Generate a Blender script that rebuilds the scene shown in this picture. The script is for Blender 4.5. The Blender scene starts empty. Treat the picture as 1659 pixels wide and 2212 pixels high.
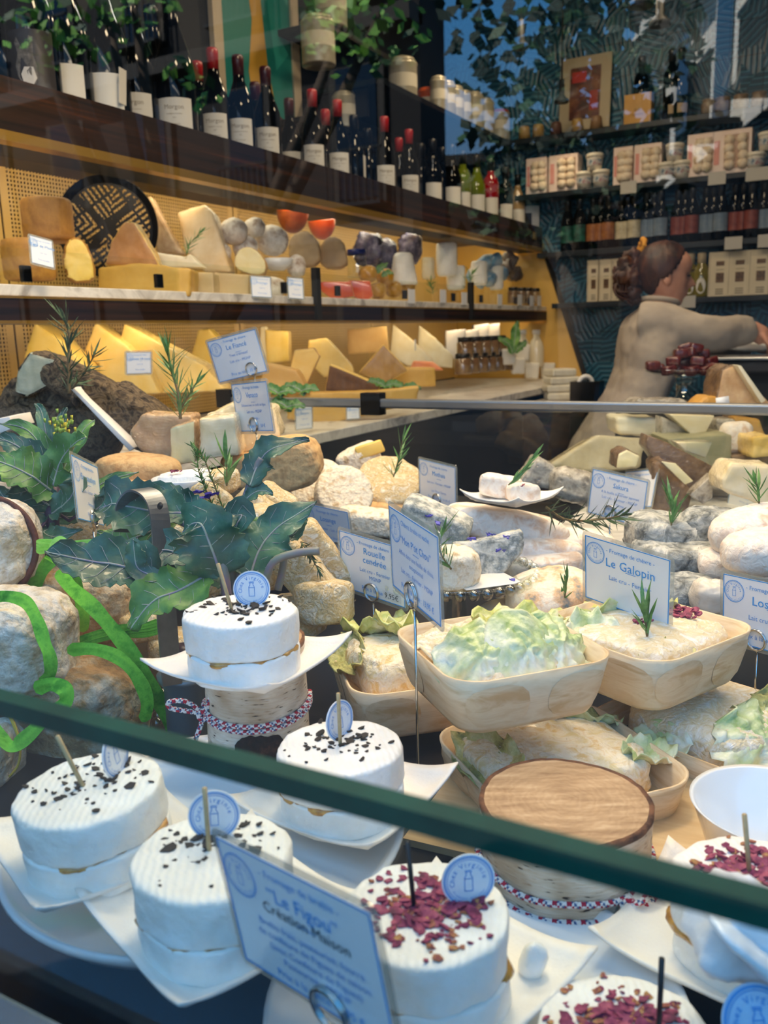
import bpy, bmesh, math, random
from mathutils import Vector, Matrix, noise, Euler
random.seed(7)
S = bpy.context.scene
COL = S.collection
# ---------------------------------------------------------------- camera
W, H = 1659, 2212
F = 1866.07
CX, CY = W / 2, H / 2
RM = Matrix(((0.8760, -0.0740, 0.4766), (0.4817, 0.1900, -0.8555), (-0.0272, 0.9790, 0.2021)))
def _orth(m):
    c = [Vector((m[0][i], m[1][i], m[2][i])) for i in range(3)]
    c[0].normalize(); c[1] = (c[1] - c[0] * c[1].dot(c[0])).normalized(); c[2] = c[0].cross(c[1])
    return Matrix(((c[0][0], c[1][0], c[2][0]), (c[0][1], c[1][1], c[2][1]), (c[0][2], c[1][2], c[2][2])))
RM = _orth(RM)
CAM = Vector((0, 0, 1.37))
cd = bpy.data.cameras.new('camera')
cam = bpy.data.objects.new('camera', cd); COL.objects.link(cam)
cam.matrix_world = Matrix.Translation(CAM) @ RM.to_4x4()
cd.sensor_fit = 'HORIZONTAL'; cd.sensor_width = 36; cd.lens = F / W * 36
cd.clip_start = 0.01; cd.clip_end = 300
cd.dof.use_dof = True; cd.dof.focus_distance = 0.85; cd.dof.aperture_fstop = 13
S.camera = cam
# ---------------------------------------------------------------- light and exposure
S.view_settings.view_transform = 'Standard'; S.view_settings.look = 'None'
S.view_settings.gamma = 1; S.view_settings.exposure = -0.22
try: S.view_settings.use_curve_mapping = False
except Exception: pass
SKY = .40
wd = bpy.data.worlds.new('sky'); S.world = wd; wd.use_nodes = True
nt = wd.node_tree; nt.nodes.clear()
wo = nt.nodes.new('ShaderNodeOutputWorld'); bg = nt.nodes.new('ShaderNodeBackground')
bg.inputs[1].default_value = SKY
tc = nt.nodes.new('ShaderNodeTexCoord'); sp = nt.nodes.new('ShaderNodeSeparateXYZ')
rp = nt.nodes.new('ShaderNodeValToRGB')
nt.links.new(tc.outputs['Generated'], sp.inputs[0]); nt.links.new(sp.outputs['Z'], rp.inputs[0])
rp.color_ramp.elements[0].position = 0.08; rp.color_ramp.elements[0].color = (2.2, 2.9, 3.6, 1)
rp.color_ramp.elements[1].position = 0.3; rp.color_ramp.elements[1].color = (0.9, 3.5, 7.6, 1)
nt.links.new(rp.outputs[0], bg.inputs[0]); nt.links.new(bg.outputs[0], wo.inputs[0])
def light(name, kind, loc, energy, color, rot=(0, 0, 0), size=(.5, .5), spread=None):
    l = bpy.data.lights.new(name, kind); l.energy = energy; l.color = color
    if kind == 'AREA':
        l.shape = 'RECTANGLE'; l.size, l.size_y = size
        if spread: l.spread = math.radians(spread)
    if kind == 'SUN': l.angle = math.radians(.6)
    if kind in ('SPOT', 'POINT'): l.shadow_soft_size = size[0]
    o = bpy.data.objects.new(name, l); o.location = loc; o.rotation_euler = [math.radians(a) for a in rot]
    COL.objects.link(o); return o
light('sun', 'SUN', (0, 3, 12), 19, (1, .95, .86), (-38, 0, 40))
WARM = (1, .74, .46)
for lx, ly in ((-1.1, 2.3), (-.4, 2.9), (-1.2, 3.5)): light('ceiling_lamp', 'AREA', (lx, ly, 2.94), 7.5, WARM, (0, 0, 0), (.16, .16))
light('ceiling_lamp', 'AREA', (-.5, 1.1, 2.94), 18, WARM, (0, 0, 0), (.3, .2))
light('wall_lamp', 'AREA', (-1.2, 2.6, 2.9), 7, (1, .9, .78), (0, -40, 0), (.15, .3))
light('counter_lamp', 'AREA', (-.45, 1.25, 2.05), 17, (1, .80, .56), (0, 0, 0), (1.6, .12))
light('counter_lamp', 'AREA', (-.35, .62, 2.35), 9, (1, .84, .66), (0, 0, 0), (1.4, .1))
# ---------------------------------------------------------------- pixel helpers (1659 x 2212 frame) -> points in the room
def ray(px, py): return (RM @ Vector((px - CX, CY - py, -F))).normalized()
def P(px, py, d): return CAM + RM @ Vector(((px - CX) / F * d, (CY - py) / F * d, -d))
def PZ(px, py, z): r = ray(px, py); return CAM + r * ((z - CAM.z) / r.z)
def PX(px, py, x): r = ray(px, py); return CAM + r * (x / r.x)
def PY(px, py, y): r = ray(px, py); return CAM + r * (y / r.y)
def depth(p): return -(RM.transposed() @ (Vector(p) - CAM)).z
YAW = math.degrees(math.atan2(RM[1][0], RM[0][0]))     # local x = image right, local y = away
# ---------------------------------------------------------------- materials
def lin(c):
    if isinstance(c, str):
        c = c.lstrip('#'); c = [int(c[i:i + 2], 16) / 255 for i in (0, 2, 4)]
    return tuple((v / 12.92 if v <= .04045 else ((v + .055) / 1.055) ** 2.4) for v in c) + (1,)
MATS = {}
def M(name, *cols, rough=.6, scale=40, detail=5, bump=0, bscale=120, metal=0, spec=.5, sss=0, coat=0, stretch=None, emit=None, estr=1, trans=0, alpha=1, ramp=None, dist=0, btype='noise', sheen=0, bd=.004):
    if name in MATS: return MATS[name]
    m = bpy.data.materials.new(name); m.use_nodes = True; MATS[name] = m
    n = m.node_tree; b = n.nodes['Principled BSDF']; L = n.links.new
    b.inputs['Roughness'].default_value = rough; b.inputs['Metallic'].default_value = metal
    b.inputs['Specular IOR Level'].default_value = spec
    b.inputs['Coat Weight'].default_value = coat; b.inputs['Coat Roughness'].default_value = .08
    b.inputs['Transmission Weight'].default_value = trans
    b.inputs['Alpha'].default_value = alpha
    if sss:
        b.inputs['Subsurface Weight'].default_value = sss; b.inputs['Subsurface Scale'].default_value = .01
        b.inputs['Subsurface Radius'].default_value = (1, .8, .5)
    tcn = n.nodes.new('ShaderNodeTexCoord'); mp = n.nodes.new('ShaderNodeMapping')
    L(tcn.outputs['Object'], mp.inputs[0])
    if stretch: mp.inputs['Scale'].default_value = stretch
    if len(cols) == 1: b.inputs['Base Color'].default_value = lin(cols[0])
    else:
        t = n.nodes.new('ShaderNodeTexNoise'); t.inputs['Scale'].default_value = scale; t.inputs['Detail'].default_value = detail
        t.inputs['Distortion'].default_value = dist; t.inputs['Roughness'].default_value = .62
        r = n.nodes.new('ShaderNodeValToRGB'); L(mp.outputs[0], t.inputs['Vector']); L(t.outputs['Fac'], r.inputs[0])
        e = r.color_ramp.elements
        pos = ramp or [.35 + .3 * i / (len(cols) - 1) for i in range(len(cols))]
        e[0].position = pos[0]; e[0].color = lin(cols[0]); e[1].position = pos[-1]; e[1].color = lin(cols[-1])
        for i in range(1, len(cols) - 1): q = e.new(pos[i]); q.color = lin(cols[i])
        L(r.outputs[0], b.inputs['Base Color'])
    if bump:
        if btype == 'noise':
            t2 = n.nodes.new('ShaderNodeTexNoise'); t2.inputs['Detail'].default_value = 6; t2.inputs['Distortion'].default_value = dist
            o2 = t2.outputs['Fac']
        elif btype == 'voronoi':
            t2 = n.nodes.new('ShaderNodeTexVoronoi'); o2 = t2.outputs['Distance']
        else:
            t2 = n.nodes.new('ShaderNodeTexWave'); t2.inputs['Distortion'].default_value = 3; t2.inputs['Detail'].default_value = 2; o2 = t2.outputs['Fac']
        t2.inputs['Scale'].default_value = bscale; L(mp.outputs[0], t2.inputs['Vector'])
        bn = n.nodes.new('ShaderNodeBump'); bn.inputs['Strength'].default_value = bump; bn.inputs['Distance'].default_value = bd
        L(o2, bn.inputs['Height']); L(bn.outputs[0], b.inputs['Normal'])
    if emit:
        b.inputs['Emission Color'].default_value = lin(emit); b.inputs['Emission Strength'].default_value = estr
    return m
def glassmat(name, tint, fac, rough=.0, gcol=(1, 1, 1)):
    if name in MATS: return MATS[name]
    m = bpy.data.materials.new(name); m.use_nodes = True; MATS[name] = m
    n = m.node_tree; n.nodes.clear(); L = n.links.new
    o = n.nodes.new('ShaderNodeOutputMaterial'); t = n.nodes.new('ShaderNodeBsdfTransparent'); g = n.nodes.new('ShaderNodeBsdfGlossy')
    mx = n.nodes.new('ShaderNodeMixShader'); lw = n.nodes.new('ShaderNodeLayerWeight'); lw.inputs[0].default_value = .5
    pw = n.nodes.new('ShaderNodeMath'); pw.operation = 'POWER'; pw.inputs[1].default_value = 5; L(lw.outputs['Facing'], pw.inputs[0])
    ma = n.nodes.new('ShaderNodeMath'); ma.operation = 'MULTIPLY_ADD'; ma.inputs[1].default_value = .9; ma.inputs[2].default_value = fac
    ma.use_clamp = True; L(pw.outputs[0], ma.inputs[0])
    ge = n.nodes.new('ShaderNodeNewGeometry'); sb = n.nodes.new('ShaderNodeMath'); sb.operation = 'SUBTRACT'; sb.inputs[0].default_value = 1; L(ge.outputs['Backfacing'], sb.inputs[1])
    m2 = n.nodes.new('ShaderNodeMath'); m2.operation = 'MULTIPLY'; L(ma.outputs[0], m2.inputs[0]); L(sb.outputs[0], m2.inputs[1])
    t.inputs[0].default_value = (*tint, 1); g.inputs['Roughness'].default_value = rough; g.inputs[0].default_value = (*gcol, 1)
    L(m2.outputs[0], mx.inputs[0]); L(t.outputs[0], mx.inputs[1]); L(g.outputs[0], mx.inputs[2]); L(mx.outputs[0], o.inputs[0])
    return m
# ---------------------------------------------------------------- object helpers
def ob(name, verts, faces, mat, parent=None, smooth=True, fm=None, loc=None, rot=None, bevel=0, seg=2):
    me = bpy.data.meshes.new(name)
    me.from_pydata([tuple(v) for v in verts], [], faces); me.validate()
    for m in (mat if isinstance(mat, (list, tuple)) else [mat]): me.materials.append(m)
    if fm:
        for p, i in zip(me.polygons, fm): p.material_index = i
    if smooth:
        for p in me.polygons: p.use_smooth = True
    b_ = bmesh.new(); b_.from_mesh(me); bmesh.ops.recalc_face_normals(b_, faces=b_.faces); b_.to_mesh(me); b_.free()
    me.update()
    o = bpy.data.objects.new(name, me); COL.objects.link(o)
    if parent: o.parent = parent
    if loc is not None: o.location = loc
    if rot is not None: o.rotation_euler = rot
    if bevel:
        b = o.modifiers.new('bevel', 'BEVEL'); b.width = bevel; b.segments = seg; b.limit_method = 'ANGLE'; b.angle_limit = .6
    return o
def tag(o, label=None, cat=None, group=None, kind=None):
    if label: o['label'] = label
    if cat: o['category'] = cat
    if group: o['group'] = group
    if kind: o['kind'] = kind
    return o
def empty(name, loc, yaw=None, rot=None, label=None, cat=None, group=None):
    o = bpy.data.objects.new(name, None); o.empty_display_size = .02; COL.objects.link(o); o.location = loc
    if yaw is not None: o.rotation_euler = (0, 0, math.radians(YAW + yaw))
    if rot is not None: o.rotation_euler = vrot(*rot)
    return tag(o, label, cat, group)
def vrot(rx, ry, rz):
    "tilt rx about image-right, ry about away axis, then yaw rz, all in the viewer-facing upright frame"
    return (Matrix.Rotation(math.radians(YAW + rz), 3, 'Z') @ Matrix.Rotation(math.radians(ry), 3, 'Y') @ Matrix.Rotation(math.radians(rx), 3, 'X')).to_euler()
def copy_tree(o, parent=None):
    c = o.copy(); COL.objects.link(c)
    if parent: c.parent = parent
    for ch in [x for x in o.children]: copy_tree(ch, c)
    return c
def struct(o): o['kind'] = 'structure'; return o
def kids(o): return list(o.children)

class G:
    "geometry collector"
    def __init__(s): s.v = []; s.f = []; s.m = []
    def add(s, vs, fs, mi=0):
        b = len(s.v); s.v += [Vector(v) for v in vs]; s.f += [tuple(b + i for i in f) for f in fs]; s.m += [mi] * len(fs); return s
    def box(s, c, d, mi=0, R=None):
        c = Vector(c); vs = []
        for x in (-.5, .5):
            for y in (-.5, .5):
                for z in (-.5, .5):
                    q = Vector((x * d[0], y * d[1], z * d[2]))
                    vs.append(c + (R @ q if R else q))
        return s.add(vs, [(0, 1, 3, 2), (4, 6, 7, 5), (0, 4, 5, 1), (2, 3, 7, 6), (0, 2, 6, 4), (1, 5, 7, 3)], mi)
    def lathe(s, prof, n=24, mi=0, M4=None, cap=True, mis=None):
        vs = []; fs = []; mm = []
        for r, z in prof:
            for i in range(n):
                a = 2 * math.pi * i / n; v = Vector((r * math.cos(a), r * math.sin(a), z)); vs.append(M4 @ v if M4 else v)
        for j in range(len(prof) - 1):
            for i in range(n):
                fs.append((j * n + i, j * n + (i + 1) % n, (j + 1) * n + (i + 1) % n, (j + 1) * n + i)); mm.append(mis[j] if mis else mi)
        if cap:
            if prof[0][0] > 1e-6: fs.append(tuple(reversed(range(n)))); mm.append(mis[0] if mis else mi)
            if prof[-1][0] > 1e-6: fs.append(tuple((len(prof) - 1) * n + i for i in range(n))); mm.append(mis[-1] if mis else mi)
        s.add(vs, fs); s.m[-len(fs):] = mm; return s
    def tube(s, pts, r, n=8, mi=0, caps=True):
        pts = [Vector(p) for p in pts]; rr = r if isinstance(r, (list, tuple)) else [r] * len(pts)
        vs = []; fs = []; T0 = (pts[1] - pts[0]).normalized(); up = Vector((0, 0, 1)) if abs(T0.z) < .9 else Vector((1, 0, 0))
        A = T0.cross(up).normalized()
        for i, p in enumerate(pts):
            T = (pts[min(i + 1, len(pts) - 1)] - pts[max(i - 1, 0)])
            if T.length < 1e-9: T = T0.copy()
            T.normalize(); A = (A - T * A.dot(T)); A.normalize(); B = T.cross(A)
            for k in range(n):
                a = 2 * math.pi * k / n; vs.append(p + (A * math.cos(a) + B * math.sin(a)) * rr[i])
        for i in range(len(pts) - 1):
            for k in range(n): fs.append((i * n + k, i * n + (k + 1) % n, (i + 1) * n + (k + 1) % n, (i + 1) * n + k))
        if caps: fs.append(tuple(reversed(range(n)))); fs.append(tuple((len(pts) - 1) * n + k for k in range(n)))
        return s.add(vs, fs, mi)
    def ball(s, c, r, n=10, mi=0):
        prof = [(r * math.sin(math.pi * i / n) + 1e-7, -r * math.cos(math.pi * i / n)) for i in range(n + 1)]
        return s.lathe(prof, n + 4, mi, Matrix.Translation(Vector(c)), cap=False)
    def prism(s, pts, th, mi=0, mside=None, M4=None):
        "outline in x,z extruded along +y"
        n = len(pts); vs = [Vector((x, 0, z)) for x, z in pts] + [Vector((x, th, z)) for x, z in pts]
        if M4: vs = [M4 @ v for v in vs]
        fs = [tuple(range(n)), tuple(reversed(range(n, 2 * n)))] + [(i, (i + 1) % n + 0, (i + 1) % n + n, i + n)[::-1] for i in range(n)]
        b = len(s.f); s.add(vs, fs, mi)
        if mside is not None: s.m[b + 2:] = [mside] * n
        return s
    def strip(s, L, R, mi=0):
        n = len(L); return s.add(list(L) + list(R), [(i, i + 1, n + i + 1, n + i) for i in range(n - 1)], mi)
    def make(s, name, mat, parent=None, smooth=True, loc=None, rot=None, bevel=0, seg=2):
        return ob(name, s.v, s.f, mat, parent, smooth, s.m, loc, rot, bevel, seg)
def flat_smooth(o, ang=40):
    me = o.data
    try: me.set_sharp_from_angle(angle=math.radians(ang))
    except Exception: pass
    return o
def bez(p0, p1, p2, n=12):
    return [p0 * (1 - t) ** 2 + p1 * 2 * t * (1 - t) + p2 * t * t for t in [i / n for i in range(n + 1)]]
def spl(pts, n=6):
    "Catmull-Rom through points"
    pts = [Vector(p) for p in pts]; out = []
    for i in range(len(pts) - 1):
        a = pts[max(i - 1, 0)]; b = pts[i]; c = pts[i + 1]; d = pts[min(i + 2, len(pts) - 1)]
        for k in range(n):
            t = k / n
            out.append(.5 * ((2 * b) + (c - a) * t + (2 * a - 5 * b + 4 * c - d) * t * t + (3 * b - a - 3 * c + d) * t ** 3))
    out.append(pts[-1]); return out
def spow(x, e): return math.copysign(abs(x) ** e, x)
def SQ(name, mat, loc, r, e1=.3, e2=1, rot=(0, 0, 0), nz=.0, ns=30, seed=0, nu=40, nv=20, parent=None, cut=None, fn=None, fm=None, raw=False):
    "super-ellipsoid cheese body with noise relief; r = half sizes"
    vs = []; fs = []; off = Vector((seed * 3.7, seed * 1.3, seed * .7))
    for j in range(nv + 1):
        v = -math.pi / 2 + math.pi * j / nv
        for i in range(nu):
            u = 2 * math.pi * i / nu
            cv = spow(math.cos(v), e1) if 0 < j < nv else 0
            p = Vector((r[0] * cv * spow(math.cos(u), e2), r[1] * cv * spow(math.sin(u), e2), r[2] * spow(math.sin(v), e1)))
            if nz:
                q = p + off; d = p.normalized() if p.length else Vector((0, 0, 1))
                p += d * (nz * (noise.noise(q * ns) + .5 * noise.noise(q * ns * 2.3) + .3 * noise.noise(q * ns * 5)))
            if fn: p = fn(p)
            vs.append(p)
    for j in range(nv):
        for i in range(nu):
            fs.append((j * nu + i, j * nu + (i + 1) % nu, (j + 1) * nu + (i + 1) % nu, (j + 1) * nu + i))
    if raw: return vs, fs
    mi = [fm(sum((vs[k] for k in f), Vector()) / 4) for f in fs] if fm else None
    o = ob(name, vs, fs, mat, parent, True, mi, loc, vrot(*rot) if not isinstance(rot, Matrix) else rot.to_euler())
    return o
def box(name, mat, c, d, parent=None, rotz=0, bevel=.0, R=None):
    o = G().box((0, 0, 0), d).make(name, mat, parent, smooth=False, loc=c, rot=(0, 0, rotz) if R is None else R, bevel=bevel); return o
def plane_at(px, py, d, yaw=0, pitch=0):
    "frame of a viewer-facing upright plane through a pixel: returns origin, right, up, away"
    o = P(px, py, d)
    m = Matrix.Rotation(math.radians(YAW + yaw), 3, 'Z') @ Matrix.Rotation(math.radians(pitch), 3, 'X')
    return o, m @ Vector((1, 0, 0)), m @ Vector((0, 0, 1)), m @ Vector((0, 1, 0))
def onplane(px, py, fr):
    o, r, u, n = fr; d = ray(px, py); t = (o - CAM).dot(n) / d.dot(n); q = CAM + d * t - o
    return q.dot(r), q.dot(u)
RELIEF = bpy.data.textures.new('relief', 'CLOUDS'); RELIEF.noise_scale = .022; RELIEF.noise_depth = 3
def trace(name, mats, pts, d, th, yaw=0, pitch=0, bevel=.003, taper=0, parent=None, side=None, seg=2, rnd=0, org=True):
    "thick piece whose front outline is given in pixels at depth d; th = thickness away from the viewer"
    cx = sum(p[0] for p in pts) / len(pts); cy = sum(p[1] for p in pts) / len(pts)
    fr = plane_at(cx, cy, d, yaw, pitch); q = [onplane(x, y, fr) for x, y in pts]
    if sum(q[i][0] * q[(i + 1) % len(q)][1] - q[(i + 1) % len(q)][0] * q[i][1] for i in range(len(q))) < 0: q.reverse()
    if rnd:   # round the outline
        from itertools import chain
        for _ in range(rnd):
            q2 = []
            for i in range(len(q)):
                a = q[i]; b = q[(i + 1) % len(q)]
                q2 += [(a[0] * .75 + b[0] * .25, a[1] * .75 + b[1] * .25), (a[0] * .25 + b[0] * .75, a[1] * .25 + b[1] * .75)]
            q = q2
    n = len(q); vs = [Vector((x, 0, z)) for x, z in q] + [Vector((x * (1 - taper), th, z * (1 - taper))) for x, z in q]
    fs = [tuple(range(n)), tuple(reversed(range(n, 2 * n)))] + [(i, i + n, (i + 1) % n + n, (i + 1) % n) for i in range(n)]
    fm = [0, 0] + [side if isinstance(side, int) else 0] * n
    if isinstance(side, (list, tuple)): fm = [0, 0] + list(side)[:n] + [side[-1]] * max(0, n - len(side))
    o = ob(name, vs, fs, mats, parent, True, fm, fr[0], (Matrix((fr[1], fr[3], fr[2])).transposed()).to_euler(), bevel, seg)
    if bevel > .0035 and org:
        s = o.modifiers.new('dense', 'SUBSURF'); s.subdivision_type = 'SIMPLE'; s.levels = s.render_levels = 3
        dm = o.modifiers.new('relief', 'DISPLACE'); dm.texture = RELIEF; dm.texture_coords = 'GLOBAL'; dm.strength = min(.007, bevel * 1.2); dm.mid_level = .5
    return o
# ================================================================ THE SETTING
def darkwood():
    m = M('dark_wood', '#120906', '#2a170d', '#5a2e14', rough=.45, scale=9, detail=8, stretch=(1, .12, 7), bump=.05, ramp=[.35, .58, .75], spec=.25)
    return m
M_wood = darkwood(); M_brass = M('brass', '#b08a3e', rough=.35, metal=.7)
M_marble = M('marble', '#c9c3ba', '#ece8e0', '#a9a49d', rough=.3, scale=7, detail=9, dist=1.6)
M_black = M('black_matte', '#08090b', rough=.6); M_blackg = M('black_gloss', '#060709', rough=.25)
M_navy = M('navy_top', '#10151f', rough=.28, spec=.4)
M_dark = M('dark_wall', '#12171c', rough=.7)
M_steel = M('steel', '#b9bec4', rough=.28, metal=1)
M_white = M('white_paint', '#efece6', rough=.4)
def perf_mat():
    m = bpy.data.materials.new('perforated_yellow'); m.use_nodes = True; n = m.node_tree; L = n.links.new
    b = n.nodes['Principled BSDF']; out = n.nodes['Material Output']
    b.inputs['Base Color'].default_value = lin('#ddb565'); b.inputs['Roughness'].default_value = .4
    tcn = n.nodes.new('ShaderNodeTexCoord'); s = n.nodes.new('ShaderNodeSeparateXYZ'); L(tcn.outputs['Object'], s.inputs[0])
    def holes(sock):
        a = n.nodes.new('ShaderNodeMath'); a.operation = 'MULTIPLY'; a.inputs[1].default_value = 95; L(sock, a.inputs[0])
        f = n.nodes.new('ShaderNodeMath'); f.operation = 'FRACT'; L(a.outputs[0], f.inputs[0])
        g = n.nodes.new('ShaderNodeMath'); g.operation = 'GREATER_THAN'; g.inputs[1].default_value = .42; L(f.outputs[0], g.inputs[0]); return g
    def rng(sock, lo, hi):
        a = n.nodes.new('ShaderNodeMath'); a.operation = 'GREATER_THAN'; a.inputs[1].default_value = lo; L(sock, a.inputs[0])
        c = n.nodes.new('ShaderNodeMath'); c.operation = 'LESS_THAN'; c.inputs[1].default_value = hi; L(sock, c.inputs[0])
        d = n.nodes.new('ShaderNodeMath'); d.operation = 'MULTIPLY'; L(a.outputs[0], d.inputs[0]); L(c.outputs[0], d.inputs[1]); return d
    cur = None
    for x in (holes(s.outputs['Y']), holes(s.outputs['Z']), rng(s.outputs['Y'], -.45, .45)):
        if cur is None: cur = x
        else:
            k = n.nodes.new('ShaderNodeMath'); k.operation = 'MULTIPLY'; L(cur.outputs[0], k.inputs[0]); L(x.outputs[0], k.inputs[1]); cur = k
    tr = n.nodes.new('ShaderNodeBsdfTransparent'); mx = n.nodes.new('ShaderNodeMixShader')
    L(cur.outputs[0], mx.inputs[0]); L(b.outputs[0], mx.inputs[1]); L(tr.outputs[0], mx.inputs[2]); L(mx.outputs[0], out.inputs[0])
    return m
def tile_mat():
    m = bpy.data.materials.new('blue_relief_tile'); m.use_nodes = True; n = m.node_tree; L = n.links.new
    b = n.nodes['Principled BSDF']; b.inputs['Roughness'].default_value = .35
    tcn = n.nodes.new('ShaderNodeTexCoord'); s = n.nodes.new('ShaderNodeSeparateXYZ'); L(tcn.outputs['Object'], s.inputs[0])
    # small cells with their own stroke direction
    v = n.nodes.new('ShaderNodeTexVoronoi'); v.inputs['Scale'].default_value = 12; v.inputs['Randomness'].default_value = .9; L(tcn.outputs['Object'], v.inputs['Vector'])
    sub = n.nodes.new('ShaderNodeVectorRotate'); sub.rotation_type = 'Y_AXIS'
    sc = n.nodes.new('ShaderNodeSeparateXYZ'); L(v.outputs['Color'], sc.inputs[0])
    mu = n.nodes.new('ShaderNodeMath'); mu.operation = 'MULTIPLY'; mu.inputs[1].default_value = 3.14; L(sc.outputs[0], mu.inputs[0])
    L(tcn.outputs['Object'], sub.inputs['Vector']); L(mu.outputs[0], sub.inputs['Angle'])
    w = n.nodes.new('ShaderNodeTexWave'); w.inputs['Scale'].default_value = 13; w.inputs['Distortion'].default_value = 1.2; L(sub.outputs[0], w.inputs['Vector'])
    r = n.nodes.new('ShaderNodeValToRGB'); e = r.color_ramp.elements; e[0].position = .35; e[0].color = lin('#1d536f'); e[1].position = 1; e[1].color = lin('#43839f')
    L(w.outputs['Fac'], r.inputs[0])
    br = n.nodes.new('ShaderNodeTexBrick'); br.offset = 0; br.inputs['Scale'].default_value = 1; br.inputs['Brick Width'].default_value = .15; br.inputs['Row Height'].default_value = .15
    br.inputs['Mortar Size'].default_value = .0015; br.inputs['Color1'].default_value = lin('#ffffff'); br.inputs['Color2'].default_value = lin('#b9c6cc'); br.inputs['Mortar'].default_value = lin('#0b2029')
    cx = n.nodes.new('ShaderNodeCombineXYZ'); L(s.outputs['X'], cx.inputs[0]); L(s.outputs['Z'], cx.inputs[1]); L(cx.outputs[0], br.inputs['Vector'])
    mm = n.nodes.new('ShaderNodeMix'); mm.data_type = 'RGBA'; mm.blend_type = 'MULTIPLY'; mm.inputs[0].default_value = 1
    L(r.outputs[0], mm.inputs[6]); L(br.outputs['Color'], mm.inputs[7]); L(mm.outputs[2], b.inputs['Base Color'])
    bp = n.nodes.new('ShaderNodeBump'); bp.inputs['Distance'].default_value = .004; bp.inputs['Strength'].default_value = .6; L(w.outputs['Fac'], bp.inputs['Height']); L(bp.outputs[0], b.inputs['Normal'])
    return m
M_perf = perf_mat(); M_tile = tile_mat()
YB = 4.5
struct(box('floor', M('floor_tile', '#2a2622', '#3a342e', rough=.4, scale=3), (-.2, 2.2, -.05), (4.6, 4.8, .1)))
struct(box('ceiling', M('ceiling_paint', '#15191d', rough=.8), (-.2, 2.3, 3.05), (4.6, 4.7, .1)))
struct(box('wall_back', M_tile, (-.2, YB + .05, 1.5), (4.6, .1, 3)))
struct(box('wall_left', M_dark, (-2.1, 2.3, 1.5), (.1, 4.5, 3)))
struct(box('wall_right', M_dark, (2.05, 2.3, 1.5), (.1, 4.5, 3)))
fw = G(); fw.box((-.2, .1, .42), (4.6, .1, .84)).box((-.2, .1, 2.86), (4.6, .1, .32)).box((-2.3, .1, 1.5), (.5, .1, 3)).box((2.1, .1, 1.5), (.4, .1, 3))
struct(fw.make('wall_front', M('shopfront_paint', '#1c2a33', rough=.4), smooth=False))
# shop window pane between the street and the display
wv = struct(box('window_1', glassmat('window_glass', (.97, .985, .98), .10), (-.1, .125, 1.955), (4.1, .006, 1.49)))
# low guard glass in front of the cakes, its green top edge crosses the photo
PG = PZ(860, 1712, 1.37 - .22 * .6540)
YG = .215; gt = 1.37 - YG * .655
g = empty('guard_glass', (0, YG, 1.0), label='low frameless guard glass with thick green edge in front of the white cheeses', cat='glass panel')
box('pane', glassmat('guard_pane', (.93, .975, .975), .075, .02), (0, 0, (gt - 1.0) / 2 - .003), (2.6, .005, gt - 1.0 - .012), g)
box('green_edge', M('glass_edge', '#063a31', '#0a4a3e', rough=.6, spec=.1, scale=20), (0, 0, gt - 1.0 - .0045), (2.6, .0085, .0072), g)
lz = 1.37 - YG * 1.30
lb = G(); lb.box((-.2, YG - .035, lz - .04), (3.6, .05, .08)); lb = lb.make('metal_sill', M('sill_metal', '#8e9aa3', rough=.25, metal=.9), smooth=False, bevel=.003)
tag(lb, 'brushed metal sill along the bottom of the guard glass, lower left corner', 'sill')

# ---- the wall unit on the left -------------------------------------------------
unit = empty('wall_display_unit', (-1.95, .7, 0), label='long dark wood wall unit with lit yellow perforated back, wine above and cheese below', cat='display unit')
unit.location = (0, 0, 0)
def ubox(name, mat, x0, x1, z0, z1, y0=.62, y1=4.42, bevel=0, parent=None):
    return box(name, mat, ((x0 + x1) / 2, (y0 + y1) / 2, (z0 + z1) / 2), (abs(x1 - x0), y1 - y0, z1 - z0), parent or unit, bevel=bevel)
ubox('wine_shelf', M_wood, -2.02, -1.53, 1.815, 1.84)
ubox('fascia_board', M_wood, -1.53, -1.495, 1.776, 1.876)
ubox('brass_trim', M_brass, -1.5295, -1.492, 1.757, 1.776)
ubox('backing_panel', M('backing_brown', '#0a0704', rough=.8), -2.045, -2.035, 1.09, 1.86)
ubox('marble_shelf', M_marble, -1.975, -1.47, 1.462, 1.484, bevel=.002)
ubox('shelf_fascia', M_wood, -1.49, -1.468, 1.415, 1.460)
ubox('brass_trim', M_brass, -1.49, -1.466, 1.4575, 1.4615); ubox('brass_trim', M_brass, -1.49, -1.465, 1.409, 1.415)
ubox('shelf_underside', M_black, -1.975, -1.49, 1.44, 1.462)
ys = [.62 + i * .95 for i in range(5)]
for i in range(4):
    for z0, z1 in ((1.486, 1.835), (1.125, 1.44)):
        p = box('perforated_panel', M_perf, (-1.975, ys[i] + .475, (z0 + z1) / 2), (.003, .944, z1 - z0), unit)
ubox('lower_deck', M_marble, -1.98, -1.25, 1.09, 1.118, bevel=.002)
ubox('base_cabinet', M_blackg, -1.98, -1.28, .02, 1.09)
ubox('light_housing', M_black, -1.53, -1.625, 1.757, 1.762); ubox('light_housing', M_black, -1.49, -1.545, 1.409, 1.413)
lt = M('led_strip', '#ffd089', emit='#ffc36a', estr=14)
ubox('light_strip', lt, -1.60, -1.59, 1.79, 1.80); ubox('light_strip', lt, -1.52, -1.505, 1.432, 1.439)
light('shelf_light', 'AREA', (-1.67, 2.5, 1.80), 6.5, (1, .86, .60), (0, 35, 0), (.05, 3.7))
light('shelf_light', 'AREA', (-1.60, 2.5, 1.43), 5.5, (1, .86, .60), (0, 30, 0), (.05, 3.7))
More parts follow.
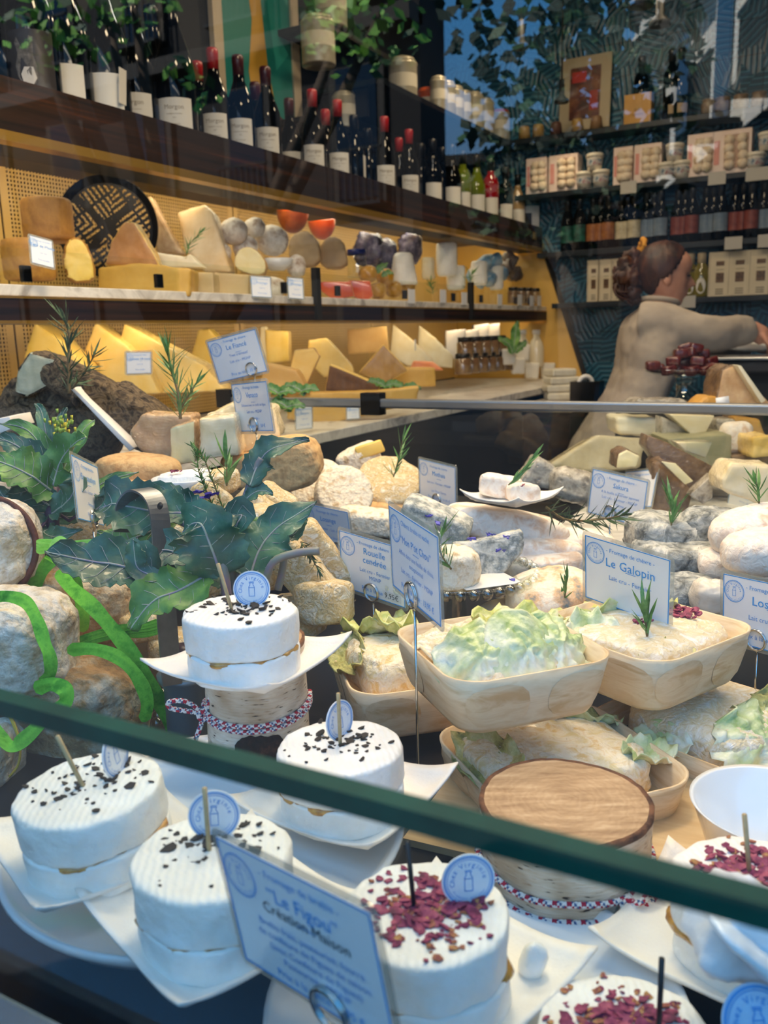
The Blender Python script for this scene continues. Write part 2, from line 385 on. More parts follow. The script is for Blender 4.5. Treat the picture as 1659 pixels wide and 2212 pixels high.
# sloping yellow end panel
pg = [(-1.995, 1.86), (-1.50, 1.76), (-1.44, 1.60), (-1.245, 1.03), (-1.995, 1.03)]
gp = G(); n_ = len(pg)
gp.add([(x, 4.425, z) for x, z in pg] + [(x, 4.45, z) for x, z in pg], [tuple(range(n_)), tuple(reversed(range(n_, 2 * n_)))] + [(i, (i + 1) % n_, (i + 1) % n_ + n_, i + n_) for i in range(n_)])
tag(gp.make('end_panel', M('yellow_panel', '#dcb25a', rough=.45), unit, smooth=False), 'plain yellow sloping end panel')
ed = G(); ed.tube([(x + .012, 4.43, z) for x, z in pg[1:4]], .016, 4); ed.make('panel_edge', M_black, unit, smooth=False)
ub = G(); ub.box((-1.498, 4.30, 1.826), (.012, .035, .035)); ub.make('brass_socket', M_brass, unit, smooth=False)
# glass gallery on the marble shelf
gal = empty('glass_gallery', (-1.485, 2.5, 1.484), label='low clear glass gallery with black posts along the front of the marble shelf', cat='glass rail')
gm = glassmat('thin_glass', (.96, .98, .96), .06)
box('pane', gm, (0, 0, .036), (.004, 3.7, .07), gal)
for px, py in ((678, 640), (1012, 640)):
    q = PX(px, py, -1.475); box('post', M_black, (.02, q.y - 2.5, .01), (.02, .022, .15), gal)
for px in (60, 345, 615, 730, 875, 980, 1040, 1115, 1145):
    q = PX(px, 620, -1.475); box('clip', M_blackg, (.008, q.y - 2.5, .022), (.012, .022, .032), gal, bevel=.002)

# ---- back wall shelves -----------------------------------------------------------
for nm, z, x0 in (('a', 2.30, -1.75), ('b', 2.035, -1.62), ('c', 1.748, -1.5), ('d', 1.497, -1.42)):
    s_ = box('wall_shelf', M('shelf_blue_black', '#0d1a24', rough=.4), ((x0 + 1.9) / 2, 4.425, z - .0135), (1.9 - x0, .15, .025), bevel=.002)
    tag(s_, {'a': 'topmost dark shelf on the blue wall, under the framed print and cups', 'b': 'dark shelf on the blue wall carrying pink and white boxes and tubs',
             'c': 'dark shelf on the blue wall carrying the beer bottles', 'd': 'lowest dark shelf on the blue wall, level with the face of the person'}[nm], 'shelf')
ls = box('wall_shelf', M_blackg, (-1.86, 3.76, 2.305), (.36, 1.36, .02)); tag(ls, 'black shelf high on the left wall carrying a row of pale canisters', 'shelf')
box('bracket', M_black, (.0, -.64, -.06), (.2, .02, .1), ls)
# ceiling spots
for i, (px, py) in enumerate(((1125, 105), (1425, 56), (1213, 222), (1010, 4), (1385, 15))):
    r = ray(px, py); y = [3.4, 3.0, 4.2, 3.7, 2.6][i]; q = PY(px, py, y)
    e = empty('ceiling_spot', q, label=['round spotlight left of the framed print, hung at the upper middle', 'round spotlight hung at the upper right before the white facade reflection', 'small low spotlight at the left edge of the framed print', 'round spotlight cut by the top edge of the photo', 'small spotlight near the top edge right of centre'][i], cat='spotlight')
    G().lathe([(.012, .10), (.014, .03), (.032, .012), (.034, 0), (.026, 0)], 18).make('shade', M_black, e)
    G().lathe([(.001, .003), (.025, .003)], 18).make('lamp_face', M('spot_glow', '#fff2d8', emit='#ffe9c4', estr=5), e)
    G().tube([(0, 0, .1), (0, 0, 3.0 - q.z)], .004, 6).make('stem', M_black, e)
    l = light('spot_lamp', 'SPOT', q - Vector((0, 0, .01)), 5, WARM, (0, 0, 0), (.03, .03)); l.data.spot_size = 1.9; l.data.spot_blend = .8

# ---- display counter ---------------------------------------------------------------
ct = empty('display_counter', (0, 0, 0), label='long dark topped display counter carrying all the front cheeses, boxes and price cards', cat='counter')
box('counter_top', M_navy, (-.115, 1.09, .955), (2.23, 1.7, .03), ct, bevel=.003)
box('counter_body', M_black, (-.11, 1.09, .47), (2.16, 1.6, .94), ct)
box('marble_slab', M_marble, (.35, 2.05, .985), (1.7, 1.2, .03), ct, bevel=.003)
box('rear_body', M_black, (.3, 2.3, .48), (1.9, .7, .97), ct)
rl = empty('glass_screen', (0, 1.72, .97), label='glass screen with grey metal top rail crossing behind the front cheeses', cat='glass screen')
box('pane', glassmat('screen_glass', (.93, .95, .93), .05), (.03, 0, .12), (2.54, .006, .24), rl)
rr = G(); rr.box((-.06, 0, .2455), (2.72, .022, .021)); rr.make('top_rail', M('rail_metal', '#a9adb2', rough=.3, metal=.85), rl, smooth=False, bevel=.005, seg=3)
# ================================================================ THE STREET BEHIND THE VIEWER (seen mirrored in the window)
def mir(px, py, dist):
    "point in the street that the window mirrors at this pixel"
    r = ray(px, py); r.y = -r.y; return Vector((0, .25, 1.37)) + r * dist
struct(box('street_ground', M('pavement', '#101112', '#181818', rough=.9, scale=2), (0, -15, -.25), (60, 30, .2)))
def facade(name, p0, p1, z0, z1, wallm, label, nx, nz, rail=True):
    d = (p1 - p0); d.z = 0; L_ = d.length; u = d.normalized(); ang = math.atan2(u.y, u.x)
    e = empty(name, (p0.x, p0.y, z0), label=label, cat='building'); e.rotation_euler = (0, 0, ang)
    n = u.cross(Vector((0, 0, 1)))
    sgn = 1 if (Vector((0, 0, 0)) - p0).dot(Vector((-u.y, u.x, 0))) > 0 else -1
    box('wall', wallm, (L_ / 2, -sgn * .5, (z1 - z0) / 2), (L_, 1, z1 - z0), e)
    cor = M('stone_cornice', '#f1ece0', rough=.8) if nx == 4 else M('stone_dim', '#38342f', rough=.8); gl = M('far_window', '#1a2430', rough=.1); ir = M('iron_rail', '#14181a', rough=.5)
    sx = L_ / nx; sz = (z1 - z0) / nz
    for j in range(nz):
        box('cornice', cor, (L_ / 2, sgn * .12, sz * (j + 1) - .15), (L_, .5, .28), e)
        for i in range(nx):
            cx = sx * (i + .5); cz = sz * j + sz * .45
            f = box('window', cor, (cx, sgn * .03, cz), (sx * .46, .12, sz * .72), e)
            box('pane', gl, (0, sgn * .04, 0), (sx * .34, .08, sz * .64), f)
            if rail:
                b = G()
                for k in range(9): b.box((-sx * .22 + k * sx * .055, sgn * .3, -sz * .22), (.03, .03, sz * .26))
                b.box((0, sgn * .3, -sz * .09), (sx * .5, .05, .05)).box((0, sgn * .2, -sz * .36), (sx * .5, .4, .06))
                b.make('balcony', ir, f, smooth=False)
    return e
b0 = mir(892, 100, 17); b0.y = -14
bl = mir(892, 100, 1); k_ = 14 / abs(bl.y - .25); b0 = Vector((0, .25, 1.37)) + (bl - Vector((0, .25, 1.37))) * k_
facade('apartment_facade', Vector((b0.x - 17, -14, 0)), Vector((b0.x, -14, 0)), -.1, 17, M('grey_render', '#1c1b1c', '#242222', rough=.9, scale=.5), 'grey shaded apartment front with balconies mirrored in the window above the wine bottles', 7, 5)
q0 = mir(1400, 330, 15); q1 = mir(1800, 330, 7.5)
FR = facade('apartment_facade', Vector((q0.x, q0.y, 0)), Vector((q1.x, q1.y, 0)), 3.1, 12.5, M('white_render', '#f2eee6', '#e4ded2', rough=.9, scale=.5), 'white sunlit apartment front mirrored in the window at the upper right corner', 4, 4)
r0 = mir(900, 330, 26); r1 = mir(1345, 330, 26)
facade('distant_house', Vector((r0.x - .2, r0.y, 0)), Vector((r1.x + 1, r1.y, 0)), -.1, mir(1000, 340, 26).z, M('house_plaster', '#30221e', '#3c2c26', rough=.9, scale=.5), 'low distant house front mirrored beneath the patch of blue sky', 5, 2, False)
box('ground_floor', M('dark_shopfront', '#0e1114', rough=.6), ((q1 - q0).length / 2, -.4, -1.6), ((q1 - q0).length, 1.2, 3.2), FR)
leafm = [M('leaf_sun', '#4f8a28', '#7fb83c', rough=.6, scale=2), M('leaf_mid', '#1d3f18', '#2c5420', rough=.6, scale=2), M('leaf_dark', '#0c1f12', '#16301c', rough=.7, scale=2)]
def tree(label, blobs, trunk, mi, n, sz):
    e = empty('street_tree', (trunk.x, trunk.y, -.1), label=label, cat='tree')
    t = G(); t.tube([(0, 0, 0), (.1, 0, trunk.z * .5), (0, .1, trunk.z)], [.22, .18, .1], 8)
    for c, r in blobs[:6]:
        t.tube([(0, .05, trunk.z * .7), (c - e.location) * .8 + Vector((0, 0, trunk.z * .1)), c - e.location], [.09, .05, .02], 5)
    t.make('trunk', M('trunk_bark', '#3b3026', '#5a4a3a', rough=.9, scale=5), e)
    g = G(); rnd = random.Random(n)
    for c, r in blobs:
        for k in range(int(n * r * r)):
            d = Vector((rnd.gauss(0, 1), rnd.gauss(0, 1), rnd.gauss(0, 1))).normalized() * r * rnd.random() ** .45
            p = c - e.location + d; a = Vector((rnd.gauss(0, 1), rnd.gauss(0, 1), rnd.gauss(0, 1))).normalized(); b = a.cross(Vector((rnd.random(), 1, rnd.random()))).normalized()
            s = sz * rnd.uniform(.6, 1.2)
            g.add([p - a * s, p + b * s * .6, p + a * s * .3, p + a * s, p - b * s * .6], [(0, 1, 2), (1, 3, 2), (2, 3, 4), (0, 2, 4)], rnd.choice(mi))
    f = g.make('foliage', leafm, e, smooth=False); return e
def B(px, py, d, r): return (mir(px, py, d), r)
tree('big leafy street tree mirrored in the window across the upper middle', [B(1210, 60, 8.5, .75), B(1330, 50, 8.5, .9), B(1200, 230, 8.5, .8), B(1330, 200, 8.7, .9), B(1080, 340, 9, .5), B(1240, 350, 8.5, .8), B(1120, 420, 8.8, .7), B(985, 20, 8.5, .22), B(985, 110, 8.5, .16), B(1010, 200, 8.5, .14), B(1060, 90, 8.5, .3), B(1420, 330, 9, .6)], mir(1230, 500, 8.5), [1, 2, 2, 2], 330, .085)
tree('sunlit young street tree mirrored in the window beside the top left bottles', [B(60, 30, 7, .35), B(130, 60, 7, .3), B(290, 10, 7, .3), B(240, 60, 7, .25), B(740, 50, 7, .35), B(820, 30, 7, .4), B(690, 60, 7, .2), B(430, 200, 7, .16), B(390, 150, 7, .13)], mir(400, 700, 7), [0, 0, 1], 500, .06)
# ================================================================ BUILDERS FOR THE DISPLAY
M_fresh = M('fresh_cheese', '#f3f1ea', '#fbfaf6', rough=.5, scale=60, bump=1, bscale=75, sss=.08, bd=.0035)
M_fresh_top = M('fresh_cheese_top', '#f1ece2', '#faf7f0', rough=.55, scale=60, bump=.22, bscale=200, btype='wave', stretch=(.35, 1, 1), sss=.1, bd=.002)
M_jam = M('fig_jam', '#a8702c', '#d9a04a', rough=.2, scale=200, bump=.4, coat=.5)
M_crumb = M('black_crumb', '#17120f', '#2c211b', rough=.7, scale=300)
M_petal = M('dried_petal', '#5a1838', '#8c2f55', '#b0566a', rough=.7, scale=180)
M_petalbit = M('petal_bits', '#7a2444', '#a86a48', '#c49a5a', rough=.8, scale=300)
M_pick = M('bamboo_pick', '#c8b083', '#a88f60', rough=.6, scale=60)
M_plate = M('pulp_plate', '#f0e9df', '#f7f2ea', rough=.6, scale=30, bump=.15, bscale=500)
M_ceram = M('white_ceramic', '#eef1f3', rough=.15, coat=.6)
M_blue = M('print_blue', '#3a9ce8', rough=.5); M_blue2 = M('print_grey_blue', '#5c9ae0', rough=.5); M_ink = M('print_dark', '#33414e', rough=.5)
M_card = M('card_paper', '#f2f5fb', rough=.35, coat=.4); M_lam = M('card_laminate', '#b9bdb4', rough=.12, coat=1, alpha=.38)
M_wire = M('wire_chrome', '#c9c9c6', rough=.15, metal=1)
def text_mesh(parts):
    "parts: (string, x, y, size, mat index, align) -> (verts, faces, mats)"
    g = G()
    for s, x, y, sz, mi, al in parts:
        if not s: continue
        cu = bpy.data.curves.new('t', 'FONT'); cu.body = s; cu.size = sz; cu.align_x = al; cu.resolution_u = 2
        o = bpy.data.objects.new('t', cu); COL.objects.link(o)
        dg = bpy.context.evaluated_depsgraph_get(); me = bpy.data.meshes.new_from_object(o.evaluated_get(dg))
        g.add([Vector((v.co.x + x, v.co.y + y, 0)) for v in me.vertices], [tuple(p.vertices) for p in me.polygons], mi)
        bpy.data.objects.remove(o); bpy.data.curves.remove(cu); bpy.data.meshes.remove(me)
    return g
def arc_text(g, s, r, a0, a1, sz, mi, cx=0, cy=0, inward=False):
    n = len(s)
    for i, ch in enumerate(s):
        if ch == ' ': continue
        a = math.radians(a0 + (a1 - a0) * i / max(n - 1, 1)); t = text_mesh([(ch, 0, -sz * .3, sz, 0, 'CENTER')])
        rot = a - math.pi / 2 if not inward else a + math.pi / 2
        for v in t.v:
            x, y = v.x, v.y; c, sn = math.cos(rot), math.sin(rot)
            v.x = cx + r * math.cos(a) + x * c - y * sn; v.y = cy + r * math.sin(a) + x * sn + y * c
        g.add(t.v, t.f, mi)
def ringflat(g, r0, r1, mi, cx=0, cy=0, n=32, z=0):
    L = []; R = []
    for i in range(n + 1):
        a = 2 * math.pi * i / n; L.append(Vector((cx + r0 * math.cos(a), cy + r0 * math.sin(a), z))); R.append(Vector((cx + r1 * math.cos(a), cy + r1 * math.sin(a), z)))
    g.strip(L, R, mi)
_logo = {}
def logo(r, fine=True):
    key = fine
    if key not in _logo:
        g = G(); ringflat(g, .94, 1, 0); ringflat(g, .86, .885, 0)
        if fine:
            arc_text(g, 'Chez Virginie', .66, 190, 10, .30, 0)
            arc_text(g, 'Fromager Affineur', .74, 215, 325, .15, 0, inward=True)
        else:
            ringflat(g, .6, .66, 0)
        # milk churn outline
        for a, b in (((-.16, -.42), (.16, -.42)), ((-.16, -.42), (-.16, .12)), ((.16, -.42), (.16, .12)), ((-.16, .12), (-.09, .24)), ((.16, .12), (.09, .24)), ((-.09, .24), (-.09, .34)), ((.09, .24), (.09, .34)), ((-.13, .36), (.13, .36)), ((-.13, .42), (.13, .42)), ((-.16, .08), (.16, .08))):
            a = Vector((*a, 0)); b = Vector((*b, 0)); d = (b - a).normalized() * .016; n = Vector((-d.y, d.x, 0))
            a -= d; b += d; g.add([a - n, b - n, b + n, a + n], [(0, 1, 2, 3)], 0)
        _logo[key] = g
    s = _logo[key]; o = G(); o.add([v * r for v in s.v], s.f, 0); return o
def p3(tl, tr, bl, w, h, sgn=-1, guess=None):
    "true-size rectangle through three pixel corners"
    r = [ray(*p) for p in (tl, tr, bl)]
    pxw = math.hypot(tr[0] - tl[0], tr[1] - tl[1]); pxh = math.hypot(bl[0] - tl[0], bl[1] - tl[1])
    d0 = guess or min(w * F / pxw, h * F / pxh)
    best = None
    for s1 in (sgn, -sgn):
        for s2 in (1, -1, 0):
            t = [d0 * 1.03, d0 * 1.03 + s1 * w * .4, d0 * 1.03 + s2 * h * .3]
            ok = False
            for _ in range(60):
                def fn(t):
                    a, b, c = [r[i] * t[i] for i in range(3)]; return Vector(((b - a).length - w, (c - a).length - h, (b - a).dot(c - a) / (w)))
                f0 = fn(t)
                if f0.length < 1e-7: ok = True; break
                J = Matrix(((0,) * 3,) * 3); 
                for k in range(3):
                    tt = list(t); tt[k] += 1e-5; fd = (fn(tt) - f0) / 1e-5
                    for q in range(3): J[q][k] = fd[q]
                try: dt = J.inverted() @ f0
                except Exception: break
                L_ = dt.length; dt = dt * min(1, .02 / L_) if L_ > 0 else dt
                t = [t[k] - dt[k] for k in range(3)]
            if ok and min(t) > .1:
                sc = abs(math.copysign(1, t[1] - t[0]) - sgn) + abs(t[2] - t[0]) * 3
                if best is None or sc < best[0]: best = (sc, t)
        if best: break
    if best is None:
        t = [d0] * 3; q = [P(*p, d0) for p in (tl, tr, bl)]
    else: q = [CAM + r[i] * best[1][i] for i in range(3)]
    x = (q[1] - q[0]).normalized(); y = (q[0] - q[2]); y = (y - x * y.dot(x)).normalized(); z = x.cross(y)
    return q[0], x, y, z
def price_card(tl, tr, bl, lines, label, w=.100, h=.0705, sgn=-1, ring=(.42, -.02), stem=None, zbase=None, fine=True, guess=None, group='price cards on wire holders', tape=None, feet=False):
    o, x, y, z = p3(tl, tr, bl, w, h, sgn, guess)
    if z.dot(CAM - o) < 0: z = -z
    c = o + x * w / 2 - y * h / 2
    e = empty('price_card', c, label=label, cat='price card', group=group); e.rotation_euler = Matrix((x, y, z)).transposed().to_euler()
    # laminate pouch with rounded corners
    def rr(a, b, r, zz):
        pts = []
        for sx, sy, a0 in ((1, 1, 0), (-1, 1, 90), (-1, -1, 180), (1, -1, 270)):
            for k in range(4):
                t = math.radians(a0 + k * 30); pts.append(Vector((sx * (a - r) + r * math.cos(t), sy * (b - r) + r * math.sin(t), zz)))
        return pts
    A = rr(w / 2 + .0042, h / 2 + .0042, .005, -.0004); B_ = rr(w / 2 + .0042, h / 2 + .0042, .005, .0002); n = len(A)
    G().add(A + B_, [tuple(range(n)), tuple(range(n, 2 * n))] + [(i, (i + 1) % n, (i + 1) % n + n, i + n) for i in range(n)]).make('laminate', M_lam, e, smooth=False)
    g = G(); g.box((0, 0, .0005), (w, h, .0004), 0)
    t_ = w * .011; zz = .0009
    for (a, b, cc, d) in ((-w / 2, -h / 2, w / 2, -h / 2 + t_), (-w / 2, h / 2 - t_, w / 2, h / 2), (-w / 2, -h / 2, -w / 2 + t_, h / 2), (w / 2 - t_, -h / 2, w / 2, h / 2)):
        g.add([(a, b, zz), (cc, b, zz), (cc, d, zz), (a, d, zz)], [(0, 1, 2, 3)], 1)
    g.make('card', [M_card, M_blue], e, smooth=False)
    ps = []
    for s, yy, sz, mi in lines: ps.append((s, w * .05, h * yy, h * sz, mi, 'CENTER'))
    t = text_mesh(ps); lg = logo(h * .165, fine); t.add([v + Vector((-w * .37, h * .27, 0)) for v in lg.v], lg.f, 0)
    t.add([(-w * .05 + w * .05, h * .098, 0), (w * .12, h * .098, 0), (w * .12, h * .106, 0), (0, h * .106, 0)], [(0, 1, 2, 3)], 0)
    for v in t.v: v.z = .0012
    t.make('lettering', [M_blue, M_blue2, M_ink], e, smooth=False)
    if tape:
        tp = G().add([(w * .17, -h * .45, .0013), (w * .44, -h * .45, .0013), (w * .44, -h * .31, .0013), (w * .17, -h * .31, .0013)], [(0, 1, 2, 3)]).make('price_tape', M('tape', '#dfe4ee', rough=.2), e, smooth=False)
        q = text_mesh([(tape, w * .305, -h * .425, h * .13, 0, 'CENTER')])
        for v in q.v: v.z = .0015
        q.make('handwriting', M_ink, tp, smooth=False)
    if ring:
        rx = (ring[0] - .5) * w; ry = -h / 2 + ring[1] * h + .006; R = .0105
        g = G(); pts = []
        for k in range(41):
            a = math.radians(-100 + k * 18.2); zo = .0022 if k < 21 else -.002
            pts.append(Vector((rx + R * math.cos(a), ry + R * math.sin(a), .0022 if k % 40 < 20 else .0035)))
        pts.append(Vector((rx, ry - R - .004, 0)))
        # stem towards the ground in local space
        m = Matrix((x, y, z)).transposed(); dn = m.transposed() @ Vector((0, 0, -1))
        q = Vector((rx, ry - R - .004, 0)); zb = zbase if zbase is not None else .975
        top = c + m @ q; L_ = max(.01, (top.z - zb))
        pts2 = [q, q + dn * L_]
        g.tube(pts, .0011, 6); g.make('ring_clip', M_wire, e)
        g = G(); g.tube(pts2, .0011, 6); g.make('stem', M_wire, e)
        if feet:
            f_ = G(); f_.lathe([(.0205, 0), (.022, .0012), (.0205, .0024), (.019, .0012), (.0205, 0)], 28, cap=False)
            fo = f_.make('wire_foot', M_wire, e); fo.location = pts2[-1]; fo.rotation_euler = m.transposed().to_euler()
    return e
def flakes(n, R, mats, size, seed, center=(0, 0), gauss=True, thick=.0006, z=0):
    rnd = random.Random(seed); g = G()
    for k in range(n):
        for _ in range(20):
            x = rnd.gauss(center[0], R * .42) if gauss else rnd.uniform(-R, R); y = rnd.gauss(center[1], R * .42) if gauss else rnd.uniform(-R, R)
            if math.hypot(x, y) < R * .93: break
        else: continue
        s = size * rnd.uniform(.35, 1.3); m = rnd.randint(5, 8); ph = rnd.random() * 6; tl = rnd.uniform(-.5, .5); t2 = rnd.uniform(-.4, .4)
        pts = []
        for i in range(m):
            a = ph + 2 * math.pi * i / m; r = s * rnd.uniform(.5, 1.15); px, py = r * math.cos(a), r * math.sin(a) * .75
            pts.append((px, py, px * tl + py * t2))
        zz = z + s * .35
        vs = [(x + a, y + b, zz + c) for a, b, c in pts] + [(x + a * .8, y + b * .8, zz + c - thick - s * .3) for a, b, c in pts]
        g.add(vs, [tuple(range(m)), tuple(reversed(range(m, 2 * m)))] + [(i, i + m, (i + 1) % m + m, (i + 1) % m) for i in range(m)], rnd.randrange(len(mats)))
    return g
def fresh_cake(px, py, d, R, label, seed, kind='black', h1=.028, h2=.022, tilt=(0, 0), pick=(0, 0), picklean=(5, 0), tagpos=None, tagyaw=0, dark=False, jamang=(-60, 60)):
    c = P(px, py, d); base = c - Vector((0, 0, h1 + h2 + .001))
    e = empty('layered_fresh_cheese', base, yaw=seed * 37 % 30 - 15, label=label, cat='cheese', group='round two layer fresh white cheeses on pulp plates')
    if tilt != (0, 0): e.rotation_euler = vrot(tilt[0], tilt[1], 0)
    o = SQ('lower_layer', M_fresh, (0, 0, 0), (R * .985, R * .985, h2 / 2 + .0008), .13, 1, Matrix.Identity(3), .0022, 45, seed, 64, 24, e); o.location = (0.0015, -.001, h2 / 2)
    j = SQ('jam_filling', M_jam, (0, 0, 0), (R * .972, R * .972, .0034), .5, 1, Matrix.Identity(3), .0060, 40, seed + 3, 72, 10, e); j.location = (0, 0, h2 - .0008)
    zt = h2 + h1 / 2
    o = SQ('upper_layer', [M_fresh, M_fresh_top], (0, 0, 0), (R, R, h1 / 2 + .0004), .17, 1, Matrix.Identity(3), .0022, 42, seed + 9, 72, 28, e, fm=lambda q: 1 if q.z > h1 * .4 else 0); o.location = (0, 0, zt)
    top = h1 + h2 + .0006
    if kind == 'black':
        g = flakes(60, R, [M_crumb], .0024, seed, (0.0, .004)); g2 = flakes(16, R * .7, [M_crumb], .0044, seed + 8, (.006, .008)); g.add(g2.v, g2.f, 0); f = g.make('crumbs', M_crumb, e, smooth=False, loc=(0, 0, top)); tag(f, 'scattered black crumbs', kind='stuff')
    else:
        g = flakes(230, R, [1, 2], .0026, seed, (0, .0)); g2 = flakes(110, R * .75, [1], .0044, seed + 5, (.004, .006)); g.add(g2.v, g2.f, 0)
        f = g.make('petals', [M_petal, M_petalbit], e, smooth=False, loc=(0, 0, top)); tag(f, 'dried purple petals', kind='stuff')
    if pick is not None:
        pv = Vector((pick[0], pick[1], top - .012)); a, b = picklean; dv = Vector((math.sin(math.radians(b)), math.sin(math.radians(a)), 1)).normalized()
        pm = M('black_pick', '#0c1016', rough=.4) if dark else M_pick
        G().tube([pv, pv + dv * .05], [.0013, .0015], 6).make('wooden_pick', pm, e)
    if tagpos:
        tx, ty = tagpos
        g = G(); n = 36; r = .0145
        for zz in (0, .0008): g.add([Vector((r * math.cos(2 * math.pi * i / n), r * math.sin(2 * math.pi * i / n), zz)) for i in range(n)], [tuple(range(n))], 0)
        g.f += [(i, (i + 1) % n, (i + 1) % n + n, i + n) for i in range(n)]; g.m += [0] * n
        dsc = g.make('round_tag', M_card, e, smooth=False)
        dsc.location = (tx, ty, top + r * .82); dsc.rotation_euler = (math.radians(84), 0, math.radians(tagyaw))
        l = logo(r * .93); 
        for v in l.v: v.z = .0011
        l.make('tag_print', M_blue2, dsc, smooth=False)
    return e
def pulp_plate(px, py, d, side, yaw, label, lift=.014, z=None, roll=0):
    c = P(px, py, d) if z is None else PZ(px, py, z)
    n = 20; vs = []; fs = []; s = side / 2
    for lay in (0, 1):
        for j in range(n + 1):
            for i in range(n + 1):
                u = -1 + 2 * i / n; v = -1 + 2 * j / n; m = max(abs(u), abs(v)); q = min(abs(u), abs(v))
                zz = lift * max(0, (m - .68) / .32) ** 1.3 * (.42 + .75 * q ** 3)
                pin = 1 - .05 * (1 - q * q) * (m ** 4)
                vs.append(Vector((u * s * pin, v * s * pin, zz - (0 if lay == 0 else .0022))))
    m_ = (n + 1) ** 2
    for lay in (0, 1):
        for j in range(n):
            for i in range(n):
                a = lay * m_ + j * (n + 1) + i; fs.append((a, a + 1, a + n + 2, a + n + 1))
    ring = [i for i in range(n + 1)] + [j * (n + 1) + n for j in range(1, n + 1)] + [n * (n + 1) + i for i in range(n - 1, -1, -1)] + [j * (n + 1) for j in range(n - 1, 0, -1)]
    for k in range(len(ring)): a, b = ring[k], ring[(k + 1) % len(ring)]; fs.append((a, b, b + m_, a + m_))
    o = ob('pulp_plate', vs, fs, M_plate, None, True, None, c, (0, math.radians(roll), math.radians(YAW + yaw)))
    return tag(o, label, 'plate', 'square pulp plates')
# wooden veneer box --------------------------------------------------
M_ven = M('veneer', '#e2c49a', '#efd8b4', '#d8b688', rough=.55, scale=14, stretch=(1, 1, 5), detail=6, dist=.6)
M_ven2 = M('veneer_tab', '#dfbe92', '#ebd2ab', '#d3ad7c', rough=.5, scale=16, stretch=(1, 1, 4), detail=6, dist=.8)
def rsq(a, r, n=5):
    pts = []
    for sx, sy, a0 in ((1, 1, 0), (-1, 1, 90), (-1, -1, 180), (1, -1, 270)):
        for k in range(n + 1):
            t = math.radians(a0 + k * 90 / n); pts.append((sx * (a - r) + r * math.cos(t), sy * (a - r) + r * math.sin(t)))
    return pts
def veneer_box(px, py, d, side, h, yaw, label, flare=1.16, rot=(0, 0), tabs=((0, -1), (0, 1), (1, -1), (3, 1))):
    "px,py,d: centre of the rim"
    c = P(px, py, d); e = empty('veneer_box', c - Vector((0, 0, h)), label=label, cat='wooden box', group='veneer boxes holding cabbage wrapped cheese'); e.rotation_euler = vrot(rot[0], rot[1], yaw)
    a = side / 2; g = G(); rings = []
    prof = [(0, a / flare, .0), (0, a / flare + .001, .003), (1, 0, h * .5), (2, a, h)]
    outer = [(a / flare * .97, 0), (a / flare, .004), (a / flare + (a - a / flare) * .55, h * .55), (a, h)]
    inner = [(a - .0022, h), (a / flare + (a - a / flare) * .55 - .0022, h * .55), (a / flare - .002, .005)]
    base = rsq(1, .36, 6); N = len(base); vs = []; fs = []
    for r, z in outer + inner:
        for x, y in base: vs.append((x * r, y * r, z + (.0035 * (abs(x * y)) if z == h else 0)))
    K = len(outer) + len(inner)
    for j in range(K - 1):
        for i in range(N): fs.append((j * N + i, j * N + (i + 1) % N, (j + 1) * N + (i + 1) % N, (j + 1) * N + i))
    fs.append(tuple(range(N))); fs.append(tuple((K - 1) * N + i for i in range(N)))
    ob('box_wall', vs, fs, M_ven, e)
    # rounded overlap tabs near the corners of each side
    for sd, sg in tabs:
        g = G(); m = 14; vs = []; 
        tw = side * .2; th = h * .43
        base2 = rsq(1, .36, 14); cum = [0]
        for i in range(len(base2)): p_, q_ = base2[i], base2[(i + 1) % len(base2)]; cum.append(cum[-1] + math.hypot(q_[0] - p_[0], q_[1] - p_[1]))
        # arc position of the middle of each side: 0=-y, 1=+x, 2=+y, 3=-x
        mids = {}
        for i in range(len(base2)):
            p_, q_ = base2[i], base2[(i + 1) % len(base2)]; mx_, my_ = (p_[0] + q_[0]) / 2, (p_[1] + q_[1]) / 2
            if abs(mx_) < 1e-6: mids[2 if my_ > 0 else 0] = (cum[i] + cum[i + 1]) / 2
            if abs(my_) < 1e-6: mids[1 if mx_ > 0 else 3] = (cum[i] + cum[i + 1]) / 2
        def pos(u, v, off):
            zz = h * .5 + v * th; rr = a / flare + (a - a / flare) * (zz / h)
            s_ = (mids[sd] + (sg * a * .52 + u * tw) / a) % cum[-1]; i = max(k for k in range(len(base2)) if cum[k] <= s_)
            p_, q_ = base2[i], base2[(i + 1) % len(base2)]; t = (s_ - cum[i]) / (cum[i + 1] - cum[i]); x = p_[0] + (q_[0] - p_[0]) * t; y = p_[1] + (q_[1] - p_[1]) * t
            nx, ny = (q_[1] - p_[1]), -(q_[0] - p_[0]); L_ = math.hypot(nx, ny); return Vector((x * rr + nx / L_ * off, y * rr + ny / L_ * off, zz))
        M_ = 5
        for j in range(M_ + 1):
            for i in range(m + 1):
                t = 2 * math.pi * i / m; r = j / M_
                u = r * math.copysign(abs(math.cos(t)) ** .75, math.cos(t)); v = r * math.copysign(abs(math.sin(t)) ** .85, math.sin(t))
                vs.append(pos(u, v, .0016 if j < M_ else .0003))
        fs = [(j * (m + 1) + i, j * (m + 1) + i + 1, (j + 1) * (m + 1) + i + 1, (j + 1) * (m + 1) + i) for j in range(M_) for i in range(m)]
        ob('overlap_tab', vs, fs, M_ven2, e)
    return e
